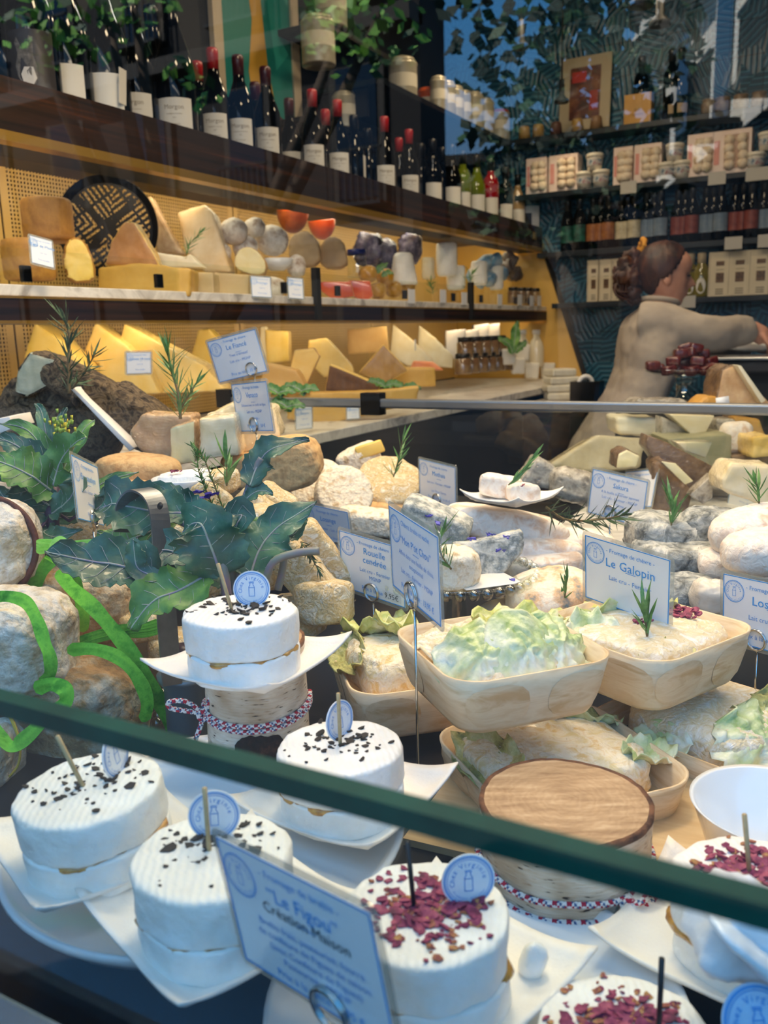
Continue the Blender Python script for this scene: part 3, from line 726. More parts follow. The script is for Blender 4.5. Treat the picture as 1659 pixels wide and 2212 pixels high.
# leaves ---------------------------------------------------------------
M_cab = M('cabbage_pale', '#e2e6b8', '#d2de9c', '#f0f0da', rough=.45, scale=28, bump=.5, bscale=90, coat=.15)
M_cab2 = M('cabbage_yellow', '#e8e19a', '#c8cf72', '#f2ecc0', rough=.45, scale=30, bump=.5, bscale=110, coat=.15)
M_cabg = M('cabbage_green', '#a8bf6c', '#dbe3b4', '#f0f1e0', rough=.4, scale=22, bump=.5, bscale=90, coat=.2)
M_cabd = M('cabbage_dried', '#6d6a35', '#b9b56a', '#e0d9a0', rough=.6, scale=40, bump=.7, bscale=160)
def cab_leaf(mat, cpos, rx, ry, rot, parent, seed, cup=.5, ruf=.12, name='cabbage_leaf', n=34):
    "crumpled cabbage leaf: dished sheet with ruffled rim and ribs, in the parent's space"
    vs = []; fs = []; off = Vector((seed * 5.1, seed * 2.3, 0)); m = 16
    for lay in (0, 1):
        for j in range(m + 1):
            r = j / m
            for i in range(n):
                a = 2 * math.pi * i / n
                rad = r * (1 + ruf * .8 * noise.noise(Vector((math.cos(a) * 2, math.sin(a) * 2, seed))) * r)
                x = rad * math.cos(a); y = rad * math.sin(a)
                rib = .035 * abs(math.sin(a * 5 + seed)) * r + .05 * math.exp(-(y * 7) ** 2)
                z = cup * (rad ** 2) + ruf * r * r * (math.sin(a * 9 + seed) * .5 + noise.noise(Vector((x, y, 0)) * 4.5 + off)) + .10 * noise.noise(Vector((x, y, 0)) * 8 + off) + rib
                vs.append(Vector((x * rx, y * ry, z * (rx + ry) / 2 - lay * .0012)))
    N = (m + 1) * n
    for lay in (0, 1):
        for j in range(m):
            for i in range(n): fs.append((lay * N + j * n + i, lay * N + j * n + (i + 1) % n, lay * N + (j + 1) * n + (i + 1) % n, lay * N + (j + 1) * n + i))
    for i in range(n): a = m * n + i; b = m * n + (i + 1) % n; fs.append((a, b, b + N, a + N))
    return ob(name, vs, fs, mat, parent, True, None, cpos, [math.radians(t) for t in rot])
M_ros = M('rosemary_green', '#3e6b35', '#5f8f4a', '#85ab68', rough=.5, scale=60); M_rosd = M('rosemary_dark', '#24382a', '#3e5a3c', '#5f7a4c', rough=.6, scale=60)
M_twig = M('twig', '#6b5434', '#8c7448', rough=.8, scale=60)
def sprig(label, pts, L, n, seed, mat=None, w=.0016, spread=50, name='rosemary_sprig', r=.0011, group='rosemary sprigs', top=True, cat='herb sprig'):
    "woody stem through world points with needle leaves"
    rnd = random.Random(seed); pts = spl(pts, 6); mat = mat or M_ros
    e = empty(name, pts[0], label=label, cat=cat, group=group); o = pts[0]
    G().tube([p - o for p in pts], [r * (1 - .6 * i / len(pts)) for i in range(len(pts))], 6).make('stem', M_twig, e)
    g = G()
    for k in range(n):
        t = (k + .5) / n * (len(pts) - 1.01); i = int(t); p = pts[i].lerp(pts[i + 1], t - i); T = (pts[i + 1] - pts[i]).normalized()
        side = T.orthogonal().normalized(); side = Matrix.Rotation(rnd.uniform(0, 6.28), 3, T) @ side
        a = math.radians(spread * rnd.uniform(.6, 1.2) * (1 if i < len(pts) - 4 else .5)); D = (T * math.cos(a) + side * math.sin(a)).normalized(); N_ = D.cross(T).normalized()
        l = L * rnd.uniform(.6, 1.1); bend = Vector((rnd.uniform(-1, 1), rnd.uniform(-1, 1), rnd.uniform(-.6, 1))) * l * .13; ww = w * rnd.uniform(.8, 1.2)
        q = p - o; A = []; B_ = []; C_ = []
        up = D.cross(N_)
        for s, f in ((0, .5), (.3, 1), (.65, .9), (1, .05)):
            c = q + D * l * s + bend * s * s; A.append(c + N_ * ww * f); B_.append(c - N_ * ww * f); C_.append(c + up * ww * .5 * f)
        g.strip(A, C_, 0); g.strip(C_, B_, 0); g.strip(B_, A, 0)
    g.make('needles', mat, e); return e
M_kale = M('kale_leaf', '#264a3e', '#36604c', '#4f7a5c', rough=.45, scale=22, bump=.35, bscale=70, coat=.15)
M_kale2 = M('kale_leaf_light', '#3a6a30', '#507e38', '#76a04c', rough=.45, scale=22, bump=.35, bscale=70)
M_vein = M('kale_vein', '#8a7f96', '#a9b59a', rough=.5, scale=60)
def kale_leaf(parent, pts, width, mat, seed, nrm=None, lobes=11, cup=.3, name='leaf', amp=.25, shape=.75):
    "leaf along world points; toothed margin, midrib and side veins"
    P_ = spl(pts, 8); o = parent.location; n = len(P_) - 1; m = 7; rnd = random.Random(seed); vs = []; ve = G()
    nrm = Vector(nrm) if nrm is not None else -(RM @ Vector((0, 0, -1))) + Vector((0, 0, .8)); nrm.normalize()
    wds = []
    for i, p in enumerate(P_):
        t = i / n; T = (P_[min(i + 1, n)] - P_[max(i - 1, 0)]).normalized(); S_ = T.cross(nrm).normalized(); N_ = S_.cross(T)
        w = width * (math.sin(math.pi * min(1, t ** shape * .97 + .03)) ** .8 if t < 1 else 0) + width * .03
        tooth = 1 + amp * (((t * lobes) % 1) - .5) + amp * .6 * noise.noise(Vector((t * 14, seed, 0)))
        for j in range(-m, m + 1):
            s = j / m; k = abs(s); ww = w * (tooth if k > .99 else (1 + (tooth - 1) * k ** 3)) * (1 + .12 * math.sin(t * 9 + (3 if s > 0 else 0) + seed))
            vs.append(p - o + S_ * ww * s + N_ * (cup * w * (k ** 1.6) + width * .2 * k * k * math.sin(t * 19 + (2 if s > 0 else 0) + seed) + width * .05 * noise.noise(Vector((s * 4, t * 8, seed)))))
    M_ = 2 * m + 1; fs = [(i * M_ + j, i * M_ + j + 1, (i + 1) * M_ + j + 1, (i + 1) * M_ + j) for i in range(n) for j in range(M_ - 1)]
    lf = ob(name, vs, fs, mat, parent)
    so = lf.modifiers.new('thick', 'SOLIDIFY'); so.thickness = .0006; lf.modifiers.new('crisp', 'EDGE_SPLIT').split_angle = 1
    mid = [vs[i * M_ + m] + nrm * .0006 for i in range(n + 1)]
    ve.tube(mid, [width * .045 * (1 - .75 * i / n) + .0003 for i in range(n + 1)], 6)
    for k in range(2, n - 2, 3):
        for sg in (1, -1):
            q = [vs[min(n, k + int(a * 3.5)) * M_ + m + sg * a2] + nrm * .0004 for a, a2 in ((0, 0), (.4, 2), (.8, 4), (1.2, 6))]
            ve.tube(q, [width * .018, width * .014, width * .010, .0002], 4)
    ve.make('veins', M_vein, lf); return lf
M_raf = M('green_raffia', '#5fae2e', '#7cc93e', '#4a9a26', rough=.6, spec=.2, scale=60, stretch=(1, 1, 1))
def ribbon(pts, w, label=None, mat=None, parent=None, name='raffia_ribbon', cat='ribbon', group='green raffia ribbons', face=None, fold=.25, twist=0, seed=1, n=10):
    P_ = spl(pts, n); N = len(P_) - 1; vs = []; M_ = 6; o = P_[0].copy() if parent is None else parent.location
    for i, p in enumerate(P_):
        T = (P_[min(i + 1, N)] - P_[max(i - 1, 0)]).normalized(); f = (CAM - p).normalized() if face is None else Vector(face).normalized()
        S_ = T.cross(f).normalized(); S_ = Matrix.Rotation(math.radians(twist) * i / N + .12 * math.sin(i * .2 + seed), 3, T) @ S_; Nn = S_.cross(T)
        ww = w * 1.4 * (1 + .08 * math.sin(i * .37 + seed)) * min(1, (i + 2) / 5, (N - i + 1) / 4)
        for j in range(M_ + 1):
            s = j / M_ - .5; vs.append(p - o + S_ * ww * s + Nn * fold * ww * (.12 * math.cos(s * 11 + seed) - .3 * s * s))
    fs = [(i * (M_ + 1) + j, i * (M_ + 1) + j + 1, (i + 1) * (M_ + 1) + j + 1, (i + 1) * (M_ + 1) + j) for i in range(N) for j in range(M_)]
    r = ob(name, vs, fs, mat or M_raf, parent, True, None, o if parent is None else None)
    so = r.modifiers.new('thick', 'SOLIDIFY'); so.thickness = .0005; r.modifiers.new('crisp', 'EDGE_SPLIT').split_angle = 1
    if label: tag(r, label, cat, group)
    return r
M_cr = M('cord_red', '#b51f3a', rough=.8); M_cw = M('cord_white', '#eee9e4', rough=.8); M_cb = M('cord_blue', '#4a6390', rough=.8)
def braid(pts, r, parent, name='cord', pitch=.009):
    "three-colour braided cord along points (parent space)"
    P_ = spl(pts, 10); Ls = [0]
    for i in range(1, len(P_)): Ls.append(Ls[-1] + (P_[i] - P_[i - 1]).length)
    tot = Ls[-1]; n = max(8, int(tot / .0011)); q = []; k = 0
    for i in range(n + 1):
        s = tot * i / n
        while k < len(Ls) - 2 and Ls[k + 1] < s: k += 1
        q.append(P_[k].lerp(P_[k + 1], (s - Ls[k]) / max(1e-9, Ls[k + 1] - Ls[k])))
    g = G()
    for c in range(6):
        pts2 = []; A = None
        for i, p in enumerate(q):
            T = (q[min(i + 1, n)] - q[max(i - 1, 0)]).normalized()
            if A is None: A = T.orthogonal().normalized()
            A = (A - T * A.dot(T)).normalized(); B_ = T.cross(A); a = 2 * math.pi * (tot * i / n) / pitch * (1 if c < 3 else -1) + (c % 3) * 2.094
            pts2.append(p + (A * math.cos(a) + B_ * math.sin(a)) * r * .62)
        g.tube(pts2, r * .42, 5, (0, 1, 2, 1, 0, 1)[c])
    return g.make(name, [M_cr, M_cw, M_cb], parent)
# ================================================================ FRONT OF THE DISPLAY
def cake_stand(loc, R, label, foot=True, zt=0):
    e = empty('cake_stand', loc, label=label, cat='cake stand')
    G().lathe([(0, -.010), (R * .8, -.010), (R * .96, -.004), (R, .004), (R * .995, .0075), (R * .965, .006), (R * .93, .001), (0, 0)], 72, cap=False).make('plate', M_ceram, e)
    if foot: G().lathe([(R * .42, -.0105), (R * .44, -.02), (R * .56, -loc[2] + .972), (R * .52, -loc[2] + .972)], 48, cap=False).make('pedestal', M_ceram, e)
    return e
cake_stand((-.387, .425, 1.026), .140, 'large round white ceramic cake stand carrying the black crumbed cheeses at lower left')
cake_stand((-.165, .385, .998), .118, 'low round white dish under the petal covered cheeses at the bottom', True)
CK = []
# square pulp plates
CK.append(fresh_cake(520, 1312, .672, .0440, 'round white cheese with black crumbs on the birch stump, golden jam oozing from its middle', 1, h1=.030, h2=.020, pick=(-.004, -.002), picklean=(-4, -12), tagpos=(.006, .012), tagyaw=10))
CK.append(fresh_cake(203, 1690, .532, .0440, 'leftmost round white cheese with black crumbs, below the green glass edge', 2, h1=.027, h2=.022, tilt=(3, -3), pick=(.0, 0), picklean=(-4, -14), tagpos=(.014, .014), tagyaw=78))
CK.append(fresh_cake(460, 1838, .470, .0435, 'tall white cheese with black crumbs behind the round tag and big front price card', 3, h1=.028, h2=.020, pick=(-.002, .0), picklean=(0, 0), tagpos=(.000, .017), tagyaw=0))
CK.append(fresh_cake(732, 1607, .602, .0435, 'middle round white cheese with black crumbs crossed by the green glass edge', 4, h1=.027, h2=.021, pick=(.001, 0), picklean=(0, 0), tagpos=(.003, .013), tagyaw=40))
CK.append(fresh_cake(918, 1960, .455, .0440, 'round cheese covered in purple petals, right of the big front price card', 5, 'petal', pick=(-.005, -.0), picklean=(0, -4), tagpos=(.022, .010), tagyaw=18, dark=True))
CK.append(fresh_cake(1350, 2232, .425, .0430, 'petal covered cheese cut off by the bottom edge of the photo', 6, 'petal', pick=(.018, .006), picklean=(0, 0), dark=True))
CK.append(fresh_cake(1625, 1892, .500, .0440, 'petal covered cheese at the right edge below the white bowl', 7, 'petal', pick=(.002, .004), picklean=(0, -8)))
def pl(k, dx, yaw, label):
    c = CK[k].location + Vector((RM[0][0], RM[1][0], 0)) * dx * .0007 + Vector((-RM[1][0], RM[0][0], 0)) * .013; c.z = CK[k].location.z; o = pulp_plate(0, 0, 1, .120, yaw, label); o.location = c; return o
pl(1, -6, 40, 'pulp plate under the leftmost black crumbed cheese')
pl(2, 0, 42, 'pulp plate under the black crumbed cheese beside the big front price card')
pl(3, 4, 58, 'pulp plate under the middle black crumbed cheese, right behind the green glass edge')
pl(0, 4, 62, 'pulp plate on the birch stump under the topmost white cheese')
pl(4, 14, 44, 'pulp plate under the petal cheese beside the big front price card')
pl(5, 0, 58, 'pulp plate under the petal cheese cut by the bottom edge')
pl(6, -12, 50, 'pulp plate under the petal cheese at the right edge')
# curled loose petals on the right-hand one
# stray nut of cheese on the plate
o = SQ('cheese_chunk', M_fresh, P(1152, 2075, .475), (.007, .006, .012), .8, .8, (10, 20, 0), .002, 90, 3, 16, 10); tag(o, 'small loose chunk of white cheese on the plate right of the petal cheese', 'cheese')
o = SQ('fig_crumb', M_jam, P(160, 1885, .53), (.004, .002, .002), .8, .8, (10, 20, 0), .001, 190, 3, 12, 8); tag(o, 'tiny brown fig crumb beside the leftmost white cheese', 'crumb')
# ---- birch stump and log slice --------------------------------------------------
def bark_mat():
    m = bpy.data.materials.new('birch_bark'); m.use_nodes = True; n = m.node_tree; L = n.links.new; b = n.nodes['Principled BSDF']; b.inputs['Roughness'].default_value = .75
    tcn = n.nodes.new('ShaderNodeTexCoord'); mp = n.nodes.new('ShaderNodeMapping'); mp.inputs['Scale'].default_value = (1, 1, 6); L(tcn.outputs['Object'], mp.inputs[0])
    t = n.nodes.new('ShaderNodeTexNoise'); t.inputs['Scale'].default_value = 75; t.inputs['Detail'].default_value = 2; L(mp.outputs[0], t.inputs['Vector'])
    r = n.nodes.new('ShaderNodeValToRGB'); e = r.color_ramp.elements; e[0].position = .31; e[0].color = lin('#43342b'); e[1].position = .345; e[1].color = lin('#dccbb2'); q = e.new(.62); q.color = lin('#e9ddca'); q = e.new(.8); q.color = lin('#b79368')
    L(t.outputs['Fac'], r.inputs[0])
    t2 = n.nodes.new('ShaderNodeTexNoise'); t2.inputs['Scale'].default_value = 25; L(tcn.outputs['Object'], t2.inputs['Vector'])
    r2 = n.nodes.new('ShaderNodeValToRGB'); r2.color_ramp.elements[0].position = .4; r2.color_ramp.elements[0].color = lin('#c2a888'); r2.color_ramp.elements[1].position = .6; r2.color_ramp.elements[1].color = (1, 1, 1, 1); L(t2.outputs['Fac'], r2.inputs[0])
    mm = n.nodes.new('ShaderNodeMix'); mm.data_type = 'RGBA'; mm.blend_type = 'MULTIPLY'; mm.inputs[0].default_value = .7; L(r.outputs[0], mm.inputs[6]); L(r2.outputs[0], mm.inputs[7]); L(mm.outputs[2], b.inputs['Base Color'])
    bp = n.nodes.new('ShaderNodeBump'); bp.inputs['Distance'].default_value = .002; bp.inputs['Strength'].default_value = .7; L(t.outputs['Fac'], bp.inputs['Height']); L(bp.outputs[0], b.inputs['Normal'])
    return m
def ring_mat():
    m = bpy.data.materials.new('log_end_grain'); m.use_nodes = True; n = m.node_tree; L = n.links.new; b = n.nodes['Principled BSDF']; b.inputs['Roughness'].default_value = .65
    tcn = n.nodes.new('ShaderNodeTexCoord'); w = n.nodes.new('ShaderNodeTexWave'); w.wave_type = 'RINGS'; w.rings_direction = 'Z'; w.inputs['Scale'].default_value = 60; w.inputs['Distortion'].default_value = 9; w.inputs['Detail'].default_value = 3; w.inputs['Detail Scale'].default_value = 2
    L(tcn.outputs['Object'], w.inputs['Vector'])
    t = n.nodes.new('ShaderNodeTexNoise'); t.inputs['Scale'].default_value = 30; t.inputs['Detail'].default_value = 8; mp = n.nodes.new('ShaderNodeMapping'); mp.inputs['Scale'].default_value = (1, 5, 1); mp.inputs['Rotation'].default_value = (0, 0, .7); L(tcn.outputs['Object'], mp.inputs[0]); L(mp.outputs[0], t.inputs['Vector'])
    a = n.nodes.new('ShaderNodeMath'); a.operation = 'MULTIPLY_ADD'; a.inputs[1].default_value = .07; L(w.outputs['Fac'], a.inputs[0]); L(t.outputs['Fac'], a.inputs[2])
    r = n.nodes.new('ShaderNodeValToRGB'); e = r.color_ramp.elements; e[0].position = .32; e[0].color = lin('#94704c'); e[1].position = .85; e[1].color = lin('#d8b890'); q = e.new(.6); q.color = lin('#bd9970'); L(a.outputs[0], r.inputs[0]); L(r.outputs[0], b.inputs['Base Color'])
    bp = n.nodes.new('ShaderNodeBump'); bp.inputs['Distance'].default_value = .001; bp.inputs['Strength'].default_value = .4; L(t.outputs['Fac'], bp.inputs['Height']); L(bp.outputs[0], b.inputs['Normal'])
    return m
M_bark = bark_mat(); M_ring = ring_mat(); M_rim = M('bark_rim', '#4a2c1a', '#7b4f30', rough=.8, scale=90, bump=.6); M_knot = M('bark_knot', '#140d0a', '#2c1a12', '#6a3c20', rough=.8, scale=60, bump=.8, bscale=120, ramp=[.4, .55, .75])
def stump(px, py, d, R, zt, zb, label, seed):
    c = P(px, py, d); e = empty('birch_log', (c.x, c.y, zb), yaw=0, label=label, cat='log'); h = zt - zb; n = 72
    def rad(a, z): return R * (1 + .035 * noise.noise(Vector((math.cos(a) * 1.5, math.sin(a) * 1.5, z * 8 + seed))) + .012 * noise.noise(Vector((math.cos(a) * 6, math.sin(a) * 6, z * 60))))
    vs = []; fs = []; m = 18
    for j in range(m + 1):
        z = h * j / m
        for i in range(n): a = 2 * math.pi * i / n; r = rad(a, z); vs.append((r * math.cos(a), r * math.sin(a), z))
    for j in range(m):
        for i in range(n): fs.append((j * n + i, j * n + (i + 1) % n, (j + 1) * n + (i + 1) % n, (j + 1) * n + i))
    fs.append(tuple(range(n))); ob('bark', vs, fs, M_bark, e)
    vs = []; fs = []
    for k, (q, dz) in enumerate(((1.008, -.003), (1.01, .0008), (.955, .001), (.94, .0004))):
        for i in range(n): a = 2 * math.pi * i / n; r = rad(a, h) * q * (1 + .012 * noise.noise(Vector((a * 5, k, seed)))); vs.append((r * math.cos(a), r * math.sin(a), h + dz))
    for j in range(3):
        for i in range(n): fs.append((j * n + i, j * n + (i + 1) % n, (j + 1) * n + (i + 1) % n, (j + 1) * n + i))
    ob('bark_rim', vs, fs, M_rim, e)
    vs = [(rad(2 * math.pi * i / n, h) * .957 * math.cos(2 * math.pi * i / n), rad(2 * math.pi * i / n, h) * .957 * math.sin(2 * math.pi * i / n), 0) for i in range(n)]
    ob('cut_face', vs, [tuple(range(n))], M_ring, e, False, None, (0, 0, h + .0008)); return e
st = stump(557, 1530, .735, .0425, 1.122, .9705, 'birch stump with a dark knot and braided cord holding up the white plate', 2)
kn = SQ('knot', M_knot, (0, 0, 0), (.021, .006, .017), .9, .9, Matrix.Identity(3), .003, 90, 2, 30, 14, st); kn.location = (.006, -.0400, .071); kn.rotation_euler = (0, 0, .25)
def cordloop(R, z, a0, a1, dip, wob=0):
    return [Vector((R * math.cos(math.radians(a)), R * math.sin(math.radians(a)), z + dip * math.cos(math.radians(a - 270)) + wob * math.sin(a * .1))) for a in [a0 + (a1 - a0) * i / 16 for i in range(17)]]
for k in range(2): braid(cordloop(.0447, .096 + k * .0045, 200, 370, -.006), .0021, st)
for k in range(1): braid(cordloop(.0447, .098, 10, 200, .004), .0021, st)
kx = Vector((-.042, -.016, .094))
for pts in ([kx, kx + Vector((-.014, -.002, .012)), kx + Vector((-.028, -.002, .012)), kx + Vector((-.027, -.001, .006)), kx + Vector((-.010, -.002, .003)), kx], [kx, kx + Vector((-.004, -.008, -.012)), kx + Vector((-.010, -.006, -.026)), kx + Vector((-.012, -.004, -.036))], [kx, kx + Vector((.004, -.006, .008)), kx + Vector((.008, -.004, .020))]):
    braid(pts, .0021, st)
braid([kx + Vector((.004 * math.cos(a), -.004, .004 * math.sin(a))) for a in (0, 1.5, 3, 4.5, 6)], .0023, st, 'cord_knot')
lg = stump(1218, 1733, .600, .0585, 1.049, .9705, 'wide flat log slice with pale sawn top and bark rim in the lower right middle', 8)
for z0 in (.044, .031): braid(cordloop(.0605, z0, 180, 395, -.004, .001), .0022, lg)
kx = Vector((.030, -.0545, .038))
for pts in ([kx, kx + Vector((.006, -.006, .004)), kx + Vector((.022, .004, .008)), kx + Vector((.024, .008, .002)), kx + Vector((.008, -.004, -.002)), kx], [kx, kx + Vector((-.002, -.008, -.008)), kx + Vector((-.002, -.008, -.020))], [kx, kx + Vector((.006, -.008, -.006)), kx + Vector((.012, -.004, -.015))]): braid(pts, .0022, lg)
braid([kx + Vector((.004 * math.cos(a), -.003, .004 * math.sin(a))) for a in (0, 1.5, 3, 4.5, 6)], .0024, lg, 'cord_knot')
# ---- veneer boxes with cabbage-wrapped cheese -----------------------------------
M_bloom = M('bloomy_cream', '#e9d6a0', '#f6ecd6', '#e2c283', rough=.5, scale=55, bump=.8, bscale=130, dist=.8, coat=.1)
M_bloomw = M('bloomy_white', '#f3ebdc', '#e6d2a6', '#faf6ee', rough=.55, scale=60, bump=.8, bscale=140, dist=.8)
def filling(e, side, h, seed, mat, rz=0, sx=.36, sy=.36, ex=0, ey=0, zz=.0):
    o = SQ('cheese', mat, (0, 0, 0), (side * sx, side * sy, h * .42), .45, .45, Matrix.Rotation(math.radians(rz), 3, 'Z'), .005, 55, seed, 56, 26, e); o.location = (ex, ey, h * .70 + zz); return o
bA = veneer_box(1078, 1392, .745, .148, .046, 20, 'veneer box with big pale green cabbage leaf, resting on top of the left boxes', tabs=((0, -1), (0, 1), (3, -1)))
filling(bA, .148, .046, 1, M_bloom, 5, zz=-.004)
cab_leaf(M_cabg, (-.034, -.040, .055), .042, .036, (46, -12, -6), bA, 3, -.35, .26)
cab_leaf(M_cabg, (.002, -.046, .058), .034, .040, (50, 4, 0), bA, 8, -.30, .08)
cab_leaf(M_cabg, (.040, -.038, .055), .036, .038, (44, 12, 8), bA, 12, -.45, .30)
cab_leaf(M_cab2, (.058, -.010, .044), .022, .036, (20, 22, 0), bA, 5, -.2, .26)
cab_leaf(M_cab2, (.030, .022, .049), .050, .032, (12, 10, 20), bA, 7, .2, .22)
cab_leaf(M_bloomw, (-.020, .018, .052), .052, .030, (10, -4, 0), bA, 9, -.1, .12, name='rind_fold')
bB = veneer_box(1385, 1352, .845, .160, .050, 36, 'veneer box with open cheese, rosemary tuft and purple petals, upper right', tabs=((0, -1), (0, 1), (3, 1), (3, -1)))
filling(bB, .160, .046, 2, M_bloomw, 0, .42, .42, 0, 0, .004)
cab_leaf(M_cabg, (-.055, .012, .042), .036, .030, (10, -20, 40), bB, 14, .35, .25)
cab_leaf(M_cab2, (-.005, .055, .042), .060, .026, (-22, 0, -6), bB, 15, .3, .24)
cab_leaf(M_cab2, (.045, .035, .040), .034, .040, (-14, 16, 30), bB, 16, .25, .20)
cab_leaf(M_cab2, (.020, -.050, .036), .050, .022, (12, 6, 0), bB, 17, .1, .16)
cab_leaf(M_cabd, (-.035, -.055, .036), .030, .020, (14, -10, 0), bB, 18, .3, .24)
f = flakes(70, .022, [0, 0, 0], .0042, 33, (.004, 0)).make('petals', M_petal, bB, smooth=False, loc=(.048, -.012, .056)); tag(f, 'heap of purple petals', kind='stuff')
f = flakes(14, .012, [0, 0, 0], .004, 34, (.0, 0)).make('petals', M_petal, bB, smooth=False, loc=(-.002, -.004, .056)); tag(f, 'few purple petals', kind='stuff')
bC = veneer_box(1205, 1632, .755, .172, .052, 20, 'veneer box lowest of the pile, partly hidden behind the log slice', tabs=((0, -1), (3, -1), (3, 1)))
filling(bC, .172, .050, 3, M_bloom, 0, .42, .38, 0, .01, .006)
cab_leaf(M_cabd, (-.060, .010, .050), .026, .05, (0, -26, 0), bC, 21, .3, .26)
cab_leaf(M_cabd, (.048, .052, .054), .044, .018, (-20, 14, -24), bC, 22, .3, .24)
cab_leaf(M_cabg, (.070, -.030, .050), .030, .020, (10, 12, 14), bC, 23, .4, .24)
cab_leaf(M_cabg, (-.050, -.045, .046), .034, .020, (10, -12, 0), bC, 24, .4, .24)
bD = veneer_box(1545, 1552, .835, .180, .055, 40, 'veneer box at the right edge under the upper right box, loaf shaped cheese inside', tabs=((0, -1), (0, 1), (3, -1)))
filling(bD, .180, .060, 4, M_bloomw, 0, .38, .36, 0, .0, .006)
cab_leaf(M_cabg, (-.026, -.060, .064), .055, .036, (46, -8, 0), bD, 31, -.3, .3)
cab_leaf(M_cabd, (.042, -.056, .064), .045, .036, (44, 8, 0), bD, 32, -.3, .3)
cab_leaf(M_cabd, (.01, .064, .062), .05, .022, (-16, 4, 0), bD, 33, .3, .24)
cab_leaf(M_cabg, (-.075, .010, .050), .020, .03, (0, -30, 0), bD, 34, .3, .2)
bE = veneer_box(885, 1432, .905, .150, .050, 14, 'veneer box at the back left of the pile with curled yellowing leaf', tabs=((3, -1), (3, 1), (0, -1)))
filling(bE, .150, .060, 5, M_bloom, 10, .34, .34, -.01, 0, .006)
cab_leaf(M_cabd, (-.058, .012, .056), .022, .045, (0, -34, 0), bE, 41, .4, .3)
cab_leaf(M_cab2, (-.022, .046, .070), .040, .026, (-20, -8, -20), bE, 42, .4, .3)
cab_leaf(M_cab2, (.0, .02, .075), .036, .024, (-10, 10, -30), bE, 43, .4, .3)
# slatted wooden tray under the boxes
wb = box('wooden_board', M('bamboo_board', '#cfae80', '#e0c598', rough=.45, scale=10, stretch=(1, 6, 1)), (-.105, .69, .9735), (.40, .26, .006), rotz=math.radians(4)); tag(wb, 'pale wooden board under the log slice and lower boxes', 'board')
# white bowl at the right edge
c = PZ(1672, 1745, 1.03); e = empty('white_bowl', (c.x, c.y, .972), label='empty white bowl at the right edge', cat='bowl')
G().lathe([(0, 0), (.025, 0), (.03, .006), (.046, .030), (.056, .060), (.0575, .0615), (.054, .060), (.043, .030), (.026, .010), (0, .008)], 48, cap=False).make('bowl', M_ceram, e)
# paper wrapped cheese bottom right with printed seal
e = empty('wrapped_cheese', P(1655, 2120, .41), yaw=0, label='white paper wrapped cheese with blue printed seal in the bottom right corner', cat='cheese')
M_wrap = M('wax_paper', '#e9eef4', '#f8fbff', rough=.3, scale=40, bump=.6, bscale=60, coat=.4)
pp = SQ('paper', M_wrap, (0, 0, 0), (.026, .02, .022), .5, .5, Matrix.Rotation(.4, 3, 'Y'), .006, 40, 5, 50, 26, e); pp.location = (0, .02, .012)
fl = SQ('paper_fold', M_wrap, (0, 0, 0), (.028, .012, .004), .8, .5, Matrix.Rotation(.7, 3, 'Y'), .003, 60, 6, 40, 16, e); fl.location = (-.006, -.004, .016)
dd = G(); n = 40; dd.add([Vector((.017 * math.cos(2 * math.pi * i / n), 0, .017 * math.sin(2 * math.pi * i / n))) for i in range(n)] + [Vector((.017 * math.cos(2 * math.pi * i / n), .0006, .017 * math.sin(2 * math.pi * i / n))) for i in range(n)], [tuple(range(n)), tuple(range(n, 2 * n))] + [(i, (i + 1) % n, (i + 1) % n + n, i + n) for i in range(n)])
sl = dd.make('seal_sticker', M('seal_pale', '#b9d6f2', rough=.4), e, smooth=False); sl.location = (-.008, -.012, -.012); sl.rotation_euler = (-.5, 0, 0)
l = logo(.016); l.v = [Vector((v.x, -.0008, v.y)) for v in l.v]; l.make('seal_print', M_blue, sl, smooth=False)
# ---- front price cards --------------------------------------------------------------
FC = '- Fromage de chèvre -'; FB = '- Fromage de brebis -'
price_card((469, 1805), (801, 1971), (534, 2069), [(FB, .36, .085, 0), ('“Le Figou”', .19, .155, 0), ('Création Maison', .08, .12, 2), ('Brebis frais, pasteurisé, fourré', -.05, .08, 1), ('de confiture de Figues de saison', -.14, .08, 1), ('(avec Confiture de Figues)', -.23, .08, 1), ('Pasteurisé - MGNP', -.32, .08, 1), ('Prix à la pièce : 8,95 €', -.44, .09, 0)],
    'largest blue bordered price card in front, nearest the viewer', ring=(.62, -.02), zbase=1.0, guess=.50)
price_card((842, 1092), (947.5, 1160), (851, 1264), [('Chèvre, brebis et vache', .36, .085, 0), ('“Mon P’tit Chou”', .15, .125, 0), ('Affiné dans une feuille de chou,', .0, .08, 1), ('exceptionnel', -.10, .08, 1), ('Lait cru - Fermier - MGNP', -.22, .085, 1), ('Prix à la pièce : 13,95 €', -.42, .10, 0)],
    'price card turned sideways on a long stem, above the box with cabbage leaves', ring=(.46, .02), zbase=1.0, sgn=-1)
price_card((734, 1145), (873, 1185), (740, 1266), [(FC, .36, .085, 0), ('Rouelle', .21, .16, 0), ('cendrée', .06, .16, 0), ('Lait cru - Fermier', -.10, .095, 1), ('MGNP', -.21, .095, 1), ('Prix à la pièce :', -.42, .10, 0)],
    'price card with a handwritten price, left of the sideways turned card', ring=(.50, .0), zbase=.972, tape='9,95€', feet=True)
price_card((653, 1086), (751, 1106), (667, 1178), [(FC, .36, .085, 0), ('Losange', .18, .15, 0), ('Fermier - Lait cru', -.02, .09, 1), ('Les Deux Sèvres', -.20, .09, 1), ('Prix à la pièce', -.40, .09, 1)],
    'pale price card between the speckled disc and the card with handwritten price', ring=(.7, .02), zbase=.972, feet=True)
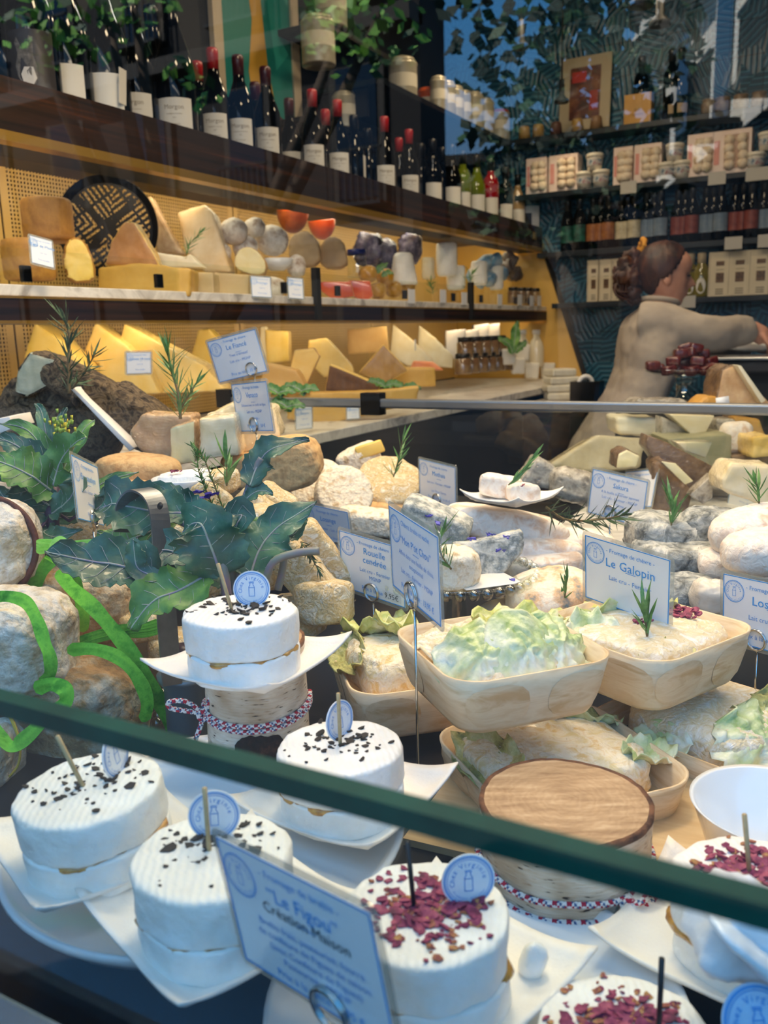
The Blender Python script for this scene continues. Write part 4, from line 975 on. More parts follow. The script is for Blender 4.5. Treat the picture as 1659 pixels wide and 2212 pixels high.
price_card((603, 1054), (701, 1069), (610, 1130), [(FC, .36, .085, 0), ('Bonde', .18, .15, 0), ('Fermier', -.02, .09, 1)],
    'price card half hidden at the back, left of the speckled disc', ring=None)
price_card((906, 991), (984, 1010), (908, 1075), [(FC, .36, .085, 0), ('Mothais', .17, .16, 0), ('Lait cru - Fermier - MGNP', -.04, .085, 1), ('Les Deux Sèvres', -.24, .085, 1), ('Prix à la pièce : 11,95 €', -.41, .09, 1)],
    'small price card right of the big round tipped cheese', ring=(.5, .0), zbase=1.0)
price_card((1282, 1013), (1400, 1041), (1271, 1106), [(FC, .36, .085, 0), ('Sakura', .19, .15, 0), ('A la feuille de cerisier japonais', .04, .08, 1), ('Lait cru - Fermier - MGNP', -.08, .085, 1), ('- L’Orme -', -.20, .085, 1), ('Prix les 1/2 : 6,00 €', -.32, .09, 0), ('Prix la pièce : 11,95 €', -.44, .09, 0)],
    'price card with six text lines above the rosemary branch', ring=(.42, .06), zbase=1.0)
price_card((1353, 1020), (1421.5, 1014), (1339, 1096), [(FC, .36, .085, 0)], 'price card half hidden behind the one above the rosemary branch', ring=None, fine=False)
price_card((1265, 1155), (1449, 1210), (1266, 1289), [(FC, .34, .09, 0), ('Le Galopin', .12, .19, 0), ('Lait cru - Fermier', -.08, .10, 1)],
    'large price card right behind the upper right veneer box', ring=None, sgn=-1)
price_card((1564, 1238.5), (1764, 1280), (1562, 1379), [(FC, .34, .09, 0), ('Losange', .12, .19, 0), ('Lait cru - Fermier', -.10, .10, 1), ('Prix à la pièce : 9,95€', -.38, .10, 1)],
    'price card cut by the right edge of the photo, above the white bowl', ring=(.40, .04), zbase=.972)
price_card((152.5, 982), (209, 1010), (168, 1121), [(FB, .36, .085, 0), ('Brousauthym', .17, .15, 0), ('Lait cru - Fermier - MGNP', -.04, .085, 1), ('- Provence -', -.24, .085, 1), ('Prix à la pièce', -.41, .09, 1)],
    'narrow angled price card among the green leaves on the left', ring=(.55, -.02), zbase=1.06, sgn=1)
price_card((448, 739), (551, 711), (475, 826), [(FC, .38, .085, 0), ('Le Fiancé', .20, .16, 0), ('Tout crémeux!', .02, .09, 1), ('Lait cru - MGNP', -.12, .09, 1), ('Prix au kilo : 35 €', -.42, .10, 0)],
    'tilted price card, highest of the front cards', ring=(.72, .05), zbase=1.2)
price_card((501, 831), (575.5, 823), (517, 932), [(FB, .38, .085, 0), ('Venaco', .20, .16, 0), ('Délicieux avec un confit de figue', .02, .075, 1), ('Lait cru - MGNP', -.12, .09, 1), ('- Corse -', -.26, .09, 1), ('Prix au kilo : 50 €', -.42, .10, 0)],
    'price card directly under the tilted highest one', ring=(.50, .05), zbase=1.12)
# ================================================================ MIDDLE OF THE DISPLAY
def film(m0, name, *cols, **k):
    "cheese under cling film: glossy clear coat with stretched wrinkles"
    if name in MATS: return MATS[name]
    m = M(name, *cols, rough=.5, coat=1, **k); n = m.node_tree; b = n.nodes['Principled BSDF']; L = n.links.new
    tcn = n.nodes.new('ShaderNodeTexCoord'); t = n.nodes.new('ShaderNodeTexNoise'); t.inputs['Scale'].default_value = 38; t.inputs['Distortion'].default_value = 2.5; t.inputs['Detail'].default_value = 3
    mp = n.nodes.new('ShaderNodeMapping'); mp.inputs['Scale'].default_value = (1, 1, 2.5); mp.inputs['Rotation'].default_value = (.3, .5, .2)
    L(tcn.outputs['Object'], mp.inputs[0]); L(mp.outputs[0], t.inputs['Vector'])
    bp = n.nodes.new('ShaderNodeBump'); bp.inputs['Distance'].default_value = .008; bp.inputs['Strength'].default_value = 1; L(t.outputs['Fac'], bp.inputs['Height']); L(bp.outputs[0], b.inputs['Coat Normal'])
    b.inputs['Coat Roughness'].default_value = .05
    return m
M_rindt = M('rind_tan', '#b98a52', '#d9b27a', '#c69a64', rough=.7, scale=45, bump=.6, bscale=110)
M_rindg = M('rind_grey_crust', '#8d8477', '#c9c0b2', '#a59b8c', '#6e6558', rough=.85, scale=55, bump=1, bscale=70, dist=.5, ramp=[.3, .45, .6, .75])
M_rindw = M('rind_white_grey', '#c0ac92', '#ebe1d0', '#cdb898', '#97806a', rough=.9, scale=38, bump=1, bscale=75, bd=.008, ramp=[.3, .45, .6, .75])
M_rindb = M('rind_brown_stone', '#8a6c4c', '#b08a5c', '#c9bba4', '#7c6a58', rough=.9, scale=32, bump=1, bscale=70, bd=.008, ramp=[.3, .45, .6, .75])
M_rindd = M('rind_dark_mould', '#241c14', '#4a3c2a', '#75634a', '#3a2e22', rough=.95, scale=60, bump=1, bscale=70, dist=1, bd=.01)
M_bw = M('bloomy_wrinkled', '#f2e2bf', '#d9b87c', '#f8efda', rough=.6, scale=55, bump=1, bscale=150, dist=1.5)
M_bw2 = M('bloomy_speckled', '#efe0c4', '#f6ecd8', '#cdb084', '#8a8480', rough=.65, scale=70, bump=1, bscale=150, ramp=[.3, .5, .66, .76])
M_bg = M('bloomy_grey_blue', '#f0ebdf', '#cfccc0', '#7f8684', '#f5f0e6', rough=.7, scale=50, bump=1, bscale=140, ramp=[.3, .45, .58, .75])
M_ash = M('ash_crust', '#4c4f4e', '#9a9c98', '#d9d6cc', '#3a3c3c', rough=.85, scale=45, bump=1, bscale=90, dist=1, ramp=[.32, .47, .62, .75])
M_pinkw = M('pinkish_white_rind', '#efdccb', '#f8efe4', '#e2c3a8', rough=.7, scale=35, bump=.8, bscale=110, dist=.6)
M_paste = M('paste_ivory', '#f3e6b8', '#eedda0', rough=.45, scale=25, bump=.15); M_pastey = M('paste_yellow', '#efc556', '#f4d274', rough=.4, scale=20)
M_pastew = M('paste_white', '#f4ecd2', '#ece0bc', rough=.45, scale=25)
F_iv = film(0, 'film_ivory', '#ecd8a6', '#f4e6c4', scale=25); F_tan = film(0, 'film_tan', '#b98f60', '#d6b486', scale=30); F_yel = film(0, 'film_yellow', '#efc25a', '#f4d078', scale=20)
F_brn = film(0, 'film_brown', '#5a4330', '#8a6c4c', scale=40); F_grn = film(0, 'film_sage', '#a9a98a', '#c6c2a2', scale=25); F_gry = film(0, 'film_grey', '#8d867a', '#bdb4a2', '#6e665a', scale=45)
M_glassy = glassmat('pressed_glass', (.90, .93, .90), .14, .02)
CH = 'cheese'
def rise(nm, c, d, label):
    o = box('display_riser', M_black, c, d); return tag(o, label, 'riser')
# ---- pile of stone-like loaves at the left edge -----------------------------------
def loaf(px, py, d, r, rot, mat, seed, label, e1=.5, nz=.006, ns=26):
    o = SQ('grey_loaf_cheese', mat, P(px, py, d), r, e1, .85, rot, nz, ns, seed, 120, 70); return tag(o, label, CH, 'stone like loaf cheeses piled at the left edge')
loaf(175, 1522, .90, (.068, .058, .054), (0, 4, -20), M_rindb, 3, 'lowest brown grey loaf cheese right behind the leftmost white cheese')
loaf(165, 1312, 1.0, (.066, .056, .048), (0, 8, 20), M_rindb, 5, 'tan loaf cheese wrapped round the middle with green raffia, behind the others')
loaf(28, 1386, .86, (.060, .052, .050), (4, 4, -10), M_rindw, 7, 'whitish loaf cheese at the left edge with a green ribbon down its face')
loaf(-18, 1182, .93, (.050, .050, .050), (0, 6, 0), M_rindw, 9, 'round whitish cheese tied with brown cord at the left edge', .8)
loaf(-22, 1640, .82, (.028, .04, .030), (0, 4, 0), M_rindw, 11, 'small grey loaf end at the left edge below the glass edge', .7)
# brown cord round the upper one
cc = P(-18, 1182, .93); pts = []
for k in range(15):
    a = math.radians(110 - k * 14); pts.append(cc + RM @ Vector((.0535 * math.cos(a), .0535 * math.sin(a), .014)))
g = G(); o0 = pts[0]; LF = [x for x in bpy.data.objects if x.get('label') == 'round whitish cheese tied with brown cord at the left edge'][0]; bpy.context.view_layer.update(); g.tube([LF.matrix_world.inverted() @ p for p in spl(pts, 4)], .0035, 8); g.make('brown_cord', M('cord_brown', '#4a2418', '#6b3826', rough=.7, scale=120, bump=.6), LF)
def rib(px, ds, w, label, **k): return ribbon([P(x, y, d) for (x, y), d in zip(px, ds)], w, label, **k)
rib([(-40, 1298), (10, 1288), (55, 1300), (80, 1340), (95, 1385), (108, 1420), (108, 1455), (88, 1480)], [.81, .80, .80, .795, .792, .79, .795, .81], .008, 'bright green ribbon down the face of the whitish loaf', fold=.2)
rib([(128, 1230), (150, 1265), (200, 1310), (245, 1362), (290, 1420), (330, 1490), (360, 1545), (378, 1580)], [.92, .90, .87, .86, .855, .86, .87, .88], .0105, 'long bright green ribbon running diagonally down to the stump', fold=.2)
rib([(70, 1275), (90, 1235), (110, 1210), (100, 1225)], [.94, .93, .93, .93], .010, 'short green ribbon bend beside the whitish round cheese', fold=.3)
rib([(158, 1240), (172, 1290), (180, 1335), (178, 1365)], [.93, .935, .935, .94], .009, 'green ribbon hanging down the tan loaf', fold=.3)
rib([(145, 1405), (200, 1402), (255, 1420), (295, 1460), (318, 1515), (310, 1560)], [.85, .845, .84, .84, .845, .85], .009, 'green ribbon arching over the lowest brown loaf', fold=.3)
for k in range(4):
    rib([(148, 1395 + k * 5), (190, 1375 + k * 4), (250, 1358 + k * 5), (310, 1352 + k * 6), (345, 1342 + k * 7)], [.88, .89, .9, .905, .91], .005, 'thin loose green raffia strands between the loaves', seed=k, group='loose raffia strands')
for k in range(4):
    rib([(78, 1170 + k * 7), (110, 1172 + k * 5), (150, 1175 + k * 5), (220, 1172 + k * 7), (300, 1178 + k * 6), (338, 1190 + k * 5)], [.91, .905, .9, .9, .905, .91], .005, 'knotted band of thin yellow green raffia below the green leaves', seed=k + 4, mat=M('raffia_light', '#8fd83c', '#b2e85c', '#6fc02c', rough=.4, scale=40), group='knotted raffia band')
rib([(122, 1200), (118, 1180), (130, 1170), (142, 1180), (132, 1192), (120, 1188)], [.895] * 6, .008, 'small raffia knot at the end of the yellow green band', mat=M('raffia_light'))
rib([(75, 1490), (110, 1478), (140, 1490), (140, 1520), (100, 1550), (60, 1590), (25, 1612), (0, 1590), (-20, 1560)], [.80, .79, .785, .785, .785, .785, .785, .79, .8], .0095, 'looped green ribbon passing behind the glass edge at lower left', fold=.3, twist=40)
for k in range(2):
    pts = spl([P(x, y, .80) for x, y in ((0, 1530), (22, 1545 + k * 6), (42, 1600 + k * 5), (40, 1650), (20, 1678))], 6); g = G(); g.tube([p - pts[0] for p in pts], .0011, 6); tag(g.make('yellow_string', M('string_yellow', '#d9b23a', rough=.6), loc=pts[0]), 'thin yellow string dangling at the left edge below the glass edge', 'string', 'yellow strings')
# steel strap arch
Wd = (Vector((RM[0][0], RM[1][0], 0)) * .72 + Vector((0, 0, 1)).cross(Vector((RM[0][0], RM[1][0], 0))) * .70).normalized()
def strap(path, w, t, label):
    p_ = [P(*q) for q in path]; o = p_[-1]; p_ = spl(p_, 5); vs = []; n = len(p_)
    for i, p in enumerate(p_):
        T_ = (p_[min(i + 1, n - 1)] - p_[max(i - 1, 0)]).normalized(); S_ = (Wd - T_ * Wd.dot(T_)).normalized(); N_ = S_.cross(T_)
        for sx, sz in ((-1, -1), (1, -1), (1, 1), (-1, 1)): vs.append(p - o + S_ * w / 2 * sx + N_ * t / 2 * sz)
    fs = [(i * 4 + k, i * 4 + (k + 1) % 4, (i + 1) * 4 + (k + 1) % 4, (i + 1) * 4 + k) for i in range(n - 1) for k in range(4)] + [(0, 1, 2, 3), tuple((n - 1) * 4 + k for k in (3, 2, 1, 0))]
    return tag(ob('steel_bracket', vs, fs, M('steel_dull', '#8d9093', '#74787c', rough=.35, metal=.85, scale=20), None, False, None, o), label, 'bracket')
sb_ = strap([(266, 1150, .86), (270, 1095, .86), (284, 1068, .855), (305, 1058, .85), (330, 1072, .84), (344, 1110, .835), (352, 1200, .83), (360, 1330, .825), (372, 1480, .82)], .020, .0022, 'curved grey steel strap with a hole, rising between the leaves and the white cheese')
bh = G().lathe([(0, 0), (.0030, 0), (.0036, .0008)], 16).make('bolt_hole', M_black, sb_); bh.location = P(347, 1093, .822) - sb_.location; bh.rotation_euler = vrot(70, 0, -30)
# glass bead string and purple jar beside the stump
for i, (x, y) in enumerate(((343, 1545), (343, 1520), (352, 1500), (340, 1562))):
    o = SQ('glass_bead', M_glassy, P(x, y, .90), (.0065,) * 3, 1, 1, (0, 0, 0), 0, 1, 1, 20, 12); tag(o, 'clear glass bead hanging behind the green ribbon, left of the stump', 'bead', 'hanging glass beads')
e = empty('lidded_pot', PZ(412, 1600, .975), label='grey pot with a dark purple top just left of the birch stump', cat='pot')
G().lathe([(.020, 0), (.022, .004), (.022, .060), (.027, .068), (.028, .073), (.020, .074)], 36).make('pot', M('pot_grey', '#7c868c', rough=.35, metal=.4), e)
G().lathe([(.017, .074), (.017, .094), (.012, .100), (0, .101)], 30).make('purple_top', M('purple_top', '#2c1634', rough=.35), e)
# ---- green kale plants ------------------------------------------------------------
k1 = empty('kale_plant', P(120, 1165, 1.0), label='leafy green kale plant with yellow flower buds above the loaves at left', cat='plant', group='kale plants')
def KL(e, px, ds, w, mat, seed, **k): return kale_leaf(e, [P(x, y, d) for (x, y), d in zip(px, ds)], w, mat, seed, **k)
D1 = [1.0, 1.0, 1.0, .98]
KL(k1, [(110, 1060), (70, 1030), (20, 1005), (-30, 990)], [1.0, .98, .97, .97], .026, M_kale2, 1)
KL(k1, [(112, 1050), (85, 1010), (40, 965), (-10, 945)], [1.03, 1.03, 1.03, 1.03], .020, M_kale, 2)
KL(k1, [(118, 1045), (100, 985), (60, 930), (0, 915)], [1.05, 1.06, 1.07, 1.08], .014, M_kale2, 3, amp=.1)
KL(k1, [(115, 1050), (130, 1000), (160, 960), (185, 945)], [1.0, 1.0, .99, .98], .022, M_kale2, 4)
KL(k1, [(120, 1050), (150, 990), (180, 930), (205, 908)], [1.06, 1.07, 1.08, 1.09], .012, M_kale2, 5, amp=.1)
KL(k1, [(112, 1110), (145, 1085), (165, 1050), (160, 1020)], [.99, .98, .97, .97], .020, M_kale, 6)
KL(k1, [(115, 1140), (95, 1150), (120, 1160), (180, 1145)], [1.0, .98, .97, .97], .014, M_kale, 7)
KL(k1, [(105, 1110), (60, 1105), (20, 1085), (-10, 1050)], [1.0, .99, .98, .98], .018, M_kale, 8)
KL(k1, [(120, 1045), (100, 940), (90, 890), (75, 872)], [1.07, 1.08, 1.09, 1.09], .008, M_kale, 9, amp=.05)
KL(k1, [(120, 1045), (125, 950), (135, 900), (145, 880)], [1.07, 1.08, 1.09, 1.09], .008, M_kale, 10, amp=.05)
KL(k1, [(110, 1095), (60, 1060), (30, 1030), (-30, 1040)], [1.0, .99, .98, .97], .022, M_kale, 11)
KL(k1, [(125, 1090), (180, 1075), (230, 1040), (300, 1020)], [1.02, 1.03, 1.04, 1.05], .010, M_kale2, 12)
KL(k1, [(125, 1120), (190, 1110), (230, 1080), (225, 1050)], [1.01, 1.0, 1.0, 1.0], .016, M_kale, 13)
o = k1.location; g = G(); g.tube([P(118, 1180, 1.0) - o, P(112, 1110, 1.0) - o, P(118, 1050, 1.02) - o, P(122, 960, 1.07) - o], [.007, .008, .006, .002], 10); g.tube([P(112, 1110, 1.0) - o, P(80, 1150, .98) - o, P(75, 1180, .97) - o], .002, 6); g.tube([P(112, 1100, 1.0) - o, P(150, 1125, .98) - o, P(185, 1100, .97) - o], .002, 6)
g.make('purple_stem', M('kale_stem', '#3a2440', '#55405c', rough=.5, scale=50), k1)
rnd = random.Random(4); g = G()
for k in range(60):
    q = P(128 + rnd.gauss(0, 15), 922 + rnd.gauss(0, 12), 1.08 + rnd.uniform(-.02, .02)) - o; g.tube([q, q + Vector((rnd.uniform(-.001, .001), 0, .005))], [.0014, .0018], 5, rnd.choice((0, 0, 1)))
f = g.make('flower_buds', [M('bud_green', '#9fb845', rough=.5), M('bud_yellow', '#e2cf3a', rough=.5)], k1); tag(f, 'cluster of yellow green flower buds', kind='stuff')
k2 = empty('kale_plant', P(500, 1250, .80), label='dark blue green kale branch with long leaves spreading behind the topmost white cheese', cat='plant', group='kale plants')
KL(k2, [(345, 1255), (270, 1225), (180, 1210), (97, 1192)], [.80, .79, .78, .77], .026, M_kale, 21)
KL(k2, [(478, 1245), (455, 1180), (430, 1130), (395, 1150)], [.80, .79, .79, .80], .030, M_kale, 22)
KL(k2, [(480, 1200), (500, 1130), (520, 1120), (440, 1225)], [.82, .81, .8, .8], .016, M_kale, 23)
KL(k2, [(450, 1240), (390, 1275), (330, 1300), (282, 1360)], [.80, .785, .775, .77], .026, M_kale2, 24, lobes=8)
KL(k2, [(540, 1250), (560, 1190), (600, 1140), (685, 1085)], [.82, .83, .84, .85], .026, M_kale, 25)
KL(k2, [(520, 1240), (530, 1190), (550, 1150), (590, 1120)], [.84, .85, .86, .87], .024, M_kale2, 26)
KL(k2, [(540, 1050), (560, 1000), (590, 970), (668, 950)], [.86, .87, .87, .88], .016, M_kale, 27)
KL(k2, [(530, 1080), (550, 1065), (570, 1060), (590, 1068)], [.86, .86, .86, .86], .008, M_kale, 28)
KL(k2, [(405, 1110), (330, 1105), (250, 1090), (215, 1100)], [.86, .86, .86, .87], .030, M_kale, 29, shape=1)
KL(k2, [(380, 1120), (300, 1160), (250, 1170), (210, 1150)], [.88, .89, .9, .9], .024, M_kale2, 30)
KL(k2, [(350, 1250), (300, 1230), (290, 1190), (288, 1165)], [.79, .79, .79, .79], .010, M_kale, 31)
KL(k2, [(450, 1230), (400, 1200), (340, 1190), (310, 1230)], [.83, .83, .83, .83], .020, M_kale, 32)
KL(k2, [(430, 1290), (400, 1240), (390, 1200), (420, 1170)], [.84, .84, .84, .84], .024, M_kale2, 33)
KL(k2, [(500, 1260), (480, 1230), (500, 1180), (540, 1170)], [.85, .86, .86, .86], .020, M_kale, 34)
KL(k2, [(620, 1160), (640, 1150), (650, 1120), (640, 1090)], [.85, .85, .86, .86], .008, M_kale, 35)
KL(k2, [(430, 1110), (400, 1090), (350, 1070), (260, 1060)], [.9, .9, .9, .9], .016, M_kale, 36)
o = k2.location; g = G()
for pp_, rr_ in (([(400, 1260, .81), (345, 1255, .80), (280, 1228, .79)], .0035), ([(515, 1290, .84), (522, 1200, .85), (520, 1120, .86), (545, 1030, .87), (565, 990, .87)], .004), ([(600, 1275, .86), (612, 1220, .86), (620, 1150, .86)], .004), ([(570, 1270, .80), (590, 1215, .79), (640, 1195, .79), (690, 1190, .79)], .004), ([(490, 1290, .81), (485, 1240, .8), (478, 1200, .8)], .005), ([(505, 1290, .85), (508, 1160, .86)], .0045), ([(430, 1150, .86), (385, 1125, .86), (330, 1110, .86)], .004)):
    q = spl([P(*t) - o for t in pp_], 5); g.tube(q, rr_ * .95, 8)
g.make('stems', M('kale_stem2', '#7d8a70', '#8c7488', rough=.5, scale=30), k2)
# ---- back-left heap -----------------------------------------------------------------
rise(0, (-1.0, 1.27, 1.035), (.44, .30, .10), 'black step under the wrapped cheeses behind the kale plants')
def T(name, mats, pts, d, th, label, cat=CH, group=None, **k): return tag(trace(name, mats, pts, d, th, **k), label, cat, group)
def B_(name, mat, px, py, d, r, rot, label, e1=.5, e2=.6, nz=.003, ns=35, seed=1, cat=CH, group=None, nu=48, nv=24): return tag(SQ(name, mat, P(px, py, d), r, e1, e2, rot, nz, ns, seed, nu, nv), label, cat, group)
B_('mouldy_log_cheese', M_rindd, 140, 905, 1.50, (.105, .05, .058), (0, 22, 6), 'large dark mould crusted cheese behind the kale at left', .5, .6, .006, 25, 2)
B_('mouldy_log_cheese', M_rindd, 258, 885, 1.40, (.072, .045, .034), (0, 34, 6), 'dark mould crusted slab leaning on the slanted white tray', .5, .5, .005, 30, 3)
B_('mouldy_log_cheese', M_rindd, 300, 905, 1.44, (.068, .045, .040), (0, 38, 6), 'second dark crusted slab behind the slanted tray', .5, .5, .005, 30, 4)
T('wrapped_cheese_piece', [F_grn, M_rindd], [(35, 800), (60, 757), (125, 775), (118, 830), (60, 860), (28, 850)], 1.42, .07, 'glossy wrapped piece of soft ivory cheese high at the left', side=1, bevel=.008, seg=3)
B_('mouldy_log_cheese', M_rindd, 165, 825, 1.46, (.06, .04, .030), (0, 30, 10), 'dark crusted cheese carrying the rosemary at upper left', .5, .6, .005, 30, 6)
T('slanted_tray', [M_plate], [(150, 838), (160, 838), (290, 968), (280, 975)], 1.33, .10, 'thin white tray tipped on edge between the dark cheeses', 'tray', bevel=.001)
T('slanted_tray', [M_plate], [(-10, 905), (20, 900), (30, 925), (-10, 940)], 1.30, .08, 'white tray corner peeping in at the left edge', 'tray', bevel=.001)
B_('tan_wheel_cheese', M_rindt, 300, 1020, 1.25, (.062, .05, .026), (0, 4, 0), 'flat tan wheel under the wrapped wedge, behind the kale', .6, 1, .002, 30, 5)
T('wrapped_wedge', [F_tan, M_paste], [(277, 935), (310, 893), (415, 898), (418, 990), (365, 1005), (300, 975)], 1.30, .06, 'film wrapped tan rind wedge left of the pale cut block', side=0, bevel=.006, seg=3)
T('cut_cheese_face', [M_paste, F_tan], [(365, 925), (420, 908), (422, 1000), (368, 1006)], 1.27, .04, 'cut ivory end of the tan rind wedge under the rosemary', side=1, bevel=.004)
T('wrapped_cheese_block', [F_iv], [(428, 905), (506, 895), (518, 985), (432, 992)], 1.26, .07, 'square pale ivory cheese block in shiny film', bevel=.005)
T('wrapped_wedge', [F_iv, M_rindt], [(440, 900), (500, 870), (590, 880), (605, 945), (520, 985), (505, 900)], 1.34, .08, 'beige wedge behind the shiny ivory block', side=0, bevel=.006)
T('tan_half_wheel', [M_rindt, M_rindt], [(540, 975), (590, 955), (640, 948), (680, 965), (693, 1010), (690, 1045), (600, 1075), (545, 1060)], 1.28, .09, 'large tan half wheel behind the upright kale stem', side=1, bevel=.012, seg=4, rnd=1)
T('tan_half_wheel', [M_rindt, M_rindt], [(470, 990), (560, 985), (560, 1060), (480, 1060)], 1.30, .08, 'tan wheel piece behind the thin rosemary leaves', side=1, bevel=.01, seg=4)
e = empty('small_white_bowl', P(400, 1075, 1.12), label='small white bowl holding a white cheese, below the wrapped wedges', cat='bowl')
G().lathe([(0, 0), (.018, 0), (.030, .012), (.042, .026), (.040, .027), (.028, .015), (0, .006)], 36, cap=False).make('bowl', M_ceram, e)
B_('white_cheese', M_fresh, 400, 1040, 1.12, (.034, .028, .013), (0, -4, 0), 'soft white cheese in the small white bowl', .35, .6, .002, 60, 3)
f = flakes(16, .010, [0], .003, 61).make('petal_cluster', M_petal, smooth=False, loc=P(378, 1018, 1.10)); tag(f, 'small cluster of red purple petals on the cheese in the small bowl', 'petals', kind='stuff')
B_('white_cheese', M_bw, 470, 1042, 1.14, (.03, .03, .016), (0, -10, 0), 'white cheese with petals right of the small bowl', .5, .7, .003, 50, 4)
T('bloomy_wedge', [M_bw], [(405, 1160), (415, 1060), (440, 1038), (478, 1050), (530, 1100), (545, 1170), (480, 1180)], 1.06, .035, 'upright bloomy wedge behind the thyme and violet flowers', bevel=.010, seg=3, rnd=1, yaw=20, pitch=-8)
B_('bloomy_brick', M_bw, 560, 1110, 1.08, (.034, .022, .022), (10, 40, 10), 'white wrinkled brick leaning behind the upright kale stem', .4, .4, .003, 45, 8)
B_('bloomy_brick', M_bw, 585, 1100, 1.11, (.03, .022, .028), (10, 30, -10), 'second white wrinkled brick behind the upright kale stem', .4, .4, .003, 45, 9)
B_('bloomy_brick', M_bw, 655, 1240, .98, (.048, .020, .022), (6, 52, 6), 'long wrinkled golden edged brick standing tilted right of the kale', .3, .35, .0025, 60, 10)
B_('bloomy_brick', M_bw, 690, 1205, 1.02, (.046, .020, .022), (6, 58, 10), 'pale yellow brick behind the tilted golden edged brick', .3, .35, .002, 60, 11)
B_('round_bloomy_cheese', M_bw, 700, 1300, .97, (.034, .034, .024), (-10, 0, 0), 'low round wrinkled cheese under the tilted brick', .4, 1, .003, 50, 12)
B_('round_bloomy_cheese', M_bw, 640, 1330, 1.0, (.036, .036, .022), (0, 0, 0), 'wrinkled round cheese hidden behind the topmost white cheese', .4, 1, .003, 50, 13)
B_('bloomy_wedge', M_bw, 560, 1180, 1.05, (.04, .03, .05), (0, 10, 0), 'tall bloomy cheese behind the kale leaves', .5, .5, .003, 45, 14)
B_('embossed_cheese', M('embossed_cream', '#f2e2c2', '#e6cfa2', rough=.55, scale=60, bump=1, bscale=55, btype='wave'), 305, 1290, 1.02, (.032, .028, .028), (0, 0, 0), 'cream cheese with maze like relief behind the left raffia', .4, .7, .001, 40, 15)
B_('round_bloomy_cheese', M_bw, 310, 1345, 1.0, (.034, .03, .018), (0, 0, 0), 'bloomy cheese under the maze patterned one', .5, .8, .003, 50, 16)
B_('round_bloomy_cheese', M_bw, 420, 1200, 1.06, (.05, .035, .05), (0, 0, 0), 'cream bloomy cheese seen between the kale leaves', .5, .6, .003, 40, 17)
B_('tan_wheel_cheese', M_rindt, 250, 1090, 1.16, (.06, .05, .03), (0, 0, 0), 'tan wheel behind the narrow angled price card among the leaves', .5, 1, .003, 40, 18)
B_('round_bloomy_cheese', M_bw, 180, 1140, 1.14, (.06, .04, .035), (0, 0, 0), 'cream cheese peeping between the kale stems at left', .5, .8, .003, 40, 19)
B_('round_bloomy_cheese', M_bw, 380, 1400, 1.0, (.03, .03, .02), (0, 0, 0), 'golden cheese beside the steel strap above the plate', .5, .8, .003, 40, 20)
# ---- centre cluster -------------------------------------------------------------------
B_('round_bloomy_cheese', M_bw, 840, 1048, 1.560, (0.0588, 0.0588, 0.0228), (38, 8, 0), 'big round wrinkled cheese tipped up, topped with rosemary', .35, 1, .0025, 50, 21, nu=64)
B_('round_bloomy_cheese', M_bw, 860, 1062, 1.608, (0.0600, 0.0600, 0.0228), (30, 4, 0), 'round cheese stacked behind the big tipped one', .35, 1, .0025, 50, 22)
T('cut_round_cheese', [M_pastey, M_bw2], [(765, 968), (822, 950), (833, 975), (775, 995)], 1.595, .014, 'yellow cut face of the small cheese on top of the round ones', side=0, bevel=.003)
B_('cut_round_cheese', M_bw2, 775, 992, 1.626, (0.0408, 0.0264, 0.0240), (8, -24, 0), 'small rinded cut cheese perched above the big round cheese', .4, .6, .002, 60, 23)
B_('speckled_cheese_disc', M_bw2, 690, 1052, 1.488, (0.0504, 0.0504, 0.0144), (58, -8, 10), 'left speckled white disc in the centre of the display', .4, 1, .002, 55, 24)
B_('speckled_cheese_disc', M_bw2, 742, 1068, 1.464, (0.0504, 0.0504, 0.0168), (62, 8, 20), 'right speckled white disc leaning by the big round cheese', .4, 1, .002, 55, 25)
B_('speckled_brick', M_bw2, 795, 1125, 1.392, (0.0480, 0.0300, 0.0192), (0, 8, -10), 'rough white brick behind the card with handwritten price', .4, .4, .003, 60, 26)
B_('tan_wheel_cheese', M_rindt, 800, 1100, 1.560, (0.0840, 0.0600, 0.0240), (0, 4, 0), 'pale tan wheel below the round cheeses', .5, .8, .003, 60, 27)
st2 = empty('beaded_glass_stand', P(985, 1242, 1.03), label='clear glass cake stand with a beaded rim, carrying grey blue goat cheeses', cat='cake stand')
zz = st2.location.z - .972
G().lathe([(0, -.002), (.078, -.002), (.090, .004), (.091, .006), (.084, .004), (.076, .0015), (0, .0015)], 56, cap=False).make('plate', M_glassy, st2)
for k in range(40):
    a = 2 * math.pi * k / 40
    if k == 0: bead = SQ('rim_bead', M_glassy, (0, 0, 0), (.0064,) * 3, 1, 1, Matrix.Identity(3), 0, 1, 1, 14, 8, st2)
    else: bead = bead.copy(); COL.objects.link(bead)
    bead.location = (.0955 * math.cos(a), .0955 * math.sin(a), .003)
G().lathe([(.012, -.003), (.010, -.02), (.014, -zz * .5), (.010, -zz + .02), (.045, -zz + .002), (.045, -zz)], 32).make('stem', M_glassy, st2)
tag(box('paper_sheet', M_white, st2.location + Vector((.045, -.02, .0035)), (.07, .05, .0006), rotz=math.radians(YAW + 20)), 'white paper slip on the beaded glass stand', 'paper')
B_('ash_goat_cheese', M_bw2, 972, 1225, .985, (.034, .034, .022), (0, 4, 0), 'round grey white goat cheese at the front of the beaded stand', .4, 1, .003, 55, 31)
T('ash_goat_wedge', [M_bg], [(968, 1200), (975, 1172), (1068, 1160), (1132, 1142), (1134, 1195), (1075, 1250), (985, 1248)], 1.02, .05, 'blue grey goat cheese block with cornflower petals on the beaded stand', bevel=.006, seg=3, pitch=-14)
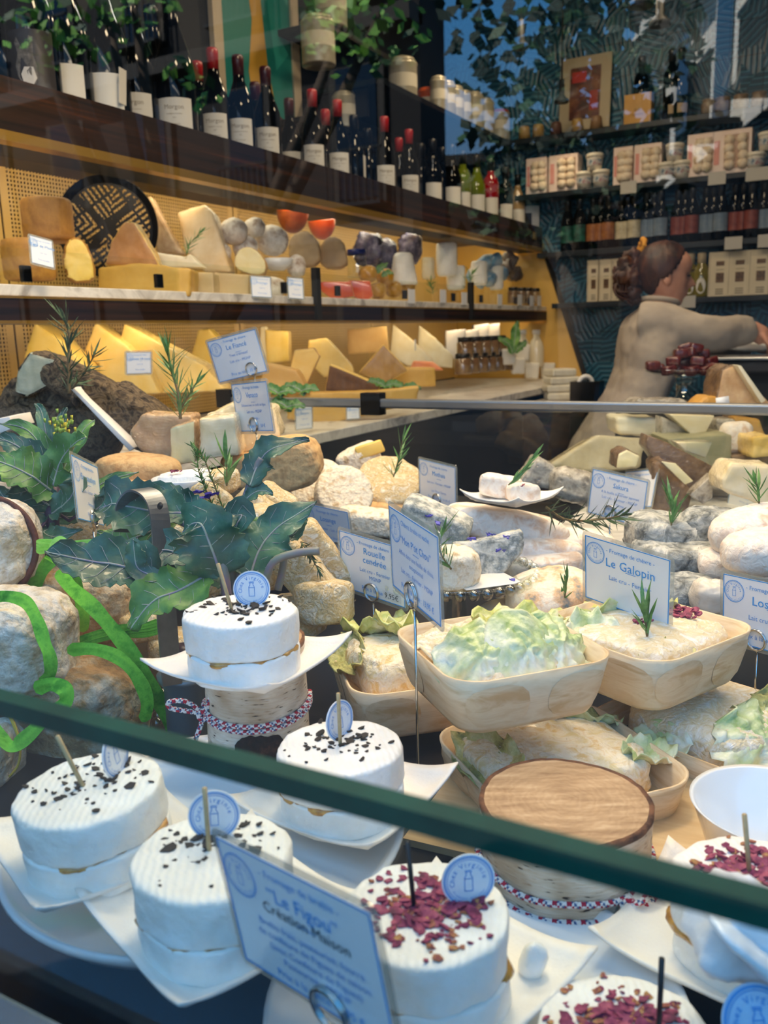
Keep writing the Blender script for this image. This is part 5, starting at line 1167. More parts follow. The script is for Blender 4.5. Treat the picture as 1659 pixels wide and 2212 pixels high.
B_('ash_goat_cheese', M_bg, 940, 1128, 1.08, (.045, .026, .020), (10, 24, -6), 'striped grey goat brick at the back of the beaded stand', .3, .35, .002, 60, 32)
for k, (x, y, d) in enumerate(((1015, 1165, .995), (1060, 1155, 1.0), (1084, 1190, .985), (1022, 1200, .99), (1108, 1255, .99), (1095, 1160, 1.0), (930, 1115, 1.05), (945, 1130, 1.04), (1030, 1278, .97))):
    f = flakes(5, .007, [0], .0034, 80 + k, thick=.0004).make('cornflower_petals', M('cornflower', '#3b3a9c', '#5a58c0', rough=.6, scale=200), smooth=False, loc=P(x, y, d)); tag(f, 'tiny blue cornflower petals scattered on the goat cheeses', 'petals', 'cornflower petal clusters')
B_('long_washed_cheese', M_pinkw, 1095, 1135, 1.22, (.088, .036, .022), (0, 12, 4), 'long creamy yellow loaf cheese under the small plate', .6, .45, .002, 30, 33, nu=64)
B_('long_washed_cheese', M_pinkw, 1140, 1185, 1.20, (.075, .04, .018), (0, 6, 0), 'pinkish flat cheese under the long creamy loaf', .5, .5, .002, 30, 34)
B_('long_washed_cheese', M_pinkw, 1170, 1222, 1.17, (.055, .04, .018), (0, -3, 0), 'lowest pinkish flat cheese of the middle pile', .4, .5, .002, 30, 35)
B_('long_washed_cheese', M_pinkw, 1235, 1190, 1.24, (.06, .04, .03), (0, 4, 0), 'pale cheese behind the large price card of the upper right box', .4, .5, .002, 30, 36)
pulp_plate(1105, 1078, 1.18, .100, 44, 'small pulp plate holding two cheese pieces in the middle, on the long loaf')
B_('cream_cheese_piece', M_pinkw, 1082, 1050, 1.19, (.030, .018, .016), (0, 10, -10), 'left creamy piece on the small middle plate', .5, .5, .002, 50, 37)
B_('cream_cheese_piece', M_pinkw, 1128, 1064, 1.17, (.022, .018, .013), (0, 4, 10), 'right creamy piece with purple petals on the small middle plate', .5, .5, .002, 50, 38)
f = flakes(30, .012, [0], .0034, 91).make('petal_cluster', M_petal, smooth=False, loc=P(1125, 1048, 1.165)); tag(f, 'purple petals on the right piece of the small middle plate', 'petals', kind='stuff')
B_('blue_mould_cheese', M('blue_mould', '#f0d3a8', '#f6e8d2', '#e6b98a', '#5f7c86', '#dfe0d6', rough=.6, scale=32, bump=.9, bscale=90, ramp=[.3, .45, .56, .66, .8]), 1190, 1290, 1.0, (.052, .044, .026), (14, -6, 0), 'peach coloured blue mould cheese with rosemary, right of the beaded stand', .6, .9, .003, 35, 39, nu=60)
o = G().lathe([(0, 0), (.05, 0), (.062, .006), (.061, .008), (.05, .003), (0, .002)], 48, cap=False).make('scalloped_dish', M('dish_cream', '#e6cfae', rough=.4), loc=P(1150, 1335, .98)); tag(o, 'cream dish rim under the blue mould cheese', 'dish')
# ---- right middle ----------------------------------------------------------------------
B_('ash_crusted_cheese', M_ash, 1455, 1165, 1.16, (.062, .045, .030), (4, 8, 4), 'dark ash crusted cheese topped with violet petals', .5, .6, .007, 35, 41, nu=64)
B_('ash_crusted_cheese', M_ash, 1470, 1215, 1.12, (.060, .045, .028), (0, 2, 0), 'dark ash crusted cheese at the bottom of its pile', .5, .6, .007, 35, 42, nu=64)
B_('ash_crusted_cheese', M_ash, 1535, 1138, 1.14, (.040, .03, .024), (0, 0, 0), 'smaller ash crusted cheese beside the violet petals', .7, .8, .006, 40, 43)
f = flakes(60, .018, [0], .0045, 95).make('petal_cluster', M('violet_petal', '#33277c', '#4b3fae', rough=.6, scale=150), smooth=False, loc=P(1455, 1140, 1.13)); tag(f, 'violet blue petals heaped on the ash crusted cheese', 'petals', kind='stuff')
B_('oval_white_cheese', M_pinkw, 1625, 1145, 1.05, (.052, .04, .028), (0, -14, 0), 'pinkish white oval cheese, upper one at the right edge', .8, .9, .003, 40, 44)
B_('oval_white_cheese', M_pinkw, 1655, 1190, .98, (.050, .04, .026), (0, -8, 0), 'pinkish white oval cheese, lower one at the right edge', .8, .9, .003, 40, 45)
B_('oval_white_cheese', M_pinkw, 1570, 1218, 1.06, (.034, .03, .018), (0, 0, 0), 'small cream cheese under the oval ones', .6, .9, .003, 40, 46)
B_('wrapped_small_cheese', film(0, 'film_pale', '#e8d9c4', '#f2e8da', scale=40), 1535, 1290, .98, (.022, .02, .020), (0, 0, 0), 'small film wrapped pale cheese between the two large blue cards', .7, .8, .003, 60, 47)
B_('ash_crusted_cheese', M_ash, 1480, 1290, 1.02, (.04, .03, .026), (0, 0, 0), 'grey crusted cheese right behind the upper right box', .6, .7, .005, 40, 48)
B_('oval_white_cheese', M_pinkw, 1300, 1300, 1.06, (.05, .03, .03), (0, 0, 0), 'pale cheese low behind the upper right veneer box', .6, .9, .003, 40, 49)
# ---- right rear heap ---------------------------------------------------------------------
T('flat_pale_wedge', [film(0, 'film_pale2', '#c4b48e', '#d8caa8', scale=18)], [(1175, 1010), (1290, 938), (1395, 945), (1385, 1010), (1260, 1022)], 1.95, .16, 'large flat pale cheese wedge under the metal rail, right of centre', bevel=.008, pitch=-12)
T('wrapped_wedge', [F_gry], [(1112, 1055), (1160, 985), (1205, 1010), (1200, 1060)], 1.50, .06, 'film wrapped greyish wedge above the small middle plate', bevel=.008)
B_('wrapped_dark_cheese', F_gry, 1240, 1050, 1.50, (.045, .03, .03), (0, 20, 0), 'shiny film bundle right of the small middle plate', .7, .7, .005, 40, 51)
T('holed_wedge', [M_paste, F_brn], [(1330, 1012), (1335, 980), (1355, 970), (1385, 985), (1375, 1010)], 1.62, .06, 'small brown rinded wedge with holes below the metal rail', side=1, bevel=.004)
T('crumbly_pale_brick', [M_pastew], [(1330, 900), (1430, 905), (1435, 945), (1335, 940)], 2.0, .10, 'pale crumbly brick just under the metal rail', bevel=.01, seg=3)
T('wrapped_slice', [F_iv], [(1445, 895), (1545, 898), (1520, 945), (1500, 945)], 1.85, .05, 'shiny wrapped ivory slice pointing down under the metal rail', bevel=.003)
T('wrapped_slice', [F_gry], [(1430, 900), (1510, 935), (1500, 945), (1430, 940)], 1.88, .05, 'grey wrapped piece left of the pointed ivory slice', bevel=.003)
T('sage_block', [M('sage_rind', '#8e8c6c', '#a6a080', rough=.6, scale=20)], [(1440, 948), (1583, 938), (1580, 1010), (1480, 1040)], 1.80, .12, 'large sage green cheese block under the rail at right', bevel=.006)
T('wrapped_brown_wedge', [F_brn, F_iv], [(1400, 940), (1440, 955), (1545, 1010), (1510, 1060), (1470, 1070), (1395, 965)], 1.62, .05, 'brown film wrapped wedge crossing the rear heap', side=0, bevel=.003)
T('ivory_slice', [F_iv], [(1460, 955), (1540, 955), (1525, 990), (1480, 975)], 1.66, .04, 'ivory triangular slice on top of the brown wrapped wedge', bevel=.003)
T('ivory_slice', [M_paste, F_brn], [(1425, 995), (1460, 1000), (1500, 1040), (1480, 1048)], 1.55, .03, 'narrow ivory slice leaning down the middle of the rear heap', side=1, bevel=.003)
T('wrapped_dark_cheese', [F_brn], [(1412, 1000), (1430, 985), (1500, 1065), (1490, 1110), (1410, 1105)], 1.60, .06, 'dark brown wrapped cheese behind the second blue card', bevel=.01)
T('wrapped_wedge', [F_iv], [(1560, 1035), (1580, 1000), (1670, 1005), (1670, 1100), (1560, 1060)], 1.50, .07, 'large pale wrapped wedge at the right edge above the oval cheeses', bevel=.006)
T('ochre_wedge', [F_yel], [(1625, 945), (1670, 940), (1670, 985), (1625, 990)], 1.75, .08, 'golden wrapped cheese at the right edge under the rail', bevel=.006)
T('ochre_wedge', [M('ochre', '#c9933e', '#dca850', rough=.5, scale=20)], [(1585, 900), (1640, 905), (1660, 950), (1590, 925)], 1.95, .08, 'ochre cheese strips under the rail at the right', bevel=.006)
B_('tan_round_cheese', M_pinkw, 1590, 945, 1.85, (.035, .03, .035), (0, 0, 0), 'pale domed cheese beside the ochre strips under the rail', .6, .8, .002, 40, 53)
T('wrapped_dark_cheese', [F_brn], [(1580, 985), (1670, 980), (1670, 1010), (1590, 1020)], 1.8, .08, 'dark brown wrapped cheese at the right edge', bevel=.006)
T('pinkish_slab', [F_gry], [(1548, 905), (1590, 905), (1590, 940), (1550, 942)], 1.9, .07, 'pinkish grey slab just right of the shiny ivory slice', bevel=.006)
T('white_cloth_stack', [F_gry], [(1490, 1070), (1540, 1025), (1540, 1075), (1520, 1090)], 1.58, .03, 'clear wrapped piece behind the small cards at right', bevel=.002)
price_card((1487, 1084), (1529, 1065), (1489, 1152), [(FC, .36, .085, 0), ('Buche', .1, .15, 0)], 'small price card turned left above the ash crusted cheeses', ring=None, fine=False, sgn=1)
price_card((1550.5, 1037), (1606, 1048), (1540, 1093), [(FC, .36, .085, 0)], 'price card left of the pair below the pale wrapped wedge', ring=None, fine=False)
price_card((1581, 1035), (1650, 1065), (1570, 1104), [(FC, .36, .085, 0), ('Tomette', .17, .16, 0), ('Lait cru - Fermier', -.04, .085, 1)], 'right price card of the pair below the pale wrapped wedge', ring=(.45, .0), zbase=1.0, fine=False)
price_card((1616, 905), (1630, 900), (1617, 945), [(FC, .36, .085, 0)], 'narrow edge-on price card under the rail at right', w=.05, h=.06, ring=None, fine=False)
# above the rail
T('wrapped_wedge', [F_tan, F_brn], [(1545, 880), (1560, 800), (1590, 785), (1625, 830), (1665, 870), (1665, 885)], 1.95, .10, 'tall brown film wrapped wedge standing above the rail at right', side=1, bevel=.008)
T('ivory_slice', [M_pastew], [(1592, 788), (1602, 790), (1655, 865), (1645, 872)], 1.92, .03, 'thin ivory slice leaning on the tall brown wrapped wedge', bevel=.002)
T('wrapped_cheese_block', [F_gry], [(1355, 880), (1380, 862), (1480, 862), (1500, 882)], 1.95, .08, 'film wrapped low cheese on the rail left of the brown wedge', bevel=.008)
T('ochre_wedge', [M('ochre')], [(1495, 885), (1530, 855), (1610, 862), (1600, 888)], 1.96, .08, 'ochre wedge behind the rail under the brown wrapped wedge', bevel=.01)
T('tiny_card', [M_card], [(1546, 860), (1574, 855), (1577, 878), (1548, 880)], 1.90, .001, 'tiny white card above the rail before the brown wedge', 'price card', bevel=0)
# meat cubes on a glass stand
ms = empty('glass_stand', P(1480, 806, 2.25), label='dark glass pedestal stand piled with red cubes in front of the person', cat='cake stand')
G().lathe([(0, 0), (.09, .0), (.105, .012), (.103, .014), (.088, .004), (0, .003)], 44, cap=False).make('plate', M_glassy, ms)
G().lathe([(.03, -.002), (.022, -.015), (.02, -.06), (.05, -.075), (.05, -.08)], 30).make('stem', M_glassy, ms)
tag(box('rear_stand_block', M_black, (ms.location.x + .02, ms.location.y, (ms.location.z - .08 + 1.0) / 2), (.32, .3, ms.location.z - .08 - 1.0)), 'black block behind the rail carrying the dark glass stand', 'block')
rnd = random.Random(12); M_meat = M('cured_meat', '#3c0c0e', '#581614', '#6e2a24', rough=.35, scale=60, bump=.4, coat=.4)
for k, (x, y) in enumerate(((1420, 795), (1445, 800), (1470, 800), (1497, 800), (1525, 798), (1548, 795), (1455, 780), (1480, 782), (1508, 780), (1535, 782), (1470, 764), (1495, 762), (1517, 765), (1480, 752), (1503, 752), (1410, 790))):
    o = B_('red_cube', M_meat, x, y, 2.25 + rnd.uniform(-.04, .02), (.018, .014, .012), (rnd.uniform(-10, 10), rnd.uniform(-20, 20), rnd.uniform(-40, 40)), 'dark red cube piled on the glass pedestal stand', .4, .4, .001, 60, k, 'food', 'dark red cubes on the glass stand', 20, 12)
# rosemary and thyme -----------------------------------------------------------------
def SP(label, pts, L, n, seed, **k): return sprig(label, [P(*p) for p in pts], L, n, seed, **k)
SP('rosemary tuft on the open cheese in the upper right box', [(1398, 1375, .80), (1395, 1345, .80), (1392, 1325, .80)], .030, 14, 1, spread=32, w=.0022)
SP('rosemary branch lying over the pinkish cheeses right of the middle plate', [(1180, 1095, 1.17), (1215, 1120, 1.15), (1260, 1125, 1.13), (1310, 1120, 1.12), (1350, 1112, 1.1)], .035, 60, 2, mat=M_rosd, spread=60, r=.002)
SP('rosemary tuft standing on the violet petals', [(1450, 1135, 1.12), (1453, 1110, 1.12), (1450, 1085, 1.12)], .034, 16, 3, spread=32, w=.002)
SP('rosemary tuft on the blue mould cheese', [(1218, 1300, .96), (1222, 1275, .96), (1225, 1250, .96)], .022, 9, 4, spread=40, w=.002)
SP('rosemary sprig on the big round tipped cheese', [(850, 1030, 1.51), (858, 1005, 1.50), (870, 950, 1.49)], .036, 22, 5, spread=50)
SP('rosemary sprig on the small middle plate', [(1098, 1048, 1.15), (1125, 1022, 1.15), (1150, 992, 1.15)], .026, 12, 6, spread=25, w=.002)
SP('dark rosemary branch rising at upper left over the crusted cheese', [(150, 850, 1.30), (148, 790, 1.30), (150, 730, 1.30), (140, 690, 1.29)], .040, 50, 7, mat=M_rosd, spread=55, r=.003)
SP('dark rosemary side branch at upper left', [(155, 840, 1.30), (185, 800, 1.29), (205, 765, 1.28)], .030, 30, 8, mat=M_rosd, spread=60, r=.0018)
SP('rosemary branch standing on the wrapped tan wedge', [(390, 905, 1.25), (385, 850, 1.25), (370, 800, 1.25), (362, 760, 1.24)], .042, 46, 9, spread=45, r=.0025)
SP('side shoot of the rosemary on the wrapped tan wedge', [(392, 880, 1.25), (410, 850, 1.24), (425, 825, 1.24)], .026, 22, 10, spread=55, r=.0015)
SP('thin thyme sprig with tiny leaves left of the upright kale stem', [(490, 1120, 1.0), (460, 1040, 1.0), (440, 990, 1.0), (418, 965, 1.0)], .011, 70, 11, spread=65, w=.0011)
SP('second thyme sprig with violet flowers before the upright wedge', [(475, 1130, 1.0), (450, 1070, 1.0), (430, 1020, 1.0), (425, 980, 1.0)], .011, 70, 12, spread=65, w=.0011)
SP('rosemary leaves beside the white cheese in the small bowl', [(490, 1050, 1.08), (490, 1025, 1.08), (488, 990, 1.08)], .036, 12, 13, spread=40, w=.0028)
SP('rosemary sprig on the beaded stand cheeses', [(975, 1230, .95), (950, 1190, .95), (955, 1150, .95)], .026, 24, 14, spread=60)
SP('thyme twig hanging over the tilted golden brick', [(650, 1170, .95), (670, 1200, .94), (690, 1235, .94)], .012, 40, 15, mat=M_rosd, spread=60, w=.001)
SP('rosemary tip at the right edge above the oval cheeses', [(1640, 1090, 1.05), (1638, 1060, 1.05), (1632, 1040, 1.05)], .030, 12, 16, spread=35, w=.002)
for k, (x, y) in enumerate(((425, 1065), (440, 1075), (460, 1068), (445, 1105), (465, 1110), (430, 1090))):
    f = flakes(6, .008, [0], .0045, 120 + k, thick=.0004).make('violet_flower', M('violet_petal'), smooth=False, loc=P(x, y, .995)); tag(f, 'small violet flower on the upright bloomy wedge', 'flower', 'violet flowers on the upright wedge')
# ================================================================ WINE AND CHEESE ON THE WALL UNIT
M_bot = M('bottle_dark', '#050607', rough=.07, coat=0, spec=.22); M_botg = M('bottle_green', '#5d6a12', rough=.1, coat=.2); M_botr = M('bottle_red', '#8c0f18', rough=.1, coat=.2); M_botc = M('bottle_clear', '#a88a5c', rough=.06, coat=1)
M_label = M('wine_label', '#dedad0', rough=.6); M_capr = M('capsule_red', '#b01822', rough=.35, coat=.4); M_capm = M('capsule_maroon', '#4a1a22', rough=.35, coat=.4); M_capk = M('capsule_black', '#101012', rough=.3)
BP = dict(wine=[(0, 0), (.038, 0), (.04, .004), (.04, .150), (.037, .175), (.026, .205), (.0165, .232), (.0145, .26), (.0145, .296), (.012, .298), (0, .298)],
          magnum=[(0, 0), (.048, 0), (.052, .005), (.053, .19), (.047, .225), (.034, .265), (.021, .305), (.0175, .34), (.0175, .385), (.014, .388), (0, .388)],
          tall=[(0, 0), (.034, 0), (.037, .004), (.037, .19), (.030, .215), (.0155, .235), (.014, .298), (0, .3)])
def bottle(loc, kind, mb, cap, lab, label, group, lh=(.055, .115), lw=.9, ltext=None, face=0, name='wine_bottle', cat='bottle'):
    e = empty(name, loc, yaw=face, label=label, cat=cat, group=group); pr = BP[kind]
    G().lathe(pr, 28, cap=False).make('glass_body', mb, e)
    zt = pr[-1][1]; rn = pr[-3][0]
    G().lathe([(rn + .0012, zt - .052), (rn + .0016, zt - .02), (rn + .0022, zt - .018), (rn + .0022, zt - .004), (rn, zt + .0015), (0, zt + .002)], 20).make('capsule', cap, e)
    if lab:
        R = max(r for r, _ in pr) + .0006; n = 12; L_ = []; U = []
        for i in range(n + 1):
            a = -math.pi / 2 + lw * (i / n * 2 - 1); L_.append(Vector((R * math.cos(a), R * math.sin(a), lh[0]))); U.append(Vector((R * math.cos(a), R * math.sin(a), lh[1])))
        l = G().strip(L_, U).make('label', lab, e)
        if ltext:
            ps = [(ltext, 0, lh[0] + (lh[1] - lh[0]) * .66, .016, 0, 'CENTER')] + [(s, 0, lh[0] + (lh[1] - lh[0]) * k, .0045, 0, 'CENTER') for s, k in (('Appellation contrôlée', .5), ('2021', .38), ('Mis en bouteille', .2))]
            t = text_mesh(ps)
            for v in t.v: a = -math.pi / 2 + v.x / R; z = v.y; v.x = (R + .0005) * math.cos(a); v.y = (R + .0005) * math.sin(a); v.z = z
            t.make('label_text', M('label_ink', '#8d7f6a'), l, smooth=False)
    return e
def wx(px, py, X, z): q = PX(px, py, X); return Vector((X, q.y, z))
WG = 'wine bottles standing on the dark wood shelf'
ZW = 1.8405
wl = [ # px, py_mid, X, kind, glass, cap, labelled, text, label
 (8, 90, -1.78, 'magnum', 0, 'k', 0, None, 'dark magnum at the extreme left end of the wine shelf'),
 (145, 130, -1.62, 'magnum', 0, 'k', 1, None, 'dark magnum with a blank cream label, right of the donkey bottle'),
 (228, 140, -1.60, 'magnum', 0, 'k', 1, None, 'dark magnum with a plain cream label and a small hanging slip'),
 (292, 165, -1.66, 'magnum', 0, 'k', 1, 'Morgon', 'dark magnum with a script label behind the hanging slip'),
 (378, 175, -1.61, 'magnum', 0, 'k', 1, 'Morgon', 'dark magnum with broad cream script label, rightmost of the magnums'),
 (335, 150, -1.72, 'magnum', 0, 'k', 0, None, 'dark magnum in the rear row between the two script labelled magnums'),
 (428, 190, -1.73, 'wine', 0, 'r', 0, None, 'red capped bottle behind, just right of the last magnum'),
 (462, 180, -1.62, 'wine', 0, 'r', 1, 'Morgon', 'red capped bottle with script label left of the teal poster edge'),
 (518, 215, -1.60, 'wine', 0, 'm', 1, 'Morgon', 'maroon capped bottle, first of the two before the teal poster'),
 (552, 220, -1.72, 'wine', 0, 'm', 0, None, 'maroon capped bottle in the rear row before the teal poster'),
 (576, 225, -1.60, 'wine', 0, 'm', 1, 'Morgon', 'maroon capped bottle, second of the two before the teal poster'),
 (626, 270, -1.74, 'wine', 0, 'm', 1, None, 'bottle in the rear row at the lower right corner of the poster'),
 (676, 270, -1.62, 'wine', 0, 'r', 1, 'Morgon', 'red capped bottle just right of the poster frame'),
 (704, 290, -1.72, 'wine', 0, 'r', 0, None, 'red capped bottle half hidden in the rear row right of the poster'),
 (730, 275, -1.62, 'wine', 0, 'r', 1, 'Morgon', 'red capped bottle with pale label, second right of the poster'),
 (765, 300, -1.68, 'wine', 0, 'k', 0, None, 'all dark bottle with a white neck slip before the tall red capped one'),
 (795, 320, -1.74, 'wine', 0, 'k', 0, None, 'dark bottle in the rear row beside the tall red capped one'),
 (831, 305, -1.60, 'wine', 0, 'r', 1, 'Morgon', 'red capped bottle standing clear in the middle of the wine row'),
 (862, 335, -1.72, 'wine', 0, 'r', 0, None, 'bright red capped rear bottle right of the middle one'),
 (884, 345, -1.62, 'wine', 0, 'r', 1, 'Morgon', 'red capped bottle with cream label right of the middle one'),
 (910, 370, -1.70, 'tall', 0, 'k', 0, None, 'slim dark bottle before the mixed colour bottles'),
 (935, 375, -1.62, 'wine', 0, 'k', 1, None, 'dark bottle with white label, first of the mixed colour bottles'),
 (956, 395, -1.66, 'tall', 0, 'k', 0, None, 'dark bottle second of the mixed colour bottles'),
 (977, 405, -1.60, 'wine', 0, 'k', 1, None, 'dark bottle with narrow white label left of the olive one'),
 (1000, 405, -1.62, 'tall', 1, 'k', 1, None, 'olive yellow bottle with white label near the far end of the wine shelf'),
 (1030, 420, -1.60, 'wine', 1, 'k', 1, None, 'olive green bottle with broad cream label near the far end'),
 (1060, 430, -1.58, 'tall', 2, 'k', 1, None, 'bright red bottle near the far end of the wine shelf'),
 (1092, 440, -1.60, 'tall', 0, 'k', 1, None, 'black bottle with white label right of the red one'),
 (1118, 450, -1.62, 'wine', 3, 'k', 1, None, 'pale amber bottle at the far end of the wine shelf'),
]
GL = [M_bot, M_botg, M_botr, M_botc]; CAPS = dict(k=M_capk, r=M_capr, m=M_capm)
for px, py, X, kd, gi, cp, lb_, tx, lab in wl:
    bottle(wx(px, py, X, ZW), kd, GL[gi], CAPS[cp], M_label if lb_ else None, lab, WG, lh=(.048, .128) if kd == 'magnum' else (.055, .128), ltext=tx, face=4)
e = bottle(wx(72, 110, -1.60, ZW), 'magnum', M_bot, M_capk, M('donkey_label', '#1a1214', rough=.5), 'magnum with a dark label showing a grey donkey head, second from the left', WG, lh=(.02, .165), lw=1.1, face=4)
R = .0545
def wrapp(pts, mat, nm, par):
    n = len(pts); vs = [(R * math.cos(-math.pi / 2 + x / R), R * math.sin(-math.pi / 2 + x / R), z) for x, z in pts]; return ob(nm, vs, [tuple(range(n))], mat, par, False)
hd = wrapp([(-.012, .06), (.010, .055), (.020, .066), (.020, .095), (.014, .115), (.016, .150), (.008, .152), (.002, .125), (-.008, .128), (-.018, .150), (-.024, .140), (-.018, .118), (-.026, .095), (-.022, .075)], M('donkey_grey', '#6d6863', '#3a3634', rough=.8, scale=90), 'donkey_print', e); R = .0550
wrapp([(-.010, .062), (.010, .058), (.018, .070), (.012, .092), (-.006, .092), (-.014, .078)], M('donkey_pale', '#c9c3bb', rough=.8), 'donkey_muzzle', hd)
o = box('hanging_slip', M_label, wx(264, 178, -1.54, ZW + .10), (.001, .034, .075), R=(0, .1, .3)); tag(o, 'small printed paper slip hanging between the second and third magnum', 'slip')
o = box('hanging_slip', M_label, wx(787, 335, -1.55, ZW + .09), (.001, .03, .07), R=(0, .0, .3)); tag(o, 'white paper slip hanging from the dark bottle neck in mid row', 'slip')
# poster on the left wall
def frame_poster(X, ys, zs, label):
    e = empty('framed_poster', (X, (ys[0] + ys[1]) / 2, zs[0]), label=label, cat='poster'); w = ys[1] - ys[0]; h = zs[1] - zs[0]; f = G(); t = .05
    for c, d in (((0, -w / 2, h / 2), (.02, t, h)), ((0, w / 2, h / 2), (.02, t, h)), ((0, 0, 0), (.02, w + t, t)), ((0, 0, h), (.02, w + t, t))): f.box(c, d)
    f.make('frame', M('frame_cream', '#d9c9ae', rough=.5), e, smooth=False)
    box('print', M('poster_teal', '#1f8f88', rough=.5), (0, 0, h / 2), (.006, w - t, h - t), e)
    def pc(nm, pts, mat, dx): n = len(pts); return ob(nm, [(dx, (y - .5) * (w - t), z * h) for y, z in pts], [tuple(range(n))], mat, e, False)
    pc('yellow_shape', [(.30, 1), (.62, 1), (.56, .72), (.62, .45), (.72, .28), (.60, .20), (.40, .20), (.34, .40), (.42, .62)], M('poster_yellow', '#d9a83c', rough=.5), .0042)
    pc('maroon_band', [(.03, .04), (.97, .04), (.97, .22), (.55, .30), (.03, .24)], M('poster_maroon', '#5c1f1c', rough=.5), .0038)
    pc('light_teal', [(.62, .97), (.97, .97), (.97, .55), (.75, .45), (.66, .7)], M('poster_teal2', '#37ada2', rough=.5), .004)
frame_poster(-2.03, (2.56, 3.03), (1.98, 2.80), 'tall teal and yellow framed poster standing behind the wine bottles')
# small frame at the far end
q = PX(1150, 470, -1.56); e = empty('small_picture_frame', (-1.60, q.y - .02, ZW), label='small white framed black picture at the far end of the wine shelf', cat='picture frame'); e.rotation_euler = (0, 0, .6)
G().box((0, 0, .075), (.16, .015, .15)).make('frame', M('frame_white', '#d8d8d4'), e, smooth=False); G().box((0, -.009, .078), (.08, .004, .075)).make('picture', M('picture_black', '#16181a'), e, smooth=False)
# canisters and pots high on the left shelf
M_can = M('canister_cream', '#c4bda6', rough=.35, metal=.3, coat=.4)
def canister(px, py, X, z, h, r, mat, label, group='pale metal canisters on the high left shelf', lid=None, name='canister'):
    q = wx(px, py, X, z); e = empty(name, q, label=label, cat='canister', group=group)
    G().lathe([(0, 0), (r, 0), (r * 1.02, .004), (r, h * .78), (r * 1.04, h * .80), (r * 1.04, h * .84), (r * .98, h * .86)], 30).make('can', mat, e)
    G().lathe([(r * .98, h * .86), (r * .8, h * .95), (r * .3, h), (0, h)], 30).make('lid', lid or mat, e)
    G().lathe([(r * 1.012, h * .25), (r * 1.012, h * .6)], 30, cap=False).make('paper_band', M('can_band', '#d9d3c0'), e)
for i, (px, py) in enumerate(((948, 222), (966, 228), (984, 236), (1002, 244), (1024, 254), (1048, 266))):
    canister(px, py, -1.73, 2.316, .15 if i < 4 else .17, .038 if i < 4 else .045, M_can, 'pale canister in the receding row on the high left shelf')
canister(1080, 275, -1.72, 2.316, .15, .05, M_can, 'larger pale canister with orange lid at the far end of the high left shelf', None, M('lid_orange', '#b8472a', rough=.4))
canister(870, 160, -1.80, 2.316, .19, .06, M_can, 'wide pale canister at the middle of the high left shelf beside the blue sky reflection', None)
canister(925, 205, -1.80, 2.316, .12, .05, M('orange_pot', '#d8602a', rough=.4), 'orange pot on the high left shelf against the blue sky reflection', None)
canister(690, 165, -1.80, 2.316, .17, .06, M_can, 'pale canister right of the teal poster', None)
canister(716, 55, -1.86, 2.50, .17, .06, M_can, 'pale canister on the uppermost left ledge', None)
canister(745, 215, -1.86, 2.16, .14, .05, M_can, 'dim metal tin behind the red capped bottles', None)
tag(box('wall_shelf', M_black, (-1.93, 3.28, 2.485), (.22, .72, .02)), 'short black ledge near the top left with one canister', 'shelf')
tag(box('wall_shelf', M_black, (-1.93, 3.30, 2.145), (.22, .95, .02)), 'black ledge behind the red capped bottles', 'shelf')
# ---------------------------------------------------------------- upper cheese shelf (marble)
def dX(px, py, X): return depth(PX(px, py, X))
def TX(name, mats, pts, X, th, label, cat=CH, group=None, **k):
    cx = sum(p[0] for p in pts) / len(pts); cy = sum(p[1] for p in pts) / len(pts); return T(name, mats, pts, dX(cx, cy, X), th, label, cat, group, **k)
def BX(name, mat, px, py, X, r, rot, label, **k): return B_(name, mat, px, py, dX(px, py, X), r, rot, label, **k)
def DX(name, mat, px, py, X, Rpx, hpx, label, e1=.25, **k):
    "upright round drum: radius and height in pixels"
    d = dX(px, py, X); s = d / F; return tag(SQ(name, mat, P(px, py, d), (Rpx * s, Rpx * s, hpx * s / 2), e1, 1, (0, 0, 0), .0015, 30, px % 17, 48, 20), label, CH, k.get('group'))
DX('drum_cheese', M('rind_ochre', '#9c6a26', '#b98436', '#a87530', rough=.6, scale=20, bump=.4, bscale=60), 62, 562, -1.62, 54, 88, 'lower ochre drum cheese at the left end of the marble shelf')
DX('drum_cheese', M('rind_ochre'), 103, 476, -1.66, 53, 92, 'upper ochre drum cheese stacked at the left end of the marble shelf')
TX('sliced_cheese', [M_pastey, M('rind_ochre')], [(140, 520), (165, 510), (185, 520), (205, 570), (208, 608), (150, 612), (136, 570)], -1.56, .05, 'cut half wheel leaning with its pale face to the right, before the black pan', side=1, bevel=.008, seg=3, rnd=1, yaw=20)
TX('wrapped_wedge', [M('rind_pinkbrown', '#a8743e', '#c2905a', rough=.5, scale=20), F_yel], [(226, 572), (240, 520), (268, 478), (290, 480), (335, 555), (345, 578)], -1.62, .06, 'wedge standing upright before the pan, rind side left', side=1, bevel=.006)
TX('cheese_block', [M('paste_golden', '#c79a3e', '#d9ae54', rough=.5, scale=10)], [(212, 578), (300, 568), (412, 580), (410, 640), (212, 628)], -1.56, .10, 'large golden cheese block at the front of the marble shelf below the pan', bevel=.006)
TX('wrapped_wedge', [F_tan], [(310, 428), (325, 422), (365, 500), (395, 548), (340, 548)], -1.72, .05, 'tall narrow pinkish wedge right of the black pan', bevel=.006)
TX('wrapped_wedge', [film(0, 'film_parmesan', '#e6c590', '#f2dab0', scale=20)], [(382, 458), (440, 440), (462, 460), (500, 588), (440, 588), (400, 540)], -1.66, .09, 'big film wrapped pale wedge behind the rosemary on the marble shelf', bevel=.008)
TX('ivory_wedge', [M_pastew], [(335, 545), (400, 555), (408, 547), (440, 578), (350, 578)], -1.58, .06, 'flat ivory wedge lying at the foot of the wrapped pale wedge', bevel=.004)
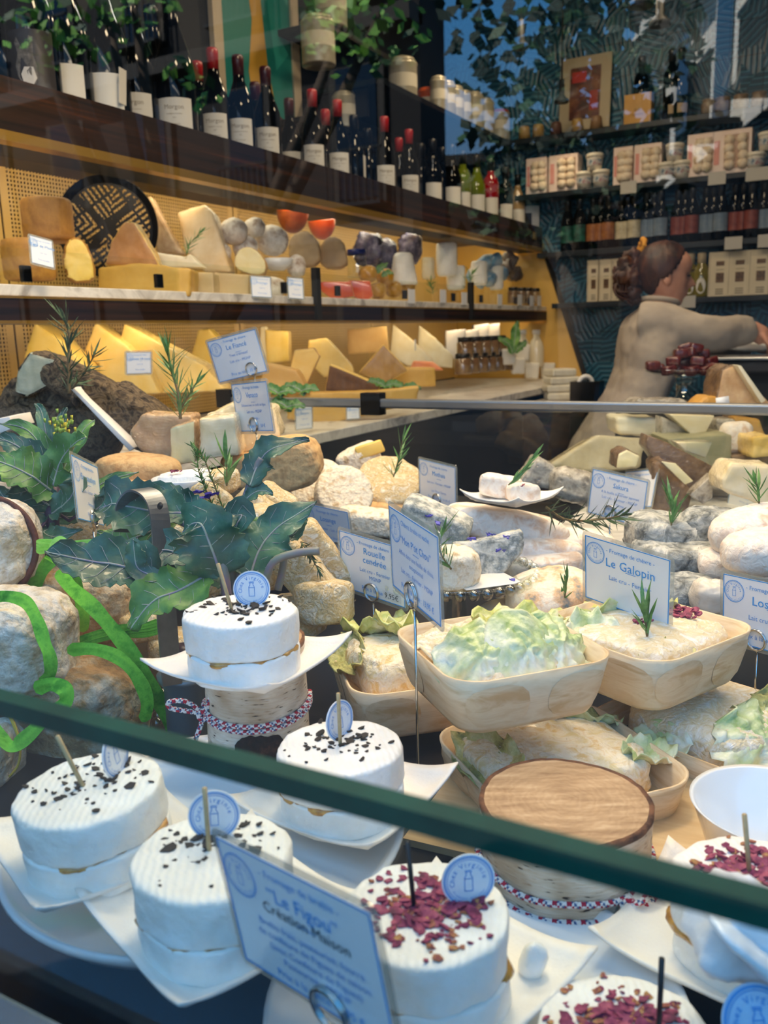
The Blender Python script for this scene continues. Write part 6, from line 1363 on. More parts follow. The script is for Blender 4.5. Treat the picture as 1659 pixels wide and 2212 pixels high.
TX('cheese_block', [M('paste_beige', '#d4b483', '#e0c698', rough=.5, scale=10)], [(352, 590), (460, 588), (462, 636), (352, 632)], -1.54, .09, 'beige cheese block behind the first blue edged card on the marble shelf', bevel=.004)
TX('cheese_block', [M('paste_beige')], [(462, 588), (538, 594), (538, 642), (462, 638)], -1.54, .09, 'second beige cheese block right of the first blue edged card', bevel=.004)
M_ball = M('ball_white_mould', '#d6cbbd', '#efe8de', '#b39a84', rough=.8, scale=25, bump=.6, bscale=80)
for px, py, rp, lab in ((505, 500, 31, 'leftmost white mould ball in the heap'), (550, 492, 24, 'smaller white mould ball behind the heap'), (530, 535, 28, 'white mould ball at the foot of the heap'), (588, 520, 36, 'speckled white ball with a round sticker, largest of the heap'), (480, 545, 20, 'small reddish ball tucked in by the wrapped wedge')):
    s = dX(px, py, -1.64) / F; BX('round_ball_cheese', M_ball, px, py, -1.64, (rp * s, rp * s, rp * s * .9), (0, 0, 0), lab, e1=1, e2=1, nz=.003, group='white mould balls on the marble shelf')
TX('half_cheese', [M_paste, M_rindt], [(505, 560), (515, 538), (540, 532), (560, 545), (576, 570), (570, 595), (535, 592), (508, 580)], -1.57, .05, 'cut round cheese with blue writing on its pale face', side=1, bevel=.004, rnd=1)
tt = text_mesh([('MORCEAU', 0, .004, .011, 0, 'CENTER'), ('50/50', 0, -.010, .011, 0, 'CENTER')]); q = P(548, 566, dX(548, 566, -1.57) - .006)
tag(tt.make('blue_writing', M('writing_blue', '#3f6fb5'), smooth=False, loc=q, rot=(Matrix.Rotation(math.radians(YAW), 3, 'Z') @ Matrix.Rotation(math.radians(90), 3, 'X') @ Matrix.Rotation(math.radians(50), 3, 'Z')).to_euler()), 'blue writing on the pale face of the cut round cheese', 'writing')
BX('round_ball_cheese', M_ball, 640, 575, -1.58, (.03, .03, .034), (0, 0, 0), 'small wrapped pointed cheese left of the black post', e1=.9, e2=1)
BX('round_ball_cheese', M_ball, 580, 622, -1.56, (.05, .03, .03), (0, 0, 0), 'wrapped white cheese behind the small cards', e1=.7, e2=.8)
q = P(600, 585, dX(600, 575, -1.6)); G_ = G().lathe([(0, 0), (.02, 0), (.045, .018), (.05, .035), (.047, .035), (.035, .016), (0, .006)], 32, cap=False).make('white_bowl', M_ceram, loc=q); tag(G_, 'white bowl among the cheeses on the marble shelf', 'bowl')
M_mim = M('mimolette', '#d8480e', '#e86418', rough=.3, scale=15, coat=.7); M_mimr = M('mimolette_rind', '#8a3a10', '#a85420', rough=.5, scale=30, coat=.5)
def half_ball(px, py, rp, X, label, tilt=0):
    d = dX(px, py, X); r = rp * d / F; e = empty('orange_half_ball', P(px, py, d), label=label, cat=CH, group='orange ball cheese halves'); e.rotation_euler = vrot(8, tilt, 0)
    n = 10; G().lathe([(r * math.cos(a), r * 1.35 * math.sin(a)) for a in [-math.pi / 2 * (1 - i / n) for i in range(n + 1)]], 40, cap=False).make('rind', M_mim if tilt < 0 else M_mimr, e)
    G().lathe([(0, .001), (r * .97, .001), (r, 0)], 40, cap=False).make('cut_face', M_mim, e)
half_ball(632, 455, 35, -1.70, 'dark red orange half ball cheese hanging highest before the yellow panel', 3)
half_ball(694, 476, 30, -1.70, 'bright orange half ball cheese right of the darker one', -4)
TX('beige_half_disc', [M('paste_grey_beige', '#a38a68', '#b59c78', rough=.6, scale=15)], [(625, 560), (622, 520), (640, 500), (670, 500), (690, 525), (692, 572), (640, 578)], -1.64, .07, 'left beige half disc cheese under the orange halves', bevel=.006, rnd=1)
TX('beige_half_disc', [M('paste_grey_beige')], [(690, 578), (688, 535), (705, 512), (730, 510), (748, 535), (750, 580)], -1.62, .07, 'right beige half disc cheese beside the black post', bevel=.006, rnd=1)
TX('orange_slice', [M_mim, M('rind_peach', '#e0b088')], [(688, 610), (700, 608), (758, 608), (765, 640), (720, 648), (695, 630)], -1.54, .04, 'left orange cheese slice behind the glass gallery', side=1, bevel=.003)
TX('orange_slice', [M_mim, M('rind_peach')], [(752, 605), (800, 607), (806, 640), (790, 650), (758, 640)], -1.55, .05, 'right orange cheese slice behind the glass gallery', side=1, bevel=.003)
M_lem = M('fruit_yellow', '#c08a1c', '#d8a230', rough=.4, coat=.4, scale=40)
for k, (px, py) in enumerate(((795, 592), (832, 598), (815, 628), (850, 625), (880, 620))): BX('yellow_fruit', M_lem, px, py, -1.60, (.034, .032, .030), (0, 0, 0), 'round yellow fruit in the little heap with green leaves on the marble shelf', e1=.9, e2=1, cat='fruit', group='yellow fruit heap')
e = empty('leaf_sprig', P(820, 590, dX(820, 590, -1.56)), label='green leaves on the yellow fruit heap', cat='leaves')
KL(e, [(815, 590), (822, 580), (830, 575), (838, 568)], [dX(820, 580, -1.56)] * 4, .016, M_kale2, 71, amp=.05); KL(e, [(825, 598), (833, 592), (842, 590), (850, 592)], [dX(820, 580, -1.56)] * 4, .014, M_kale2, 72, amp=.05)
q = P(772, 600, dX(772, 600, -1.64)); e = empty('blue_lidded_jar', q, label='clear jar with blue lid behind the yellow fruit', cat='jar')
G().lathe([(0, 0), (.034, 0), (.036, .01), (.036, .07), (.030, .08)], 28).make('jar', M_glassy, e); G().lathe([(.034, .08), (.034, .098), (0, .099)], 28).make('lid', M('lid_blue', '#1c2f78', rough=.4), e)
M_bag = film(0, 'purple_foil', '#2c2a48', '#4c4668', '#7d7690', scale=30); M_bagb = film(0, 'brown_foil', '#4a3a2c', '#7c6650', scale=30)
for k, (px, py, lab) in enumerate(((795, 540, 'purple foil bag leftmost above the blue lidded jar'), (830, 555, 'purple foil bag in the middle above the fruit'), (885, 535, 'purple foil bag hanging right above the lattice cheese'))): BX('foil_bag', M_bag, px, py, -1.68, (.05, .03, .06), (10 * k, 10, 0), lab, e1=.6, e2=.5, nz=.016, ns=24, seed=k + 60, cat='bag')
d_ = dX(872, 575, -1.6); e = empty('lattice_cheese', P(872, 615, d_), label='tall white ribbed basket shaped cheese right of the yellow fruit', cat=CH)
G().lathe([(0, 0), (.052, 0)] + [(.054 - .018 * i / 16 + .0015 * (i % 2), .004 + .105 * i / 16) for i in range(17)] + [(.028, .118), (0, .122)], 36).make('cheese', M_fresh, e)
for k, (px, py, w, h, mt, lab) in enumerate(((925, 580, 28, 45, F_iv, 'wrapped small white cheese right of the ribbed one'), (965, 560, 45, 70, M_fresh, 'tall stack of white pots on the marble shelf'), (985, 600, 40, 50, M_fresh, 'lower white pot pile right of the fruit'), (1035, 590, 35, 50, M_fresh, 'white tub near the far end of the marble shelf'), (1072, 600, 30, 50, M_fresh, 'white wrapped butter tower near the far end'))):
    s = dX(px, py, -1.58) / F; BX('white_tub', mt, px, py, -1.58, (w * s / 2, w * s / 2, h * s / 2), (0, 0, 0), lab, e1=.25, e2=.8, nz=.003, cat='tub')
for k, (px, py) in enumerate(((1040, 575), (1060, 565), (1075, 590), (1050, 600), (1030, 600))):
    BX('white_sachet', M('sachet_white', '#e6e4dc', '#5f9cc8', '#f0eee6', rough=.5, scale=14, ramp=[.35, .62, .68]), px, py, -1.60, (.05, .03, .035), (0, k * 20 - 40, 0), 'crumpled white and blue sachet in the heap at the far end of the marble shelf', e1=.7, e2=.7, nz=.012, ns=25, seed=k + 70, cat='sachet', group='white and blue sachets')
for k, (px, py) in enumerate(((1090, 580), (1112, 592), (1130, 600), (1145, 608), (1100, 560), (1160, 612))):
    BX('foil_bag', M_bagb, px, py, -1.62, (.04, .03, .035), (0, k * 15 - 30, 0), 'brown foil bag in the group at the far end of the marble shelf', e1=.6, e2=.6, nz=.012, ns=25, seed=k + 80, cat='bag', group='brown foil bags at the far end')
M_jarg = M('jar_preserve', '#6a4a34', '#8c7454', rough=.2, coat=1, scale=30)
def small_jar(px, py, X, h, r, mat, label, group, z=None, lidm=None, name='small_jar'):
    q = P(px, py, dX(px, py, X)); e = empty(name, q, label=label, cat='jar', group=group)
    G().lathe([(0, 0), (r, 0), (r * 1.02, h * .08), (r * 1.02, h * .7), (r * .86, h * .78)], 22).make('jar', mat, e); G().lathe([(r * .9, h * .78), (r * .9, h), (0, h * 1.01)], 22).make('lid', lidm or M('lid_dark', '#2c2c2e', rough=.3, metal=.5), e)
for px in (1108, 1126, 1140, 1156, 1170): small_jar(px, 655, -1.52, .075, .026, M_jarg, 'small dark jar in the row at the far end of the glass gallery', 'small jars behind the glass gallery')
SP('rosemary sprig before the wrapped pale wedge on the marble shelf', [(402, 552, dX(402, 552, -1.52)), (412, 525, dX(402, 552, -1.52)), (435, 500, dX(402, 552, -1.52))], .03, 26, 31, spread=50)
SP('green herb tuft at the glass gallery, right half', [(1010, 625, dX(1010, 625, -1.5)), (1015, 605, dX(1010, 625, -1.5)), (1020, 590, dX(1010, 625, -1.5))], .05, 40, 32, spread=70, w=.002)
SP('green herb tuft beside the wrapped small white cheese', [(935, 635, dX(935, 625, -1.52)), (932, 618, dX(935, 625, -1.52)), (930, 610, dX(935, 625, -1.52))], .04, 26, 33, spread=70, w=.002)
# chestnut pan with slots -------------------------------------------------------------
dp = dX(235, 492, -1.80); rpn = 105 * dp / F; n = 120; vs = []; fs = []; idx = {}
def slot(u, v):
    r = math.hypot(u, v)
    if r > .84: return False
    if abs(u + v) < .10 or abs(u - v) < .10 and r < .8: return False
    c, s_ = math.cos(.2), math.sin(.2); u, v = u * c - v * s_, u * s_ + v * c
    q = (u > 0) == (v > 0); a = (u + v) if q else (u - v); b = (u - v) if q else (u + v)
    if not q: a, b = b, a
    a = (u - v) * .707 if q else (u + v) * .707; b = (u + v) * .707 if q else (u - v) * .707
    return (a * 9.5) % 1 < .45 and (b * 2.6 + .3) % 1 < .86 and abs(b) > .08
for j in range(n):
    for i in range(n):
        u = -1 + 2 * (i + .5) / n; v = -1 + 2 * (j + .5) / n
        if math.hypot(u, v) > 1 or slot(u, v): continue
        f = []
        for a, b in ((i, j), (i + 1, j), (i + 1, j + 1), (i, j + 1)):
            if (a, b) not in idx:
                uu = -1 + 2 * a / n; vv = -1 + 2 * b / n; r = math.hypot(uu, vv)
                if r > .97: uu, vv = uu / r, vv / r
                idx[(a, b)] = len(vs); vs.append((uu * rpn, -.025 * max(0, (math.hypot(uu, vv) - .88) / .12), vv * rpn))
            f.append(idx[(a, b)])
        fs.append(tuple(f))
e = empty('slotted_pan', P(235, 492, dp), yaw=8, label='black slotted chestnut pan hanging behind the cheeses, upper left', cat='pan')
o = ob('pan_disc', vs, fs, M('pan_iron', '#141112', rough=.45, metal=.6), e, False); o.modifiers.new('t', 'SOLIDIFY').thickness = .003
s_ = dp / F; G().tube([(rpn * .40, .0, rpn * .9), (rpn * .32, -.01, rpn * 1.15), (rpn * .12, -.01, rpn * 1.55)], [.010, .009, .009], 8).make('handle', M('pan_iron'), e)
hl = G().lathe([(.008, 0), (.014, .004), (.008, .008)], 16, cap=False).make('hanging_eye', M_brass, e); hl.location = (rpn * .30, -.022, rpn * 1.12); hl.rotation_euler = (1.57, 0, 0)
# cards along the gallery ---------------------------------------------------------------
def tc_(x0, y0, x1, y1, x2, y2, t1, label, sgn=1, w=.10, h=.0705, g='small price cards on the wall unit'):
    d__ = dX(x0, y0, -1.47 if y0 < 700 else -1.30); w = math.hypot(x1 - x0, y1 - y0) * d__ / F * 1.04; h = math.hypot(x2 - x0, y2 - y0) * d__ / F * 1.03
    price_card((x0, y0), (x1, y1), (x2, y2), [(FB, .36, .085, 0), (t1, .15, .16, 0), ('Lait cru', -.08, .09, 1), ('Prix au kilo', -.35, .10, 1)], label, w=w, h=h, ring=None, fine=False, sgn=sgn, group=g)
tc_(64, 509, 111, 522, 69, 567, 'Tête de Moine', 'small price card before the ochre drum cheeses')
tc_(352, 579, 401, 582, 354, 627, 'Brebis', 'small price card before the first beige block')
tc_(542, 597, 583, 600, 545, 640, 'Fromage', 'small price card left of the pair beside the black post', w=.085, h=.075)
tc_(622, 600, 653, 603, 624, 643, 'Fromage', 'small price card right of the pair beside the black post', w=.075, h=.08)
for px, py, lab in ((889, 640, 'tiny white ticket on the glass gallery below the ribbed cheese'), (957, 640, 'tiny white ticket on the glass gallery below the white pots'), (1003, 645, 'tiny white ticket left of the second black post'), (1080, 648, 'tiny white ticket below the white and blue sachets'), (1123, 648, 'tiny white ticket, left of the last three'), (1149, 650, 'tiny white ticket, middle of the last three'), (1165, 650, 'tiny white ticket, last on the gallery')):
    q = PX(px, py, -1.465); tag(box('ticket', M_card, q, (.001, .055, .05)), lab, 'price card', 'tiny tickets on the glass gallery')
# ---------------------------------------------------------------- lower cheese shelf
YR = [M_pastey, F_tan]
TX('yellow_wedge', YR, [(52, 770), (75, 698), (130, 735), (190, 800), (185, 850), (60, 850)], -1.72, .10, 'yellow wedge with its tip up, leftmost on the lower shelf', side=[1, 0, 0, 0, 0, 1], bevel=.004)
TX('yellow_wedge', [F_yel], [(180, 765), (205, 697), (270, 745), (320, 800), (345, 850), (200, 850), (215, 790)], -1.66, .10, 'second yellow wedge with its tip up, behind the rosemary branches', bevel=.004)
TX('yellow_wedge', [F_yel], [(258, 740), (268, 699), (350, 745), (440, 790), (490, 845), (330, 850), (300, 790)], -1.60, .12, 'third, largest film wrapped yellow wedge behind the small card', bevel=.004)
TX('yellow_block', [M_pastey], [(410, 780), (428, 712), (450, 710), (470, 730), (470, 800)], -1.78, .08, 'upright yellow block between the wedges and the tilted card', bevel=.004)
TX('yellow_wedge', [F_iv], [(560, 800), (562, 706), (575, 705), (585, 800)], -1.74, .05, 'narrow upright yellow slice right of the tilted card', bevel=.004)
TX('yellow_block', [M_pastey, F_yel], [(572, 712), (622, 716), (624, 780), (576, 785)], -1.70, .10, 'pale yellow rectangular block right of the tilted card', side=1, bevel=.004)
TX('tan_wedge', [M('paste_tan', '#c99a50', '#d8ae68', rough=.5, scale=10)], [(560, 850), (570, 785), (640, 800), (670, 850)], -1.50, .10, 'tan wedge base behind the front price cards', bevel=.004)
TX('yellow_wedge', [F_yel, M_rindt], [(618, 830), (636, 756), (678, 752), (690, 770), (660, 838)], -1.50, .05, 'light yellow wedge leaning left in the middle of the lower shelf', side=1, bevel=.004)
TX('yellow_wedge', [F_yel], [(664, 780), (666, 735), (705, 730), (760, 790), (765, 805), (700, 815)], -1.60, .08, 'pale yellow wedge pointing left above the brown block', bevel=.004)
TX('yellow_block', [M('paste_tan'), F_yel], [(752, 765), (750, 712), (835, 704), (840, 760)], -1.72, .10, 'wide tan and yellow block with rind at the back of the lower shelf', side=1, bevel=.004)
TX('brown_rind_block', [M('rind_cocoa', '#5c3c1e', '#7a5430', rough=.6, scale=25, bump=.3), M_pastey], [(702, 845), (712, 788), (820, 832), (818, 850)], -1.38, .09, 'dark brown rinded wedge at the front of the lower shelf', side=1, bevel=.004)
TX('tan_wedge', [M('rind_ochre2', '#a87c3c', '#bd9350', rough=.45, scale=20, coat=.5), M_pastey], [(775, 805), (828, 744), (882, 800), (835, 828)], -1.46, .05, 'diamond standing tan rinded wedge at the middle front of the lower shelf', side=1, bevel=.004)
TX('yellow_wedge', [F_iv, M_rindt], [(842, 770), (848, 700), (880, 725), (935, 775), (932, 795), (880, 790)], -1.66, .06, 'pale triangular wedge with white ticket', side=1, bevel=.004)
TX('yellow_wedge', [F_iv], [(902, 760), (905, 702), (940, 730), (980, 770), (978, 795), (930, 790)], -1.66, .06, 'pale triangular wedge right of the one with the white ticket', bevel=.004)
TX('yellow_block', [M('paste_golden')], [(845, 795), (940, 795), (942, 835), (848, 838)], -1.42, .10, 'golden block at the front right of the diamond wedge', bevel=.004)
TX('yellow_block', [M('paste_golden')], [(620, 905), (620, 850), (800, 845), (905, 835), (900, 870), (800, 895), (700, 918)], -1.33, .06, 'long golden cheese front seen through the glass screen', bevel=.004)
TX('pink_slices', [M('salmon', '#e8854a', '#f0a070', rough=.4, scale=40)], [(885, 800), (895, 780), (935, 782), (960, 800)], -1.48, .06, 'small orange pink slices behind the golden block', bevel=.006)
q = PX(897, 745, -1.60); tag(box('ticket', M_card, q, (.001, .035, .045), rotz=.3), 'white ticket stuck on the pale triangular wedge', 'price card')
M_box = M('carton_white', '#e8ddd6', '#f2e8e0', rough=.5, scale=10)
for k, (px, py, w, h, lab) in enumerate(((985, 745, 44, 60, 'white yoghurt carton, leftmost of the cartons on the lower shelf'), (1015, 735, 40, 40, 'white yoghurt carton second from the left'), (1040, 728, 34, 50, 'white carton with pink dots in the middle of the cartons'), (1065, 722, 30, 40, 'white carton rightmost of the row'))):
    TX('yoghurt_carton', [M_box], [(px - w / 2, py - h / 2), (px + w / 2, py - h / 2 - 4), (px + w / 2, py + h / 2), (px - w / 2, py + h / 2)], -1.62, .08, lab, 'carton', 'white cartons on the lower shelf', bevel=.004)
for r_, (y0, xs) in enumerate(((765, (1005, 1025, 1045, 1062, 1078)), (800, (1000, 1018, 1038, 1056, 1074, 1092)))):
    for px in xs: small_jar(px, y0 + (1078 - px) * .1, -1.5, .085, .036, M_jarg, 'dark preserve jar in the two tier jar block on the lower shelf', 'preserve jars on the lower shelf')
for k, px in enumerate((1128, 1158, 1175, 1200)):
    d = dX(px, 780, -1.5); e = empty('milk_bottle', P(px, 792, d), label='milk bottle with white cap in the row before the yellow end panel', cat='bottle', group='milk bottles at the far end'); r = 17 * d / F; h = 78 * d / F
    G().lathe([(0, 0), (r, 0), (r * 1.02, h * .05), (r, h * .5), (r * .8, h * .66), (r * .45, h * .8), (r * .42, h * .9)], 24).make('milk', M('milk', '#e8dcc0', rough=.15, coat=1), e); G().lathe([(r * .5, h * .88), (r * .5, h), (0, h)], 20).make('cap', M_white, e)
for k, (px, py) in enumerate(((1100, 770), (1120, 790), (1150, 800), (1185, 800), (1130, 760))):
    TX('white_tub', [M('tub_white', '#ece6d8', rough=.35)], [(px - 16, py - 16), (px + 16, py - 16), (px + 13, py + 18), (px - 13, py + 18)], -1.44, .06, 'white cream tub in the group before the milk bottles', 'tub', 'white cream tubs', bevel=.006)
e = empty('leaf_sprig', P(1110, 770, 4.1), label='green leaf sprig standing before the yellow end panel', cat='leaves'); 
for pts in ([(1108, 765), (1100, 745), (1085, 735), (1075, 728)], [(1110, 750), (1112, 730), (1115, 710), (1118, 692)], [(1112, 762), (1122, 750), (1130, 745), (1136, 735)]): KL(e, pts, [3.9] * 4, .022, M_kale2, len(pts[0]), amp=.05)
for k, (px, py, d) in enumerate(((600, 850, 2.0), (650, 845, 2.1), (830, 835, 2.6), (870, 840, 2.7), (620, 880, 2.0))):
    e = empty('leaf_sprig', P(px, py, d), label=['green leaves left on the lower shelf edge above the rail', 'green leaves by the light yellow wedge at the rail', 'green leaves before the diamond wedge', 'green leaves right of the diamond wedge at the rail', 'green leaves hanging below the rail at its left end'][k], cat='leaves')
    for a in range(4): KL(e, [(px, py), (px + 12 * math.cos(a * 1.4), py - 4 + 5 * math.sin(a * 2)), (px + 26 * math.cos(a * 1.4), py - 5 + 9 * math.sin(a * 2)), (px + 40 * math.cos(a * 1.4), py + 12 * math.sin(a * 2))], [d] * 4, .014, M_kale2, a + k, amp=.03)
tc_(273, 762, 325, 761, 274, 807, 'Comté 18 mois', 'small cream price card before the large yellow wedges')
tc_(639, 880, 673, 877, 640, 927, 'Salers', 'price card on the golden front seen through the glass, left one', w=.075, h=.1)
tc_(749, 878, 775, 876, 750, 905, 'Abondance', 'price card on the golden front seen through the glass, right one', w=.07, h=.07)
tag(box('rail_clip', M_blackg, PY(806, 872, 1.72), (.05, .03, .05)), 'black clip block on the left half of the metal rail', 'clip')
tag(box('rail_clip', M_blackg, PY(490, 860, 1.72), (.045, .03, .045)), 'black clip block on the rail beside the card under the tilted one', 'clip')
# ================================================================ BACK WALL GOODS
def PYd(px, py, y=4.40): return PY(px, py, y)
def carton(px, z, w, h, dp, label, group):
    q = PY(px, 0, 4.39); 
    # solve x for the pixel at mid height
    for _ in range(3):
        pass
    return q
def at_wall(px, pymid, z, y=4.40):
    q = PY(px, pymid, y); return Vector((q.x, y, z))
M_cart = M('carton_pinkwhite', '#e8d3c8', '#f0dfd6', rough=.5, scale=8); M_red = M('seal_red', '#b8344a', rough=.5); M_mer = M('pastry', '#dcc6a8', '#ece0cc', rough=.8, scale=40, bump=.6, bscale=60)
zB = 2.036; zC = 1.749; zD = 1.498; zA = 2.301
for px, py, w, lab in ((1164, 380, .105, 'pastry box leftmost on the second wall shelf'), (1222, 375, .145, 'pastry box second from the left on the second wall shelf'), (1350, 358, .09, 'pastry box left of the central pair on the second wall shelf'), (1403, 352, .125, 'pastry box right of the central pair on the second wall shelf'), (1516, 335, .115, 'pastry box left of the tall pair at right on the second wall shelf'), (1583, 330, .165, 'widest pastry box at right on the second wall shelf')):
    q = at_wall(px, py, zB, 4.42); e = empty('pastry_box', q, label=lab, cat='box', group='pink and white pastry boxes'); h = .17 if px < 1500 else .185
    G().box((0, 0, h / 2), (w, .085, h)).make('carton', M_cart, e, smooth=False, bevel=.002)
    wi = G().box((w * .12, -.0435, h * .5), (w * .62, .002, h * .78)).make('window', M('box_window', '#b0907a', rough=.3), e, smooth=False)
    g = G(); rnd = random.Random(px)
    for r_ in range(4):
        for c_ in range(2): g.ball((w * (-.04 + .32 * c_) + rnd.uniform(-.004, .004), -.043, h * (.2 + .19 * r_)), .024, 7)
    p = g.make('pastries', M_mer, wi); g = G(); g.ball((w * -.05, -.047, h * .26), .009, 6); g.make('red_seal', M_red, e)
    G().box((w * -.38, -.044, h * .5), (w * .14, .001, h * .55)).make('red_ornament', M('ornament_pink', '#d9948c', rough=.5), e, smooth=False)
def tub(px, py, z, label):
    q = at_wall(px, py, z, 4.39); e = empty('cream_tub', q, label=label, cat='tub', group='round white lidded tubs on the second wall shelf')
    G().lathe([(0, 0), (.033, 0), (.038, .055), (.038, .062)], 24).make('tub', M('tub_body', '#dcd6ca', rough=.35), e); G().lathe([(.041, .060), (.042, .075), (.038, .078), (0, .079)], 24).make('lid', M('tub_lid', '#e8e2d2', rough=.35), e)
    G().lathe([(.0368, .022), (.0385, .050)], 24, cap=False).make('band', M('tub_band', '#54708c', '#c4c8c8', '#8a4c58', rough=.5, scale=30, ramp=[.4, .5, .62]), e)
for px, py, z, lab in ((1262, 385, zB, 'tub at the lower left of the first tub pyramid'), (1298, 380, zB, 'tub at the lower right of the first tub pyramid'), (1285, 330, zB + .079, 'tub on top of the first tub pyramid'), (1440, 362, zB, 'tub at the lower left of the second tub pyramid'), (1474, 358, zB, 'tub at the lower right of the second tub pyramid'), (1458, 310, zB + .079, 'tub on top of the second tub pyramid'), (1634, 335, zB, 'tub at the right edge of the second wall shelf'), (1660, 285, zB + .079, 'tub cut by the right edge, one above the other')): tub(px, py, z, lab)
BP['beer'] = [(0, 0), (.031, 0), (.034, .003), (.034, .135), (.029, .16), (.016, .195), (.0135, .235), (.015, .237), (.015, .243), (0, .244)]
bl_ = [(1226, 'k'), (1252, 'k'), (1281, 'o'), (1297, 'o'), (1314, 'o'), (1342, 'w'), (1356, 'w'), (1370, 'w'), (1396, 'b'), (1412, 'b'), (1427, 'b'), (1464, 'r'), (1478, 'r'), (1494, 'r'), (1524, 'b'), (1540, 'b'), (1556, 'b'), (1586, 'r'), (1604, 'r'), (1622, 'r'), (1648, 'b'), (1662, 'b')]
BL = dict(k=M('lab_teal', '#1f6a5a', '#0e2a2a', rough=.5, scale=30), o=M('lab_orange', '#7a4428', '#a06a3c', rough=.5, scale=30), w=M('lab_cream', '#c9bfa2', '#8d8468', rough=.5, scale=25), b=M('lab_blue', '#5e7288', '#94a0aa', rough=.5, scale=12), r=M('lab_red', '#6a2a22', '#86443a', rough=.5, scale=40))
nmc = dict(k='teal', o='orange', w='cream', b='pale blue', r='red brick')
for i, (px, c) in enumerate(bl_):
    bottle(at_wall(px, 480, zC, 4.395 if i % 3 == 1 else 4.42), 'beer', M_bot, M_capk, BL[c], 'beer bottle with %s label %s' % (nmc[c], ['in the leftmost pair', 'in the second group from left', 'in the third group from left', 'in the fourth group from left', 'in the fifth group, above the person', 'in the sixth group from left', 'in the seventh group from left', 'cut by the right edge'][0 if i < 2 else min(7, 1 + (i - 2) // 3)]), 'beer bottles, ' + nmc[c] + ' group %s' % 'abcdefgh'[0 if i < 2 else min(7, 1 + (i - 2) // 3)], lh=(.04, .12), lw=1.1, face=-20, name='beer_bottle')
for px, w, lab in ((1284, .055, 'leftmost narrow cracker box behind the head of the person'), (1311, .06, 'second narrow cracker box behind the head of the person'), (1338, .06, 'third narrow cracker box touching the ponytail'), (1553, .085, 'cracker box with two windows, left of the right hand row'), (1595, .09, 'cracker box with two windows, middle of the right hand row'), (1640, .09, 'cracker box with two windows at the right edge')):
    q = at_wall(px, 600, zD, 4.42); e = empty('cracker_box', q, label=lab, cat='box', group='cream cracker boxes on the lowest wall shelf'); h = .20
    G().box((0, 0, h / 2), (w, .07, h)).make('carton', M('carton_cream', '#d0c3a6', '#dccfb4', rough=.6, scale=6), e, smooth=False, bevel=.0015)
    G().box((w * .1, -.0355, h * .74), (w * .42, .001, h * .10)).make('small_window', M('window_brown', '#3a2a20', '#7c5c40', rough=.4, scale=60), e, smooth=False)
    G().box((w * .1, -.0355, h * .42), (w * .42, .001, h * .22)).make('window', M('window_brown'), e, smooth=False)
    g = G()
    for k in range(3): g.box((w * .1, -.0356, h * (.06 + .05 * k)), (w * .4, .001, h * .022))
    g.box((-w * .42, -.0356, h * .5), (.0012, .001, h * .9)); g.box((w * .1, -.0356, h * .6), (w * .4, .001, h * .012)); g.make('print_lines', M('print_grey', '#7a7264'), e, smooth=False)
BP['oil'] = [(0, 0), (.034, 0), (.038, .006), (.038, .10), (.030, .135), (.016, .160), (.015, .185), (.018, .187), (.018, .2), (0, .2)]
for px, lab in ((1490, 'squat olive bottle with oval white label half behind the face of the person'), (1515, 'squat olive bottle with oval white label right of the face of the person')):
    e = bottle(at_wall(px, 590, zD, 4.40), 'oil', M('oil_olive', '#6f6418', '#857a24', rough=.15, coat=1, scale=10), M('lid_cream', '#b9a888'), None, lab, 'olive bottles with oval labels', name='olive_bottle', face=-20)
    g = G(); R = .0388; n = 26; g.add([(R * math.cos(-math.pi / 2 + .022 * math.cos(2 * math.pi * i / n) / R), R * math.sin(-math.pi / 2 + .022 * math.cos(2 * math.pi * i / n) / R) - .0005, .052 + .036 * math.sin(2 * math.pi * i / n)) for i in range(n)], [tuple(range(n))]); g.make('oval_label', M_label, e, smooth=False)
for px, py, z, lab in ((1358, 400, zB, 'white shelf ticket below the central pastry boxes'), (1549, 385, zB, 'white shelf ticket below the right hand pastry boxes'), (1640, 374, zB, 'larger white shelf ticket at the right edge'), (1585, 517, zC, 'white shelf ticket below the red labelled beers'), (1657, 515, zC, 'white shelf ticket cut by the right edge below the beers'), (1485, 645, zD, 'white shelf ticket beside the chin of the person')):
    q = PY(px, py, 4.345); tag(box('shelf_ticket', M('ticket', '#b9b6ae', rough=.6), (q.x, 4.342, z - .02), (.075 if px != 1640 else .11, .002, .055)), lab, 'shelf ticket')
